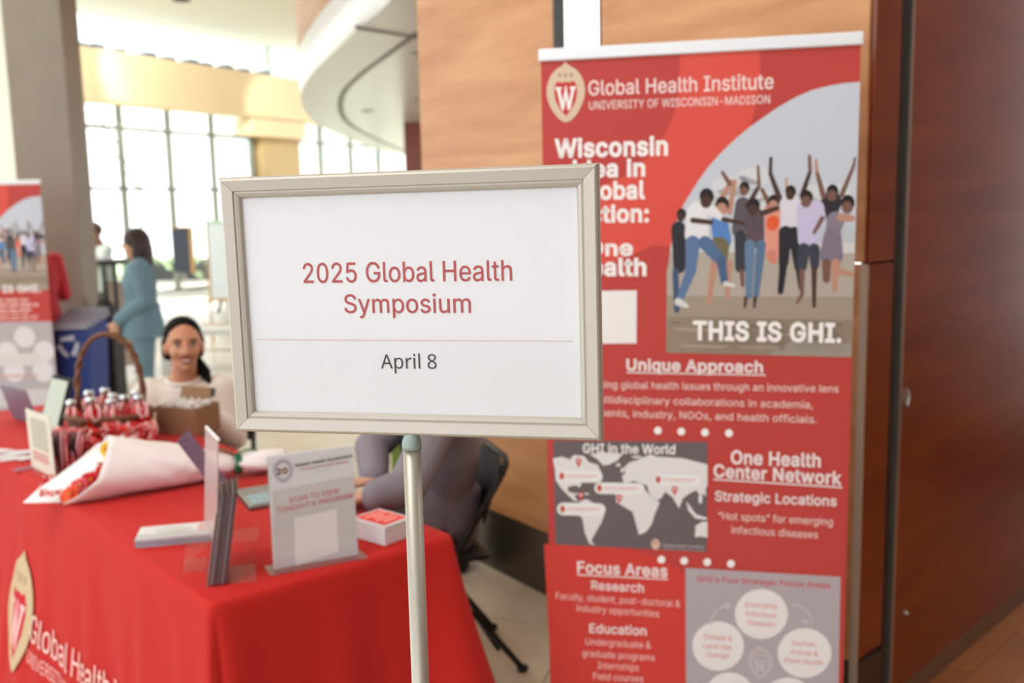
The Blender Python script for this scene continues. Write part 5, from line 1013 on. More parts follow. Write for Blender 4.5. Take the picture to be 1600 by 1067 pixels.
crest(pr_, (aL+aR)/2, (b0+b1x)/2, aR-aL, b1x-b0, beige=(202, 176, 140), red=(196, 22, 40), L=2, white=(238, 190, 190))
(x0, y0), cp_ = pr_.ab(64, 994), .088
pr_.text('Global', x0, y0, x0+.34, y0, cp_, (244, 196, 190), 2, .0, px=False)
pr_.text('Health Institute', x0+.37, y0, x0+1.0, y0, cp_, (244, 196, 190), 2, .0, px=False)
pr_.text('UNIVERSITY OF WISCONSIN-MADISON', x0, y0+.072, x0+.95, y0+.072, .043, (244, 184, 178), 2, .0, px=False)
pr_.build('cloth_print', tc_, mat('cloth_ink', (1, 1, 1)) if False else PAPERP, .0, .0008)
# ------------------------------------------------------------------ THINGS ON THE TABLE
TT = TZ+.0025
def boxframe(o, e1, e2, e3): return M((e1.normalized(), e2.normalized(), e3.normalized())).transposed()
def slab(mb, a, b, c, th, col=None):
    """board spanned from corner a along ab and ac, thickness th"""
    e1, e2 = b-a, c-a; n = e1.cross(e2).normalized()*th
    return mb.add([a, b, b+e2, c, a+n, b+n, b+e2+n, c+n], [(0, 1, 2, 3), (7, 6, 5, 4), (0, 4, 5, 1), (1, 5, 6, 2), (2, 6, 7, 3), (3, 7, 4, 0)], col)
Zv = V((0, 0, 1))
# stack of leaflets
a, b = G(212, 857, TT), G(330, 846, TT); e = (b-a).normalized(); f = V((-e.y, e.x, 0)); f = f if f.y > 0 else -f; ln = .205
LF = mat('leaflet_paper', (222, 220, 222), .6)
for i in range(8):
    d = V((random.uniform(-.004, .004), random.uniform(-.003, .003), 0)); w_ = .1
    c = a+e*ln/2+f*w_/2+d+V((0, 0, .0017+i*.0034))
    o = MB().box((0, 0, 0), (ln, w_, .003), None).build('leaflet', LF if i > 5 else mat('leaflet_lilac', (150, 142, 162), .6) if i % 2 else mat('leaflet_grey', (176, 172, 182), .6), local=True, bevel=.0005)
    o.location = c; o.rotation_euler = (0, 0, math.atan2(e.y, e.x)+random.uniform(-.012, .012))
    tag(o, 'pale folded leaflet in the low pile near the table corner, under the top one', 'leaflet', 'leaflets in the low pile')
o['label'] = 'topmost pale leaflet of the low pile, with a faint grey picture and red mark'; del o['group']
zt = c.z+.0016
P = Print(V((c.x, c.y, zt)), e, -f, Zv)
P.poly([(-.1, .02), (.1, .02), (.1, .047), (-.1, .047)], (196, 198, 196), 1, px=False); P.disc(-.01, .0, .05, .026, (206, 208, 204), 1, px=False)
P.poly([(.055, -.04), (.092, -.04), (.092, .035), (.055, .035)], (212, 176, 174), 2, px=False)
q = P.build('leaflet_print', None, PAPERP); q.parent = o; q.matrix_parent_inverse = (M.Translation(o.location) @ o.rotation_euler.to_matrix().to_4x4()).inverted()
# acrylic holder with dark booklets
ho = G(341, 916, TT); vd = V((-.30, 1, 0)).normalized(); hx = V((vd.y, -vd.x, 0))
hold = thing('leaflet_holder', ho, 'clear acrylic holder with an open pocket at the front corner of the table', 'leaflet holder')
lean = (Zv+hx*.17).normalized()
def hp(x, y, z): return ho + hx*x + vd*y + lean*z
mb = MB(); slab(mb, hp(-.03, 0, .0), hp(-.03, .125, .0), hp(-.03, 0, .125), .002); mb.build('pocket_front', ACRYL, hold)
mb = MB(); slab(mb, hp(.022, 0, .0), hp(.022, .125, .0), hp(.022, 0, .24), .002); mb.build('back_panel', ACRYL, hold)
mb = MB(); slab(mb, hp(-.03, 0, 0), hp(.09, 0, 0), hp(-.03, .125, 0), .002); slab(mb, hp(.022, .12, 0), hp(.09, .12, 0), hp(.022, .12, .1), .002); slab(mb, hp(-.03, .125, 0), hp(.022, .125, 0), hp(-.03, .125, .12), .002); mb.build('base_foot', ACRYL, hold)
mb = MB(); slab(mb, hp(-.085, .12, 0), hp(-.03, .12, 0), hp(-.085, .12, .10), .002); slab(mb, hp(-.085, .12, .001), hp(-.03, .12, .001), hp(-.085, .22, .001), .002); mb.build('side_pocket', ACRYL, hold)
DKB = [mat('booklet_dark', (96, 78, 82), .5), mat('booklet_mauve', (122, 98, 110), .5), mat('booklet_page', (160, 142, 142), .6)]
for i in range(10):
    x = -.024+i*.0044; mb = MB(); tz = .232-.004*(i % 3)+.001*i
    slab(mb, hp(x, .004+.002*(i % 2), .004), hp(x, .116, .004), hp(x, .004+.002*(i % 2), tz), .0036)
    o = mb.build('booklet', DKB[(i*2) % 3 if i % 4 else 0]); tag(o, 'dark narrow booklet standing edge-on in the clear acrylic holder', 'booklet', 'dark booklets in the acrylic holder')
# pale sheet standing in the holder and purple leaflet behind
mb = MB(); a = hp(-.045, .03, .09); a = A(338, 852, 2.24); b_ = A(319, 820, 2.42); c = A(340, 689, 2.20)
slab(mb, a, b_, c, .003); o = mb.build('acrylic_sheet_frame', mat('pale_pink_sheet', (200, 176, 176), .3, trans=0, alpha=.62))
tag(o, 'pale pinkish upright sheet seen almost edge-on, white top edge, beside the dark booklets', 'sheet')
tf = o
mb = MB(); b2t = c+(b_-a); slab(mb, c, b2t, c+Zv*.004, .006); q = mb.build('white_edge', PAPER, tf)
mb = MB(); slab(mb, A(354, 792, 2.42), A(372, 772, 2.46), A(276, 690, 2.62), .003)
o = mb.build('leaflet', mat('purple_leaflet', (92, 62, 84), .45, noise=.85, nscale=60)); tag(o, 'dark purple patterned leaflet leaning across behind the pale upright sheet', 'leaflet')
# acrylic sign with printed sheet
p0, p1_ = G(428, 892, TT), G(559, 868, TT); e = (p1_-p0).normalized(); nn = V((e.y, -e.x, 0)); nn = nn if nn.dot(EYE-p0) > 0 else -nn
wd = (p1_-p0).length; hgt = .292
ac = thing('acrylic_sign_holder', p0, 'upright acrylic sign on the table reading Scan to view tonight\'s program', 'sign')
mb = MB(); slab(mb, p0-nn*.0016+Zv*.004, p1_-nn*.0016+Zv*.004, p0-nn*.0016+Zv*(hgt+.004), .0012); sh = mb.build('printed_sheet', PAPER, ac)
mb = MB(); slab(mb, p0-e*.006+nn*.002+Zv*.002, p1_+e*.006+nn*.002+Zv*.002, p0-e*.006+nn*.002+Zv*hgt, .0016); mb.build('front_panel', ACRYL, ac)
mb = MB(); slab(mb, p0-e*.016+nn*.034, p1_+e*.018+nn*.034, p0-e*.016-nn*.04, .003); mb.build('base_foot', glassmat('acrylic_foot', (.93, .88, .88), .25, .1), ac)
P = Print(p0+nn*.0001, e, -Zv, nn)
def c6(x, y): return 410+x/4.848, 690+y/4.848
P.poly([c6(*q) for q in ((78, 372), (690, 258), (722, 836), (95, 968))], (214, 211, 214), 1)
P.poly([c6(*q) for q in ((240, 580), (560, 510), (575, 835), (250, 935))], (240, 239, 240), 2)
for i in range(20):
    t = i/20*2*pi; x, y = 155+62*math.cos(t), 218+74*math.sin(t); P.disc(*c6(x, y), 3.2, 3.6, (206, 200, 222), 2)
P.text('20', *c6(108, 250), *c6(190, 238), 8.8, (142, 56, 48), 3, .06)
P.text('Global Health Symposium', 461, 729.5, 550.5, 713.5, 4.6, (60, 58, 64), 3, .04); P.text('University of Wisconsin-Madison', 469, 735, 544, 722, 3.2, (206, 110, 110), 3, .03)
P.text('April 8', 494, 738, 514, 734.5, 2.4, (180, 176, 190), 3, .0, 'A')
P.text('SCAN TO VIEW', 452, 785.5, 530, 770, 8, (206, 84, 88), 3, .012); P.text("TONIGHT'S PROGRAM", 432, 802, 550.5, 777.5, 8, (206, 78, 82), 3, .012)
P.build('sheet_print', sh, PAPERP, .0004, .0002)
# block of cards with a red printed top
F0 = G(602, 853, TT); e1 = (G(641, 838, TT)-F0).normalized(); e2 = V((-e1.y, e1.x, 0)); e2 = e2 if e2.x < 0 else -e2
cb = thing('card_stack', F0, 'thick block of white cards with a red printed top card', 'cards')
w1, w2, hb = .105, .135, .052
mb = MB()
for i in range(26):
    j = V((random.uniform(-.0008, .0008), random.uniform(-.0008, .0008), 0)); slab(mb, F0+j+Zv*(i*.002), F0+j+e1*w1+Zv*(i*.002), F0+j+e2*w2+Zv*(i*.002), .0018)
mb.build('cards', mat('card_white', (222, 219, 222), .6), cb)['kind'] = 'stuff'
P = Print(F0+Zv*(hb+.0004), e1, -e2, Zv)
P.poly([(.01, -.012), (.095, -.012), (.095, -.125), (.01, -.125)], (228, 70, 64), 1, px=False)
for k, (x0, x1) in enumerate(((.03, .08), (.022, .085), (.035, .075), (.02, .09))):
    y = -.03-.022*k; P.poly([(x0, y), (x1, y), (x1, y-.01), (x0, y-.01)], (240, 176, 168), 2, px=False)
P.build('card_print', cb, PAPERP)
# slim keyboard deck
q0 = G(391, 797, TT); q1 = G(548, 772, TT); q2 = G(371, 756, TT); e1 = (q1-q0).normalized()
kb = thing('keyboard', q0, 'slim silver keyboard deck with pale keys behind the booklet holder', 'keyboard')
ee = e1*.30; e2 = V((-e1.y, e1.x, 0)); e2 = e2 if e2.y > 0 else -e2
mb = MB(); slab(mb, q0, q0+ee, q0+e2*.215, .012); mb.build('deck', mat('deck_silver', (150, 148, 142), .35, .5), kb, bevel=.004)
mb = MB(); slab(mb, q0-e1*.003-e2*.003, q0+ee, q0-e1*.003+e2*.218, .004); mb.build('rubber_edge', BLACKP, kb)
KM = mat('pale_key', (158, 184, 192), .5)
for r_ in range(5):
    for k in range(13):
        a = q0+e1*(.012+.0212*k)+e2*(.012+.021*r_)+Zv*.0125; mb = MB(); slab(mb, a, a+e1*.0185, a+e2*.0185, .0018); mb.build('key', KM, kb)

# bouquet in white paper
bq = thing('bouquet', G(240, 760, TT), 'bouquet of red and yellow flowers lying in a white paper wrap with green ribbon', 'bouquet')
A0, A1, A2 = A(150, 728, 3.02)+V((0, 0, 0)), A(366, 727, 3.2), A(447, 727, 3.28)
A0.z, A1.z, A2.z = TT+.085, TT+.045, TT+.043
wp = MB(); ax_ = (A1-A0).normalized(); sd = V((ax_.y, -ax_.x, 0)); sd = sd if sd.y < 0 else -sd; upn = sd.cross(ax_); upn = upn if upn.z > 0 else -upn
NS, NT = 40, 22; vs = []
rr = random.Random(5)
for j in range(NT+1):
    t = j/NT
    for i in range(NS):
        th = 2*pi*i/NS; low = max(0, -math.sin(th)); fr = math.cos(th)   # fr: towards the camera
        st0 = -.17*low**1.2*(.6+.4*max(0, fr)) + .02*math.sin(th)+ .03*max(0, math.sin(th))
        tt = t + (1-t)*st0/.62*1.0
        c = A0 + (A1-A0)*tt
        r = .098*(1-t)**.75+.026; r *= 1+.05*math.sin(th*5+t*9)*(t)**.5+.02*math.sin(th*9+t*20)+(.07*math.sin(th*7+t*31)+.05*math.sin(th*3-t*43))*max(0, t-.45)*2
        p = c + sd*math.cos(th)*r*1.12 + upn*math.sin(th)*r*.86
        p.z = max(p.z, TT+.001+.001*(i % 2)); vs.append(p)
wp.add(vs, [(j*NS+i, j*NS+(i+1) % NS, (j+1)*NS+(i+1) % NS, (j+1)*NS+i) for j in range(NT) for i in range(NS)])
PW_ = mat('wrap_paper', (240, 232, 234), .6, bump=.5, nscale=14)
o = wp.build('paper_wrap', PW_, bq, smooth=True, fix=False); m_ = o.modifiers.new('thick', 'SOLIDIFY'); m_.thickness = .0012
tl_ = MB(); vs = []
for j in range(13):
    t = j/12; c = A1.lerp(A2, t)
    for i in range(20):
        th = 2*pi*i/20; r = .028+.014*math.sin(pi*min(1, t*.9))*(1 if t < .98 else .8); r *= 1+.12*math.sin(th*4+t*6)
        p = c+sd*math.cos(th)*r*1.15+upn*math.sin(th)*r*.9; p.z = max(p.z, TT+.001); vs.append(p)
tl_.add(vs, [(j*20+i, j*20+(i+1) % 20, (j+1)*20+(i+1) % 20, (j+1)*20+i) for j in range(12) for i in range(20)]+[tuple(range(20)), tuple(range(240, 260))]).build('paper_tail', PW_, bq, smooth=True)
GRN = mat('green_ribbon', (22, 104, 62), .35); rb = MB()
for k in range(3): rb.tube([A1+ax_*(.004+.007*k)+sd*math.cos(t)*.034+upn*math.sin(t)*.031 for t in [2*pi*i/16 for i in range(16)]], .0045, 6, closed=True)
for s_, l_ in ((1, .055), (-1, .07)):
    rb.tube([A1+upn*.03, A1+upn*.05-ax_*s_*.03+sd*.01, A1+upn*.052-ax_*s_*l_, A1+upn*.03-ax_*s_*(l_+.015)], .0035, 6, flat=2)
rb.build('ribbon', GRN, bq, smooth=True)
P = Print(A0+(A1-A0)*.28+sd*.03+upn*.108, ax_, -upn, (sd*.3+upn).normalized())
def flower(c, r, m, pet=9, dirn=None):
    d = dirn or -ax_; a = d.orthogonal().normalized(); b = d.cross(a); mb = MB()
    for ring in (0, 1):
        for k in range(pet):
            t = 2*pi*(k+.5*ring)/pet; v = (a*math.cos(t)+b*math.sin(t)); w_ = (b*math.cos(t)-a*math.sin(t)); rr_ = r*(1-.3*ring)
            mb.add([c+d*.002, c+v*rr_*.6+w_*rr_*.24+d*(.006+.008*ring), c+v*rr_+d*(.004+.012*ring), c+v*rr_*.6-w_*rr_*.24+d*(.006+.008*ring)], [(0, 1, 2, 3)])
    o = mb.build('flower_head', m, bq, fix=False); MB().ell(c+d*.008, r*.22, n=10, m=6).build('flower_centre', mat('flower_centre', (206, 120, 40), .8), o, smooth=True)
RF, YF, OF, PF = mat('petal_red', (214, 34, 40), .5), mat('petal_yellow', (240, 200, 40), .5), mat('petal_orange', (238, 92, 52), .5), mat('petal_pink', (232, 96, 110), .5)
def bp(x, y, Y): return A(x, y, Y)
bs = [A(36, 789, 2.93), A(60, 764, 3.04), A(92, 742, 3.12), A(124, 718, 3.18), A(152, 694, 3.2), A(192, 680, 3.16)]
fsn = [A(100, 792, 2.93), A(112, 780, 2.98), A(128, 762, 3.02), A(146, 744, 3.05), A(170, 722, 3.07), A(205, 706, 3.06)]
for q in bs+fsn: q.z = max(q.z, TT+.004)
mbx = MB(); mbx.add(bs+fsn, [(i, i+1, 7+i, 6+i) for i in range(5)]); ob_ = mbx.build('paper_flap', PW_, bq, smooth=True, fix=False)
sl = ob_.modifiers.new('thick', 'SOLIDIFY'); sl.thickness = .0012
BLM = [(x+rr.uniform(-9, 9), y+rr.uniform(-8, 8), Y+.02, r*rr.uniform(.35, .6), m) for _ in range(3) for x, y, Y, r, m in ((178, 712, 3.04, .05, YF), (162, 735, 2.98, .042, RF), (145, 750, 2.96, .045, RF), (128, 762, 2.94, .045, PF), (112, 775, 2.92, .045, OF), (168, 752, 2.98, .04, PF))]
for x, y, Y, r, m in BLM+list(((178, 712, 3.04, .034, YF), (168, 702, 3.08, .03, YF), (162, 735, 2.98, .03, RF), (145, 750, 2.96, .032, RF), (128, 758, 2.94, .03, PF), (112, 772, 2.92, .034, OF))):
    flower(bp(x, y, Y), r, m, 11, (-ax_+sd*.9+Zv*.5).normalized())
lf = MB()
for x, y in ((172, 728), (165, 724), (176, 738), (140, 775), (158, 742), (170, 745), (150, 764)):
    c = bp(x, y, 2.96); d = V((rr.uniform(-1, 1), rr.uniform(-.3, .3), rr.uniform(-.6, .6))).normalized(); e = d.orthogonal().normalized()
    o = MB().add([c-d*.022, c+e*.009+Zv*.003, c+d*.022, c-e*.009], [(0, 1, 2, 3)]).build('leaf', mat('leaf_green', (62, 92, 48), .6), bq, fix=False)
st_m = MB()
for k in range(7): st_m.tube([A0+sd*rr.uniform(-.03, .03)+upn*rr.uniform(-.03, .03), A1+sd*rr.uniform(-.012, .012)], .003, 5)
st_m.build('stems', mat('stem_green', (80, 116, 60), .6), bq)
P = Print(bp(218, 711, 3.0)-V((0, 0, 0)), ax_, -upn, sd)
# small green printed mark on the wrap
mk = MB(); ca = A0.lerp(A1, .30); 
mk.add([ca+ax_*x+sd*math.cos(th)*.0955+upn*math.sin(th)*.078 for x in (-.01, .075) for th in (.95, 1.2)], [(0, 1, 3, 2)])
mk.build('printed_mark', mat('mark_green', (176, 190, 160), .7), bq, fix=False)

# wicker basket with a tall handle
bc = A(176, 700, 3.74); bc.z = TT
bk = thing('wicker_basket', bc, 'brown wicker basket with a tall arched handle, filled with red bottles', 'basket')
WK = mat('wicker', (112, 70, 46), .6, noise=.3, nscale=60); NW = 30; rb_, rt_ = .125, .158
for k in range(7):
    z = .008+k*.017; r = rb_+(rt_-rb_)*k/6
    MB().tube([bc+V((math.cos(t)*(r+.004*math.sin(t*15+k*pi)), math.sin(t)*.85*(r+.004*math.sin(t*15+k*pi)), z)) for t in [2*pi*i/60 for i in range(60)]], .0085, 6, closed=True).build('wicker_strand', WK, bk, smooth=True)
for k in range(15):
    t = 2*pi*k/15; MB().tube([bc+V((math.cos(t)*rb_, math.sin(t)*rb_*.85, .0)), bc+V((math.cos(t)*rt_, math.sin(t)*rt_*.85, .118))], .005, 5).build('wicker_stake', WK, bk)
MB().lathe([(0, .001), (rb_, .001), (rb_, .008), (0, .008)], bc, 30).build('basket_floor', WK, bk)
for k in (0, 1):
    MB().tube([bc+V((math.cos(t)*(rt_+.006)+.003*math.sin(t*20+k*pi), math.sin(t)*.85*(rt_+.006), .122+.005*math.sin(t*20+k*pi+pi/2))) for t in [2*pi*i/80 for i in range(80)]], .008, 6, closed=True).build('rim', WK, bk, smooth=True)
for ph_ in (0, pi):
    pts = []
    for i in range(41):
        t = pi*i/40; x = -.132*math.cos(t); z = .10+.335*math.sin(t)**.62; pts.append(bc+V((x+.006*math.cos(t*14+ph_), .02+.008*math.sin(t*14+ph_), z+.004*math.cos(t*14+ph_))))
    MB().tube(pts, .0085, 7).build('handle', WK, bk, smooth=True)
REDG = mat('red_gloss', (196, 8, 18), .18, coat=.5); CHR = mat('bright_chrome', (210, 214, 220), .12, .9); STR = mat('strap_pink', (232, 176, 176), .5)
spots_ = [(120, 655, 3.72), (150, 650, 3.64), (136, 640, 3.84), (172, 645, 3.80), (180, 655, 3.68), (198, 648, 3.76), (222, 648, 3.70), (212, 640, 3.84), (160, 636, 3.9)]
bt0 = None
for x, y, Y in spots_:
    p = A(x, y+12, Y); z0 = p.z-.02
    if bt0 is None:
        bt0 = thing('bottle', (0, 0, 0), 'x', 'bottle'); 
        MB().lathe([(0, 0), (.025, 0), (.029, .006), (.030, .05), (.026, .07), (.014, .088), (.0125, .096), (0, .096)], (0, 0, 0), 20).build('glass_body', REDG, bt0, smooth=True, local=True)
        MB().lathe([(0, .094), (.015, .094), (.0155, .118), (.012, .122), (0, .122)], (0, 0, 0), 16).build('cap', CHR, bt0, smooth=True, local=True)
        MB().tube([(0.012, -.014, .098), (.018, -.03, .08), (.012, -.036, .05), (-.004, -.036, .046), (-.010, -.03, .07), (-.006, -.016, .098)], .0034, 6, flat=1.6).build('strap', STR, bt0, smooth=True, local=True)
        o = bt0
    else: o = copy_tree(bt0)
    o.scale = (1.22, 1.22, 1.12); o.location = (p.x, p.y, z0-.005); o.rotation_euler = (random.uniform(-.15, .15), random.uniform(-.15, .15), random.uniform(-.8, .8))
    tag(o, 'small glossy red bottle with silver cap and pink strap, in the wicker basket', 'bottle', 'red bottles in the wicker basket')
# crinkled red and white tissue over the basket's front
ts = MB(); rr = random.Random(11)
def scrap(p, s, col):
    d = V((rr.uniform(-1, 1), rr.uniform(-.6, .6), rr.uniform(-1, 1))).normalized(); e = d.orthogonal().normalized(); f = d.cross(e)*rr.uniform(.1, .5)
    ts.add([p-d*s, p+e*s*.5+f*s, p+d*s, p-e*s*.5+f*s*.6], [(0, 1, 2), (0, 2, 3)], col)
cols_ = [(206, 22, 28), (220, 60, 58), (236, 170, 170), (240, 200, 200), (190, 16, 24), (226, 110, 110)]
for i in range(1300):
    x = rr.uniform(80, 245); y = rr.uniform(672, 694) if x < 160 else rr.uniform(664, 688)
    scrap(A(x, y+rr.uniform(-4, 4), rr.uniform(3.5, 3.62)), rr.uniform(.006, .02), rr.choice(cols_))
for i in range(500):
    x = rr.uniform(120, 150); scrap(A(x, rr.uniform(685, 720), rr.uniform(3.4, 3.5)), rr.uniform(.006, .018), rr.choice(cols_[:3]))
for i in range(240):
    scrap(G(rr.uniform(62, 135), rr.uniform(745, 775), TT+.012), rr.uniform(.006, .016), rr.choice(cols_))
tag(ts.build('tissue_paper', PAPERP, fix=False), 'crinkled red and white tissue scraps spilling over the front of the basket', 'tissue paper', kind='stuff')
rbm = MB()
for i in range(26):
    x = 84+i*1.9; Y = 3.36+.02*(i % 3); p0_ = A(x, 676+rr.uniform(-3, 3), Y); p1x = G(x+rr.uniform(0, 6), 737-max(0, x-100)*.5, TT+.006); p1x.y = min(p1x.y, Y+.02)
    col = [(60, 24, 30), (226, 168, 178), (186, 20, 34), (40, 20, 26), (214, 130, 140)][i % 5]
    mid = (p0_+p1x)/2+V((rr.uniform(-.01, .01), -.02, .01)); p1x.z = TT+.008
    rbm.tube([p0_, mid, p1x], [.006, .009, .007], 7, flat=.6, col=col)
tag(rbm.build('gift_ribbons', printmat('ribbon_gloss', .3, .5), fix=True, smooth=True), 'bunch of dark, red and pink striped ribbons hanging behind the small upright card', 'ribbons', kind='stuff')
# cardboard box with white filling
cbx = G(246, 676, TT); cr_ = G(308, 681, TT); e1 = (cr_-cbx).normalized(); e2 = V((-e1.y, e1.x, 0)); wcb = (cr_-cbx).length; dcb = .15; hcb = .113
CARD = mat('cardboard', (150, 112, 84), .8, noise=.06, nscale=30)
cx2 = thing('cardboard_box', cbx, 'small open brown cardboard box with white filling, in front of the seated woman', 'box')
def wall4(a, b): mb = MB(); slab(mb, a, b, a+Zv*hcb, .003); return mb
wall4(cbx, cbx+e1*wcb).build('side_panel', CARD, cx2); wall4(cbx+e2*dcb, cbx+e1*wcb+e2*dcb).build('side_panel', CARD, cx2)
wall4(cbx, cbx+e2*dcb).build('side_panel', CARD, cx2); wall4(cbx+e1*(wcb-.003), cbx+e1*(wcb-.003)+e2*dcb).build('side_panel', CARD, cx2)
mb = MB(); slab(mb, cbx, cbx+e1*wcb, cbx+e2*dcb, .003); mb.build('bottom_panel', CARD, cx2)
mb = MB(); slab(mb, cbx+e2*dcb+Zv*hcb, cbx+e2*dcb+e1*wcb*.8+Zv*hcb, cbx+e2*(dcb+.02)+Zv*(hcb+.055), .003); mb.build('flap', CARD, cx2)
mb = MB(); q = cbx+e1*wcb*.8+e2*dcb+Zv*(hcb+.02); slab(mb, q, q+e1*.02, q+e2*.01+Zv*.035, .004); mb.build('dark_latch', BLACKP, cx2)
ts = MB()
for i in range(260):
    scrap(cbx+e1*rr.uniform(.015, wcb-.015)+e2*rr.uniform(.012, dcb-.012)+Zv*rr.uniform(hcb-.03, hcb+.014), rr.uniform(.008, .014), (236, 230, 224))
ts.build('white_filling', PAPERP, cx2, fix=False)['kind'] = 'stuff'
# small upright printed card on a stand
a, b = G(51, 729, TT), G(88, 747, TT)
us = thing('table_card', (a+b)/2, 'small upright cream card holder standing left of the bouquet', 'card')
e1 = b-a; nn = V((e1.y, -e1.x, 0)).normalized(); nn = nn if nn.dot(EYE-a) > 0 else -nn; lean2 = (Zv-nn*.0+e1.normalized()*-.06)
mb = MB(); slab(mb, a, b, a+lean2*.215, .003); mb.build('card_panel', mat('cream_card', (214, 206, 192), .5), us)
mb = MB(); slab(mb, a+nn*.03, b+nn*.03, a-nn*.03, .003); mb.build('card_foot', ACRYL, us)
P = Print(a+nn*.0036, e1.normalized(), -lean2, nn); wv = e1.length
for k in range(13): P.poly([(wv*.18, -.19+k*.0085), (wv*.85, -.19+k*.0085), (wv*.85, -.185+k*.0085), (wv*.18, -.185+k*.0085)], (178, 172, 156), 1, px=False)
for k in range(4): P.poly([(wv*.15, -.07+k*.009), (wv*.8, -.07+k*.009), (wv*.8, -.064+k*.009), (wv*.15, -.064+k*.009)], (206, 140, 132), 1, px=False)
P.build('card_print', us, PAPERP)
# dark-framed tablet and grey-lilac laptop
a, b, c = A(62, 664, 3.9), A(94, 672, 3.85), A(82, 585, 4.02); dz = TT+.002-min(a.z, b.z)
tb_ = thing('tablet_stand', a, 'tilted tablet with dark frame and pale screen behind the small upright card', 'tablet')
k_ = (c-a).normalized(); 
while min(a.z, b.z) > TT+.006: a -= k_*.004; b -= k_*.004
mb = MB(); slab(mb, a, b, c, -.008); mb.build('dark_frame', BLACKP, tb_, bevel=.002)
e1 = (b-a); n_ = e1.cross(c-a).normalized(); n_ = n_ if n_.dot(EYE-a) > 0 else -n_
h_ = c-a; mb = MB(); slab(mb, a+e1*.1+h_*.06+n_*.0085, a+e1*.9+h_*.06+n_*.0085, a+e1*.1+h_*.93+n_*.0085, .0006); mb.build('screen', mat('pale_screen', (190, 200, 188), .15), tb_)
mb = MB(); mid = (a+b)/2; slab(mb, mid+h_*.5-n_*.01, mid+h_*.5-n_*.01+e1*.1, V((mid.x-n_.x*.09, mid.y-n_.y*.09, TT+.003)), .004); mb.build('prop_leg', BLACKP, tb_)
a, b, c = A(44, 655, 4.22), A(66, 664, 4.06), A(22, 598, 4.34)
lp = thing('laptop', (a.x, a.y, TT), 'open laptop seen from behind with a dull lilac-grey lid, far end of the table', 'laptop')
a = G(40, 652, TT+.012); e1 = (A(67, 650, 4.15)-A(30, 640, 4.3)); e1.z = 0; e1 = e1.normalized()*.26; up_ = (Zv-V((.10, -.1, 0))*0+V((-e1.y, e1.x, 0)).normalized()*.0).normalized()
a = A(20, 640, 4.25); a.z = TT+.012; 
mb = MB(); slab(mb, a, a+e1, a+V((-.03, -.03, .155)), .006); mb.build('lid', mat('lilac_lid', (122, 112, 132), .4, .3), lp, bevel=.003)
e2 = V((-e1.y, e1.x, 0)).normalized(); e2 = e2 if e2.y > 0 else -e2
mb = MB(); slab(mb, a-Zv*.011, a+e1-Zv*.011, a+e2*.18-Zv*.011, .011); mb.build('base', mat('lilac_lid', (1, 1, 1)), lp, bevel=.003)
# loose white cards
for k, (x, y, r) in enumerate(((6, 712, .3), (20, 716, .5), (30, 706, .1), (42, 706, .7), (0, 704, -.3), (46, 714, .9))):
    p = G(x, y, TT+.001+.0012*k); o = MB().box((0, 0, 0), (.089, .052, .001)).build('name_card', mat('card_white', (1, 1, 1)), local=True); o.location = p; o.rotation_euler = (0, 0, r)
    tag(o, 'loose white card scattered at the far left of the red table', 'card', 'loose white cards at the far left')
p = G(38, 732, TT+.001); o = MB().box((0, 0, 0), (.07, .04, .002)).build('name_card', mat('violet_card', (150, 84, 110), .5), local=True); o.location = p; o.rotation_euler = (0, 0, .8)
tag(o, 'small violet card lying on the red cloth before the upright cream card', 'card')

# ------------------------------------------------------------------ PEOPLE
def remesh(mb, name, m, parent, vox, it=4, fac=.5):
    o = mb.build(name, m, parent, fix=True)
    r = o.modifiers.new('r', 'REMESH'); r.mode = 'VOXEL'; r.voxel_size = vox
    if it: s_ = o.modifiers.new('s', 'SMOOTH'); s_.iterations = it; s_.factor = fac
    dg_ = bpy.context.evaluated_depsgraph_get(); me = bpy.data.meshes.new_from_object(o.evaluated_get(dg_)); o.modifiers.clear(); o.data = me
    me.polygons.foreach_set('use_smooth', [True]*len(me.polygons)); return o
def limb(mb, pts, rs, n=12):
    pts = [V(p) for p in pts]; fine = []; fr = []
    for i in range(len(pts)-1):
        for k in range(4): t = k/4; fine.append(pts[i].lerp(pts[i+1], t)); fr.append(rs[i]*(1-t)+rs[i+1]*t)
    fine.append(pts[-1]); fr.append(rs[-1]); mb.tube(fine, fr, n)
    for p, r in ((pts[0], rs[0]), (pts[-1], rs[-1])): mb.ell(p, r, n=12, m=8)
    for p, r in list(zip(pts, rs))[1:-1]: mb.ell(p, r*1.01, n=12, m=8)
def loft(mb, secs, side, n=20):
    """secs: (centre, half-width, half-depth)"""
    side = V(side).normalized(); vs = []
    k = len(secs)
    for i, (c, a, b) in enumerate(secs):
        t = (V(secs[min(i+1, k-1)][0])-V(secs[max(i-1, 0)][0])).normalized(); s_ = (side-t*side.dot(t)).normalized(); f_ = t.cross(s_)
        vs += [V(c)+s_*math.cos(2*pi*j/n)*a+f_*math.sin(2*pi*j/n)*b for j in range(n)]
    mb.add(vs, [(i*n+j, i*n+(j+1) % n, (i+1)*n+(j+1) % n, (i+1)*n+j) for i in range(k-1) for j in range(n)]+[tuple(range(n))[::-1], tuple((k-1)*n+j for j in range(n))])
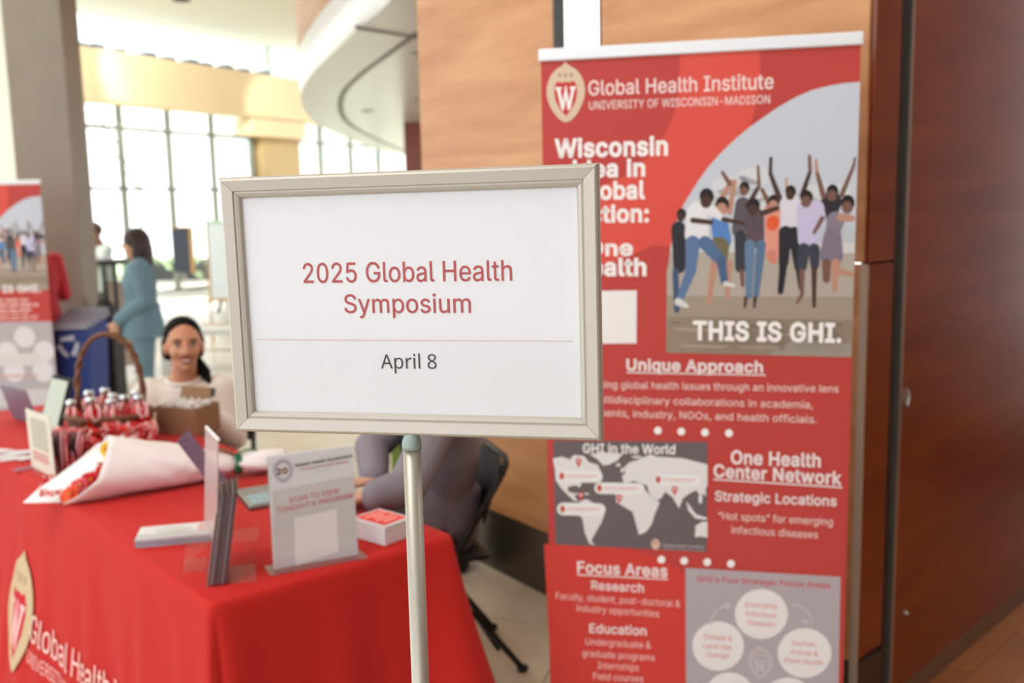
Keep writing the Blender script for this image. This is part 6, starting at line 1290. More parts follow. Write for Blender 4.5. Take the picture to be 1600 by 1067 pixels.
def hand(mb, w, d, pn, thumb, curl=.5, s=1.0):
    """w wrist, d direction of the fingers, pn palm normal (palm side), thumb = side of the thumb"""
    d, pn = V(d).normalized(), V(pn).normalized(); pn = (pn-d*pn.dot(d)).normalized(); sd_ = d.cross(pn); sd_ = sd_ if sd_.dot(V(thumb)) > 0 else -sd_
    secs = [(w-d*.01, .022*s, .018*s), (w+d*.03*s, .034*s, .015*s), (w+d*.085*s, .041*s, .012*s)]; loft(mb, secs, sd_, 12)
    for k, (off, ln) in enumerate(((.030, .068), (.010, .078), (-.011, .072), (-.031, .056))):
        p = w+d*.080*s+sd_*off*s; dd = d.copy(); pts = [w+d*.05*s+sd_*off*.8*s, p]; r = [.009*s, .009*s]
        for j in range(3):
            dd = (dd+pn*curl*(.5+.3*j)).normalized(); p = p+dd*ln*s*(.45, .32, .25)[j]; pts.append(p); r.append((.0085, .0078, .0068)[j]*s)
        limb(mb, pts, r, 8)
    p = w+d*.025*s+sd_*.022*s; dd = (d*.7+sd_*.7+pn*.3).normalized(); pts = [p]; r = [.012*s]
    for j in range(2): p = p+dd*.036*s; pts.append(p); r.append((.0105, .008)[j]*s); dd = (dd+d*.4+pn*.3*curl).normalized()
    limb(mb, pts, r, 8)
SKIN = {}
def skin(k, c):
    return mat('skin_'+k, c, .5, noise=.05, nscale=8)
def head_shapes(mb, H, f, u, s=1.0):
    sd_ = f.cross(u); ax3 = M((sd_, f, u)).transposed()
    mb.ell(H+f*-.006*s+u*.022*s, (.074*s, .092*s, .088*s), ax3, 20, 14)
    mb.ell(H+f*.022*s-u*.018*s, (.062*s, .066*s, .07*s), ax3, 18, 12)
    mb.ell(H+f*.030*s-u*.062*s, (.046*s, .050*s, .044*s), ax3, 16, 10)
    mb.ell(H+f*.062*s-u*.088*s, (.022*s, .020*s, .018*s), ax3, 12, 8)
    limb(mb, [H+f*.084*s+u*.018*s, H+f*.100*s-u*.006*s, H+f*.104*s-u*.022*s], [.009*s, .010*s, .0125*s], 8)
    for k in (-1, 1):
        mb.ell(H+sd_*k*.012*s+f*.094*s-u*.026*s, .010*s, n=10, m=7); mb.ell(H+sd_*k*.074*s-f*.006*s-u*.010*s, (.011*s, .019*s, .031*s), ax3, 12, 8)
        mb.ell(H+sd_*k*.036*s+f*.058*s-u*.026*s, (.024*s, .022*s, .022*s), ax3, 12, 8)
        mb.ell(H+sd_*k*.030*s+f*.077*s+u*.030*s, (.024*s, .010*s, .008*s), ax3, 12, 8)
def face_parts(body, H, f, u, s=1.0, brow=(30, 22, 20), smile=True, lip=(150, 70, 66)):
    sd_ = f.cross(u); ax3 = M((sd_, f, u)).transposed()
    for k in (-1, 1):
        c = H+sd_*k*.031*s+f*.076*s+u*.008*s
        e_ = MB().ell(c, (.0135*s, .010*s, .0062*s), ax3, 12, 8).build('eye', mat('eye_white', (222, 216, 210), .3), body, smooth=True)
        mb = MB().ell(c+f*.0065*s, (.0068*s, .005*s, .0058*s), ax3, 10, 6)
        limb(mb, [c-sd_*.014*s+f*.006*s+u*.004*s, c+f*.010*s+u*.009*s, c+sd_*.014*s+f*.006*s+u*.004*s], [.0016*s, .0022*s, .0016*s], 6)
        mb.build('iris', mat('iris_dark', (38, 24, 18), .3), e_, smooth=True)
        mb = MB(); limb(mb, [c-sd_*.019*s+u*.018*s+f*.006*s, c+u*.025*s+f*.011*s, c+sd_*.019*s+u*.018*s+f*.006*s], [.0025*s, .0035*s, .0025*s], 6); mb.build('eyebrow', mat('brow_%d' % brow[0], brow, .8), body, smooth=True)
    mc = H+f*.083*s-u*.053*s; LM = mat('lip', lip, .45)
    w_ = .028 if smile else .022; cz = .008 if smile else 0
    mb = MB(); limb(mb, [mc-sd_*w_*s+u*cz*s-f*.012*s, mc-sd_*w_*.5*s+f*.001*s+u*.003*s, mc+f*.004*s+u*.003*s, mc+sd_*w_*.5*s+f*.001*s+u*.003*s, mc+sd_*w_*s+u*cz*s-f*.012*s], [.0025*s, .004*s, .0042*s, .004*s, .0025*s], 8)
    limb(mb, [mc-sd_*w_*s+u*cz*s-f*.012*s, mc-sd_*w_*.5*s-u*.009*s, mc-u*.013*s+f*.002*s, mc+sd_*w_*.5*s-u*.009*s, mc+sd_*w_*s+u*cz*s-f*.012*s], [.0025*s, .0045*s, .005*s, .0045*s, .0025*s], 8)
    lp_ = mb.build('lips', LM, body, smooth=True)
    if smile: MB().ell(mc-u*.004*s-f*.001*s, (.019*s, .007*s, .0055*s), ax3, 12, 6).build('teeth', mat('teeth', (236, 230, 222), .3), lp_, smooth=True)
def figure(t, J, F, skinm, top, bottom, shoe, s=1.0, vox=.008, build_=1.0, sleeves=True, skirt=False, loose=.012, face=True, brow=(30, 22, 20), smile=False, headf=None, headu=None, hands=None, topmat2=None):
    """one continuous body with clothes as children; J: world positions of joints"""
    F = V(F).normalized(); sd_ = F.cross(Zv).normalized(); pel, che, nk, H = (V(J[k]) for k in ('pelvis', 'chest', 'neck', 'head'))
    hf = V(headf or F).normalized(); hu = V(headu or (0, 0, 1)); hu = (hu-hf*hu.dot(hf)).normalized(); b_ = build_
    mb = MB(); mid = (pel+che)/2
    tors = lambda g: [(pel-Zv*.07, .10*b_+g, .07+g), (pel, .155*b_+g, .105+g), (mid, .135*b_+g, .095+g), (che, .16*b_+g, .108+g), (che+(nk-che)*.55, .165*b_+g, .09+g), (nk-Zv*.01*s, .10*b_+g, .065+g), (nk+Zv*.02*s, .055*b_+g*.5, .05+g*.5)]
    loft(mb, tors(0), sd_); limb(mb, [nk-Zv*.03, nk+(H-nk)*.5, H-hu*.03*s], [.056*s, .052*s, .05*s]); head_shapes(mb, H, hf, hu, s)
    for k in 'LR':
        sh_, el, wr_ = V(J['sh'+k]), V(J['el'+k]), V(J['wr'+k]); limb(mb, [che.lerp(nk, .6), sh_, el, wr_], [.05, .052*s, .037*s, .025*s])
        hd_, pn, th_, cu = hands[k]; hand(mb, wr_, hd_, pn, th_, cu, s)
        hp_, kn, an = V(J['hip'+k]), V(J['kn'+k]), V(J['an'+k]); limb(mb, [pel, hp_, kn, an], [.1, .085*s, .052*s, .036*s])
    body = remesh(mb, 'body', skinm, t, vox, 3)
    if face: face_parts(body, H, hf, hu, s, brow, smile)
    mb = MB(); loft(mb, tors(loose)[:-1], sd_)
    for k in 'LR':
        sh_, el, wr_ = V(J['sh'+k]), V(J['el'+k]), V(J['wr'+k]); g = loose
        pts = [che.lerp(nk, .55), sh_, el]+([el.lerp(wr_, .9)] if sleeves else []); limb(mb, pts, [.06+g, .056*s+g, .043*s+g, .031*s+g][:len(pts)])
    tp = remesh(mb, 'top', top, t, .010, 3)
    mb = MB()
    if skirt:
        loft(mb, [(pel+Zv*.1, .145*b_, .11), (pel, .175*b_, .13), (V(J['knL']).lerp(V(J['knR']), .5)+Zv*.05, .2*b_, .17), (V(J['knL']).lerp(V(J['knR']), .5)-Zv*.12, .2*b_, .17)], sd_)
    else:
        loft(mb, [(pel+Zv*.06, .15*b_, .11), (pel-Zv*.06, .155*b_, .115)], sd_)
        for k in 'LR': limb(mb, [pel, V(J['hip'+k]), V(J['kn'+k]), V(J['kn'+k]).lerp(V(J['an'+k]), .93)], [.11, .1*s, .068*s, .058*s])
    remesh(mb, 'skirt' if skirt else 'trousers', bottom, t, .011, 3)
    for k in 'LR':
        an = V(J['an'+k]); fd = V(J.get('toe', F)).normalized(); mb = MB(); loft(mb, [(an-fd*.05-Zv*.045, .03, .03), (an-Zv*.04, .04, .036), (an+fd*.08-Zv*.052, .045, .026), (an+fd*.16-Zv*.06, .034, .016)], fd.cross(Zv)); limb(mb, [an-Zv*.03, an+Zv*.02], [.045, .042]); remesh(mb, 'shoe', shoe, t, .008, 2)
    return body, tp, hf, hu
def std(x, y, F, h, lean=0.0, **kw):
    """standing joints"""
    F = V(F).normalized(); sd_ = F.cross(Zv); k = h/1.7; P0 = V((x, y, 0)); J = {}
    J['pelvis'] = P0+Zv*.93*k; J['chest'] = P0+Zv*1.24*k+F*.01; J['neck'] = P0+Zv*1.43*k; J['head'] = P0+Zv*1.575*k+F*.02
    for n_, s_ in (('L', -1), ('R', 1)):
        J['sh'+n_] = P0+sd_*s_*.175*k+Zv*1.385*k; J['el'+n_] = P0+sd_*s_*.225*k+Zv*1.10*k-F*.02; J['wr'+n_] = P0+sd_*s_*.22*k+Zv*.86*k+F*.05
        J['hip'+n_] = P0+sd_*s_*.085*k+Zv*.88*k; J['kn'+n_] = P0+sd_*s_*.09*k+Zv*.49*k+F*.01; J['an'+n_] = P0+sd_*s_*.095*k+Zv*.085
    J.update(kw); return J
down = lambda F: {'L': ((0, 0, -1), V(F).cross(Zv), F, .25), 'R': ((0, 0, -1), -V(F).cross(Zv), F, .25)}

# woman in teal suit, seen from her left side, facing left
p = A(224, 500, 7.5); F = V((-.93, -.36, 0)).normalized(); sd_ = F.cross(Zv); h = 1.56
TEAL = mat('teal_suit', (96, 124, 136), .75, noise=.05, nscale=12, bump=.2); HB = mat('hair_dark_brown', (50, 34, 32), .55, noise=.2, nscale=40)
t = thing('person', (p.x, p.y, 0), 'woman with long dark hair in a teal-grey suit, standing with clasped hands', 'person')
J = std(p.x, p.y, F, h); k = h/1.7; P0 = V((p.x, p.y, 0))
for n_, s_ in (('L', -1), ('R', 1)): J['el'+n_] = P0+sd_*s_*.2+Zv*1.02-F*.03; J['wr'+n_] = P0+sd_*s_*.035+Zv*.85+F*.19
hf = (F+Zv*-.05).normalized()
body, tp, hf, hu = figure(t, J, F, skin('tan', (208, 158, 132)), TEAL, TEAL, BLACKP, s=.95, build_=1.02, loose=.022, headf=hf,
    hands={'L': (F*.3+Zv*-.8+sd_*.4, sd_, F, .3), 'R': (F*.3+Zv*-.8-sd_*.4, -sd_, F, .3)})
H = J['head']; mb = MB()   # hair
mb.ell(H-F*.012+Zv*.036, (.09, .10, .094), M((sd_, F, Zv)).transposed(), 18, 12)
loft(mb, [(H-F*.03+Zv*.04, .085, .085), (H-F*.045-Zv*.06, .09, .085), (H-F*.05-Zv*.15, .092, .078), (H-F*.06-Zv*.24, .07, .05)], sd_)
for s_ in (-1, 1): limb(mb, [H+sd_*s_*.06+Zv*.07+F*.03, H+sd_*s_*.078-F*.01, H+sd_*s_*.07-Zv*.12-F*.01, H+sd_*s_*.06-Zv*.2+F*.0], [.03, .032, .032, .02])
remesh(mb, 'hair', HB, t, .009, 2)
mb = MB(); loft(mb, [(P0+Zv*.99, .165, .125), (P0+Zv*.84, .185, .15), (P0+Zv*.72, .20, .165)], sd_); remesh(mb, 'jacket_hem', TEAL, t, .011, 3)
mb = MB(); loft(mb, [(J['chest']+Zv*.02+F*.055, .03, .09), (J['neck']-Zv*.02+F*.02, .05, .06)], sd_); mb.build('blouse', mat('blouse_cream', (224, 214, 204), .7), t, smooth=True)

# man in a pale green shirt behind the black stand
p = A(160, 420, 10.2); F = V((-.75, -.66, 0)).normalized(); sd_ = F.cross(Zv); P0 = V((p.x, p.y, 0))
t = thing('person', (p.x, p.y, 0), 'man in a pale green shirt leaning behind the tall black stand', 'person')
J = std(p.x, p.y, F, 1.62); J['head'] = J['head']+F*.06-Zv*.01
for n_, s_ in (('L', -1), ('R', 1)): J['el'+n_] = P0+sd_*s_*.24+Zv*1.18+F*.12; J['wr'+n_] = P0+sd_*s_*.12+Zv*1.22+F*.34
figure(t, J, F, skin('brown', (150, 104, 84)), mat('pale_green_shirt', (206, 222, 212), .8, bump=.2), mat('grey_trousers', (110, 104, 100), .8), BLACKP, vox=.01,
    hands={'L': (F, -Zv, -sd_*-1, .2), 'R': (F, -Zv, -sd_, .2)})
mb = MB(); H = J['head']; mb.ell(H-F*.018+Zv*.040, (.081, .096, .086), M((sd_, F, Zv)).transposed(), 16, 10); remesh(mb, 'hair', mat('hair_short', (96, 72, 62), .7), t, .009, 1)

# person in a red dress mostly behind the far banner
p = A(64, 500, 7.95); F = V((-.85, .5, 0)).normalized(); sd_ = F.cross(Zv); P0 = V((p.x, p.y, 0))
t = thing('person', (p.x, p.y, 0), 'person in a dark red dress, standing half hidden behind the distant banner', 'person')
RDM = mat('red_dress', (176, 10, 30), .7, sheen=.2)
J = std(p.x, p.y, F, 1.60)
for n_, s_ in (('L', -1), ('R', 1)): J['el'+n_] = P0+sd_*s_*.23+Zv*1.02+F*.0; J['wr'+n_] = P0+sd_*s_*.12+Zv*1.0+F*.22
figure(t, J, F, skin('light', (222, 176, 152)), RDM, RDM, BLACKP, vox=.01, skirt=True, loose=.02, hands={'L': (F, -Zv, sd_, .3), 'R': (F, -Zv, -sd_, .3)})
mb = MB(); H = J['head']; mb.ell(H-F*.016+Zv*.040, (.085, .098, .09), M((sd_, F, Zv)).transposed(), 16, 10); limb(mb, [H-F*.06+Zv*.02, H-F*.07-Zv*.12], [.07, .05]); remesh(mb, 'hair', HB, t, .009, 1)

# folding chairs
def folding_chair(loc, F, label, src=None):
    rz = math.atan2(F.y, F.x)-pi/2
    if src is not None:
        t = copy_tree(src); t.location = loc; t.rotation_euler = (0, 0, rz); t['label'] = label; return t
    t = thing('folding_chair', (0, 0, 0), label, 'chair', 'black folding chairs')
    for s_ in (-1, 1):
        x = .205*s_
        MB().tube([(x, .24, .012), (x, -.02, .46), (x, -.20, .74)], .0125, 10).build('front_leg', BLACK, t, smooth=True, local=True)
        MB().tube([(x*.9, .10, .42), (x*.9, -.10, .24), (x*.9, -.27, .012)], .0115, 10).build('rear_leg', BLACK, t, smooth=True, local=True)
        for yy, xx in ((.24, x), (-.27, x*.9)): MB().ell((xx, yy, .014), (.018, .022, .014), n=10, m=6).build('rubber_foot', BLACKP, t, smooth=True, local=True)
    MB().tube([(-.205, -.20, .74), (-.19, -.222, .775), (-.15, -.232, .79), (.15, -.232, .79), (.19, -.222, .775), (.205, -.20, .74)], .0125, 10).build('top_rail', BLACK, t, smooth=True, local=True)
    MB().tube([(-.185, -.18, .1), (.185, -.18, .1)], .008, 8).build('stretcher', BLACK, t, smooth=True, local=True)
    mb = MB(); n = 12; vs = []
    for k in range(n+1):
        u_ = -1+2*k/n; yb_ = -.205-.03*(1-u_*u_)
        for z_, dy in ((.57, .075), (.775, .0)): vs.append((u_*.198, yb_+dy*.9+.0, z_)); vs.append((u_*.198, yb_+dy*.9+.006, z_))
    fs = []
    for k in range(n):
        b0 = 4*k; b1_ = b0+4; fs += [(b0, b1_, b1_+2, b0+2), (b0+1, b0+3, b1_+3, b1_+1), (b0, b0+1, b1_+1, b1_), (b0+2, b1_+2, b1_+3, b0+3)]
    fs += [(0, 2, 3, 1), (4*n, 4*n+1, 4*n+3, 4*n+2)]; mb.add(vs, fs).build('back_panel', BLACKP, t, smooth=False, local=True)
    MB().box((0, .03, .445), (.37, .38, .022)).build('seat', BLACKP, t, bevel=.01, local=True)
    t.location = loc; t.rotation_euler = (0, 0, rz); ROOTM[t.name] = M.Translation(V(loc)) @ M.Rotation(rz, 4, 'Z'); return t
CF = V((-.95, -.31, 0)).normalized()
ch = folding_chair(V((-.11, 3.42, 0))+CF*.2, CF, 'black folding chair before the wood wall, with the man in grey on it')
# man in a grey sweater at the laptop
sd_ = CF.cross(Zv); near = sd_ if sd_.y < 0 else -sd_
PV = V((-.275, 3.37, .56)); CH = V((-.25, 3.33, .82)); NK = V((-.26, 3.31, 1.05)); HD = NK+CF*.07+Zv*.14
J = {'pelvis': PV, 'chest': CH, 'neck': NK, 'head': HD, 'toe': CF}
L_s = -1 if sd_.dot(near) < 0 else 1
near_k, far_k = ('R', 'L') if L_s > 0 else ('L', 'R')
J['sh'+near_k] = NK+near*.17-Zv*.06+CF*.02; J['el'+near_k] = V((-.33, 2.86, .815)); J['wr'+near_k] = A(584, 776, 2.80); J['wr'+near_k].z = max(J['wr'+near_k].z, .80)
J['sh'+far_k] = NK-near*.17-Zv*.06+CF*.03; J['el'+far_k] = V((-.50, 3.30, .83)); J['wr'+far_k] = A(585, 748, 3.05)
for k_, nv in ((near_k, near), (far_k, -near)):
    J['hip'+k_] = PV+nv*.09-Zv*.03+CF*.05; J['kn'+k_] = PV+nv*.12+CF*.40-Zv*.04; J['an'+k_] = PV+nv*.12+CF*.42; J['an'+k_].z = .085
t = thing('person', (PV.x, PV.y, 0), 'man in a grey sweater seated on the black folding chair, arm on the table', 'person')
GRS = mat('grey_sweater', (130, 123, 133), .85, noise=.12, nscale=50, bump=.4)
_, _, mf, mu = figure(t, J, CF, skin('warm', (196, 146, 122)), GRS, mat('dark_trousers', (38, 38, 46), .8), BLACKP, s=1.03, vox=.007, build_=1.08, loose=.019, headf=(CF-Zv*.35),
    hands={near_k: (V((-.6, .35, -.05)), -Zv, CF, .3), far_k: (V((-.7, -.15, -.1)), -Zv, -near, .3)})
mb = MB(); mb.ell(HD-mf*.024+mu*.042, (.082, .096, .086), M((mf.cross(mu), mf, mu)).transposed(), 16, 10); mb.ell(HD-mf*.036+mu*.0, (.078, .068, .066), M((mf.cross(mu), mf, mu)).transposed(), 16, 10); remesh(mb, 'hair', mat('hair_black', (20, 15, 14), .75, spec=.12), t, .009, 1)
mb = MB(); loft(mb, [(PV+Zv*.16-CF*.02, .18, .145), (PV+Zv*.0+CF*.05, .185, .205), (PV-Zv*.11+CF*.08, .165, .18)], sd_); remesh(mb, 'sweater_hem', GRS, t, .011, 3)
# navy patch on the upper sleeve side
a, b = J['sh'+near_k], J['el'+near_k]
mb = MB(); loft(mb, [(NK-Zv*.34+CF*.095, .10, .04), (NK-Zv*.24+CF*.10, .115, .04), (NK-Zv*.12+CF*.09, .12, .04)], sd_); remesh(mb, 'navy_front', mat('navy_knit', (44, 52, 68), .85), t, .009, 3)
wv = J['wr'+near_k]; wd_ = (wv-b).normalized(); a_ = wd_.orthogonal().normalized(); b_2 = wd_.cross(a_)
mb = MB(); pts = [wv-wd_*.012+(a_*math.cos(q)+b_2*math.sin(q))*.033 for q in [2*pi*i/16 for i in range(16)]]; mb.tube(pts, .010, 8, closed=True); mb.ell(wv-wd_*.012+Zv*.036, (.02, .02, .007), None, 14, 6)
mb.build('watch', BLACKP, t, smooth=True)
# black shape added to fill the dark area behind the chair
q = G(738, 880, 0)+NA*.14
bg_ = thing('dark_bulk', q, 'slumped black shape on the floor between the chair and the metal kickplate', 'dark_bulk')
mb = MB(); loft(mb, [(q+Zv*.01, .10, .09), (q+Zv*.08, .125, .105), (q+Zv*.24, .12, .09), (q+Zv*.34, .09, .05), (q+Zv*.36, .03, .02)], (1, .3, 0)); remesh(mb, 'bulk_body', mat('bulk_black', (24, 23, 25), .6, bump=.5, nscale=14), bg_, .012, 2)
MB().tube([q+V((-.06, -.02, .32)), q+V((-.04, -.05, .39)), q+V((.04, -.05, .39)), q+V((.06, -.02, .32))], .008, 8).build('strap', BLACKP, bg_, smooth=True)

# seated woman in a cream sweater
WP = A(294, 620, 4.3); WF = V((.22, -.97, 0)).normalized(); sd_ = WF.cross(Zv)
HD = A(287, 539, 4.22)
PV = V((WP.x, WP.y+.06, .50)); CH = V((WP.x, WP.y, .72)); NK = V((WP.x-.005, WP.y-.02, .925))
J = {'pelvis': PV, 'chest': CH, 'neck': NK, 'head': HD, 'toe': WF}
for k_, s_ in (('L', -1), ('R', 1)):
    J['sh'+k_] = NK+sd_*s_*.150-Zv*.065; J['el'+k_] = NK+sd_*s_*.20-Zv*.27+WF*.06; J['wr'+k_] = NK+sd_*s_*.10+WF*.24-Zv*.125; J['wr'+k_].z = TZ+.035
    J['hip'+k_] = PV+sd_*s_*.085+WF*.05-Zv*.02; J['kn'+k_] = PV+sd_*s_*.10+WF*.38-Zv*.02; J['an'+k_] = PV+sd_*s_*.10+WF*.36; J['an'+k_].z = .085
t = thing('person', (WP.x, WP.y, 0), 'smiling woman in a cream sweater with dark tied-back hair, seated behind the table', 'person')
hf = (WF+V((.20, .0, .02))).normalized(); s = 1.04
CRM = mat('cream_sweater', (232, 222, 214), .85, noise=.04, nscale=30, bump=.4)
body, tp, hf, hu = figure(t, J, WF, skin('olive', (196, 138, 108)), CRM, mat('blue_jeans', (60, 70, 92), .8), BLACKP, s=s, vox=.0055, build_=.98, loose=.020, headf=hf, smile=True, brow=(34, 24, 22),
    hands={'L': (WF-sd_*-.4, -Zv, -sd_*-1, .3), 'R': (WF-sd_*.4, -Zv, -sd_, .3)})
hs = hf.cross(hu); ax3 = M((hs, hf, hu)).transposed(); H = HD
mb = MB(); mb.ell(H-hf*.022*s+hu*.039*s, (.080*s, .092*s, .085*s), ax3, 20, 14)
for s_ in (-1, 1): limb(mb, [H+hf*.036*s+hu*.101*s, H+hs*s_*.042*s+hf*.034*s+hu*.088*s, H+hs*s_*.066*s+hf*.020*s+hu*.050*s, H+hs*s_*.074*s-hf*.012*s+hu*.012*s, H+hs*s_*.06*s-hf*.055*s-hu*.04*s], [.008, .010, .011, .016, .03])
limb(mb, [H-hf*.10-hu*.03, H-hf*.11-hs*.05-hu*.09, H-hf*.04-hs*.085-hu*.135, H-hs*.098-hu*.175], [.042, .036, .028, .012])
remesh(mb, 'hair', mat('hair_black', (1, 1, 1)), t, .007, 2)
rg = MB(); rc_ = NK+Zv*.004+WF*.016; rg.tube([rc_+sd_*.072*math.cos(q)+WF*.066*math.sin(q)-Zv*.020*max(0, math.sin(q)) for q in [2*pi*i/28 for i in range(28)]], .010, 8, closed=True); rg.build('neckband', CRM, t, smooth=True)
ch2 = folding_chair(V((WP.x, WP.y+.28, 0))+WF*.2, WF, 'black folding chair under the seated woman in the cream sweater', ch)

# ------------------------------------------------------------------ FURNITURE FURTHER BACK
# blue recycling bin with a grey sloping lid
a, b = A(84, 560, 7.8), A(142, 560, 7.8); bx0, bx1 = a.x, b.x; wdb = bx1-bx0; cxb = (bx0+bx1)/2
rbn = thing('recycling_bin', (cxb, 7.95, 0), 'blue recycling bin with a grey sloping lid beside the concrete column', 'bin')
zt1 = A(142, 503, 7.8).z
MB().add([(bx0+.03, 7.8, 0), (bx1-.03, 7.8, 0), (bx1-.03, 8.15, 0), (bx0+.03, 8.15, 0), (bx0, 7.78, zt1-.06), (bx1, 7.78, zt1-.06), (bx1, 8.2, zt1), (bx0, 8.2, zt1)], [(0, 1, 2, 3), (4, 5, 6, 7), (0, 1, 5, 4), (1, 2, 6, 5), (2, 3, 7, 6), (3, 0, 4, 7)]).build('bin_body', mat('bin_blue', (24, 50, 122), .5), rbn, bevel=.012)
MB().add([(bx0-.015, 7.76, zt1-.06), (bx1+.015, 7.76, zt1-.055), (bx1+.015, 8.22, zt1+.01), (bx0-.015, 8.22, zt1+.01), (bx0-.0, 7.80, zt1-.02), (bx1, 7.80, zt1-.015), (bx1, 8.2, zt1+.09), (bx0, 8.2, zt1+.09)], [(0, 1, 2, 3), (4, 5, 6, 7), (0, 1, 5, 4), (1, 2, 6, 5), (2, 3, 7, 6), (3, 0, 4, 7)]).build('lid', mat('lid_grey', (128, 128, 142), .5), rbn, bevel=.008)
P = Print(V((cxb-.01, 7.785, .62)), V((1, 0, 0)), -Zv, V((0, -1, 0)))
for k in range(3):
    t0 = -pi/2+k*2*pi/3; f = lambda q: (.075*math.cos(q), .075*math.sin(q)); g0, g1 = f(t0-.75), f(t0+.35)
    P.stroke(*g0, *g1, .016, .016, (196, 204, 220), 1, px=False); h0 = f(t0+.85); dx, dy = h0[0]-g1[0], h0[1]-g1[1]
    P.poly([(g1[0]-dy*.9, g1[1]+dx*.9), (g1[0]+dy*.9, g1[1]-dx*.9), h0], (196, 204, 220), 2, px=False)
P.build('recycling_symbol', rbn, off=.012)
# tall black stand
a, b = A(130, 412, 9.6), A(181, 412, 9.6); sx0, sx1, zt = a.x, b.x, a.z
stn = thing('high_table', ((sx0+sx1)/2, 9.8, 0), 'tall black stand in front of the man in the pale green shirt', 'table')
MB().box(((sx0+sx1)/2, 9.8, zt), (sx1-sx0, .5, .045)).build('table_top', BLACKP, stn, bevel=.006)
for x in (sx0+.03, sx1-.02):
    for y in (9.6, 10.0): MB().box((x, y, zt/2), (.035, .035, zt-.04)).build('leg', BLACK, stn)
MB().box(((sx0+sx1)/2, 10.02, .55), (sx1-sx0-.1, .03, .9)).build('back_panel', mat('taupe_panel', (168, 150, 138), .7), stn)
ppx = A(150, 404, 9.7)
tag(MB().box((ppx.x, 9.75, zt+.045), (.2, .22, .04)).build('paper_pile', PAPER, bevel=.004), 'white papers piled on the tall black stand', 'papers')
# black draped case in front of the stand
a, b = A(147, 520, 8.45), A(180, 520, 8.45)
cs_ = thing('speaker_case', ((a.x+b.x)/2, 8.5, 0), 'black upright case on the floor between the bin and the woman in teal', 'case')
hz = A(160, 468, 8.45).z; wdc = (b.x-a.x)
MB().prism([(a.x, 8.4), (b.x, 8.4), (b.x, 8.65), (a.x, 8.65)], 0, hz-.12).build('case_body', BLACKP, cs_, bevel=.02)
mb = MB(); loft(mb, [(V(((a.x+b.x)/2, 8.52, hz-.16)), wdc*.46, .11), (V(((a.x+b.x)/2-.01, 8.52, hz-.06)), wdc*.40, .1), (V(((a.x+b.x)/2-.02, 8.52, hz)), wdc*.2, .06)], (1, 0, 0)); mb.build('case_top', BLACKP, cs_, smooth=True)
MB().tube([((a.x+b.x)/2-.05, 8.52, hz-.01), ((a.x+b.x)/2-.05, 8.52, hz+.04), ((a.x+b.x)/2+.02, 8.52, hz+.04), ((a.x+b.x)/2+.02, 8.52, hz-.01)], .01, 6).build('handle', BLACK, cs_)
# notice board on a post, display board on an easel
a, b = A(268, 357, 13.5), A(300, 425, 13.5)
nb = thing('notice_board', ((a.x+b.x)/2, 13.5, 0), 'dark slate board with a wooden edge standing before the windows', 'board')
MB().box(((a.x+b.x)/2, 13.5, (a.z+b.z)/2), (b.x-a.x, .03, a.z-b.z)).build('dark_panel', mat('slate', (70, 78, 90), .7), nb)
WDE = mat('easel_wood', (196, 158, 104), .6)
MB().box((b.x+.022, 13.49, (a.z+b.z)/2), (.045, .05, a.z-b.z+.03)).build('wood_edge', WDE, nb)
MB().box(((a.x+b.x)/2, 13.49, a.z+.01), (b.x-a.x, .045, .02)).build('wood_edge', WDE, nb)
MB().tube([((a.x+b.x)/2, 13.54, 0), ((a.x+b.x)/2, 13.54, b.z+.05)], .012, 8).build('post', mat('pale_metal', (214, 216, 214), .4, .3), nb); MB().lathe([(0, 0), (.16, 0), (.16, .01), (0, .015)], ((a.x+b.x)/2, 13.54, 0), 20).build('post_base', mat('pale_metal', (1, 1, 1)), nb)
Ye = 12.6; a, b = A(324, 345, Ye), A(372, 465, Ye)
es = thing('easel', ((a.x+b.x)/2, Ye, 0), 'wooden easel holding a white display sheet, left of the framed sign', 'easel')
MB().box(((a.x+b.x)/2, Ye, (a.z+b.z)/2), (b.x-a.x, .02, a.z-b.z)).build('display_sheet', mat('sheet_pale', (222, 234, 236), .6), es)
MB().box(((a.x+b.x)/2, Ye-.012, a.z-.02), (b.x-a.x, .006, .05)).build('green_header', mat('header_green', (190, 218, 190), .6), es)
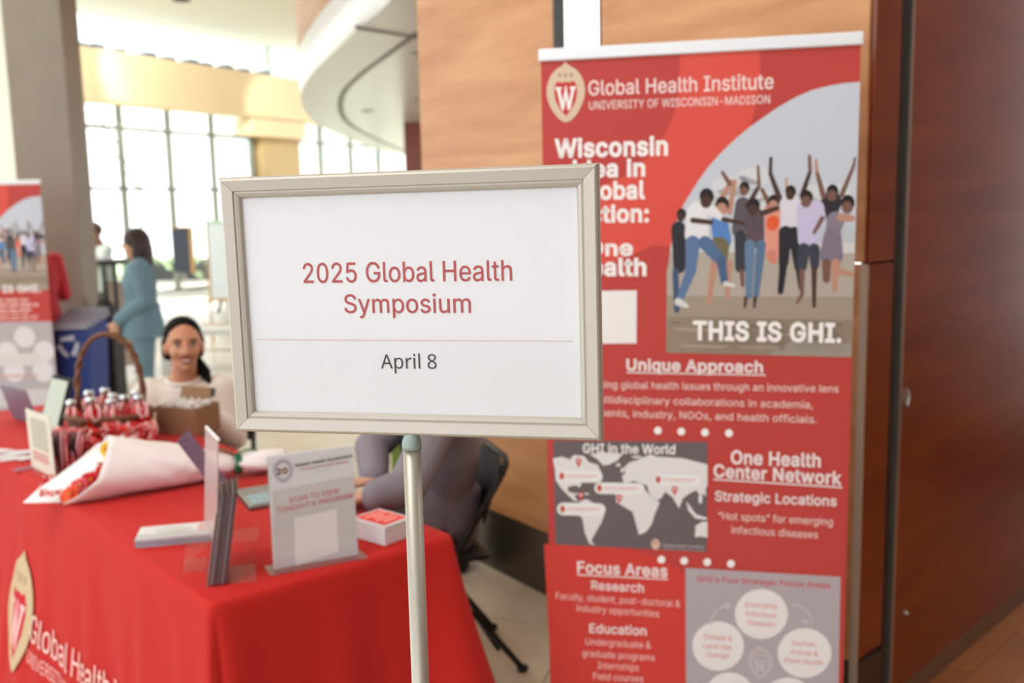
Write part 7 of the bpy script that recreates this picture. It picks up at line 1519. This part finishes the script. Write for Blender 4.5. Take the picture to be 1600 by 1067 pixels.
MB().box(((a.x+b.x)/2, Ye-.03, b.z-.02), (b.x-a.x+.08, .09, .03)).build('tray', WDE, es)
for x in (a.x-.02, b.x+.02): MB().tube([(x, Ye+.02, a.z+.04), (x, Ye-.02, .0)], .016, 8).build('leg', WDE, es)
MB().tube([((a.x+b.x)/2, Ye+.03, a.z), ((a.x+b.x)/2, Ye+.5, .0)], .016, 8).build('leg', WDE, es)
zc = A(330, 508, Ye).z; MB().box(((a.x+b.x)/2-.03, Ye, max(.1, zc)), (b.x-a.x+.25, .04, .04)).build('cross_bar', WDE, es)
q = A(346, 480, Ye-.1); MB().tube([q+V((0, 0, .09)), q+V((-.03, 0, -.03)), q+V((-.07, 0, -.06))], .022, 8).build('hanging_cloth', BLACKP, es, smooth=True)
# low pale benches by the window
for i, (x, Y, lab) in enumerate(((352, 10.3, 'long white bench on the bright floor below the easel'), (300, 15.2, 'low white bench by the windows under the slate board'))):
    c = A(x, 500, Y); bn_ = thing('bench', (c.x, Y, 0), lab, 'bench')
    BW = mat('bench_white', (226, 230, 226), .5)
    MB().box((c.x, Y, .43), (1.5, .42, .06)).build('seat', BW, bn_, bevel=.01)
    for s_ in (-1, 1): MB().box((c.x+s_*.62, Y, .2), (.06, .38, .4)).build('leg', BW, bn_)
# narrow green upright
c = A(620, 700, 5.6)
gp = thing('green_panel', (c.x, 5.6, 0), 'narrow green upright panel on the bright floor, seen just left of the sign pole', 'panel')
MB().box((c.x, 5.6, .45), (.065, .05, .86)).build('upright', mat('panel_green', (120, 150, 66), .6), gp, bevel=.006); MB().box((c.x, 5.6, .012), (.22, .22, .024)).build('foot', mat('panel_green', (1, 1, 1)), gp, bevel=.004)
# grey poster edge by the column
c = A(124, 380, 10.4); pb = thing('poster_board', (c.x, 10.4, 0), 'lilac-grey poster panel beside the concrete column, behind the tall stand', 'poster board')
MB().box((c.x-.05, 10.4, 1.35), (.22, .03, .6)).build('poster', mat('lilac_poster', (190, 188, 200), .6), pb); MB().tube([(c.x-.05, 10.42, 0), (c.x-.05, 10.42, 1.1)], .012, 8).build('post', ALUH, pb)
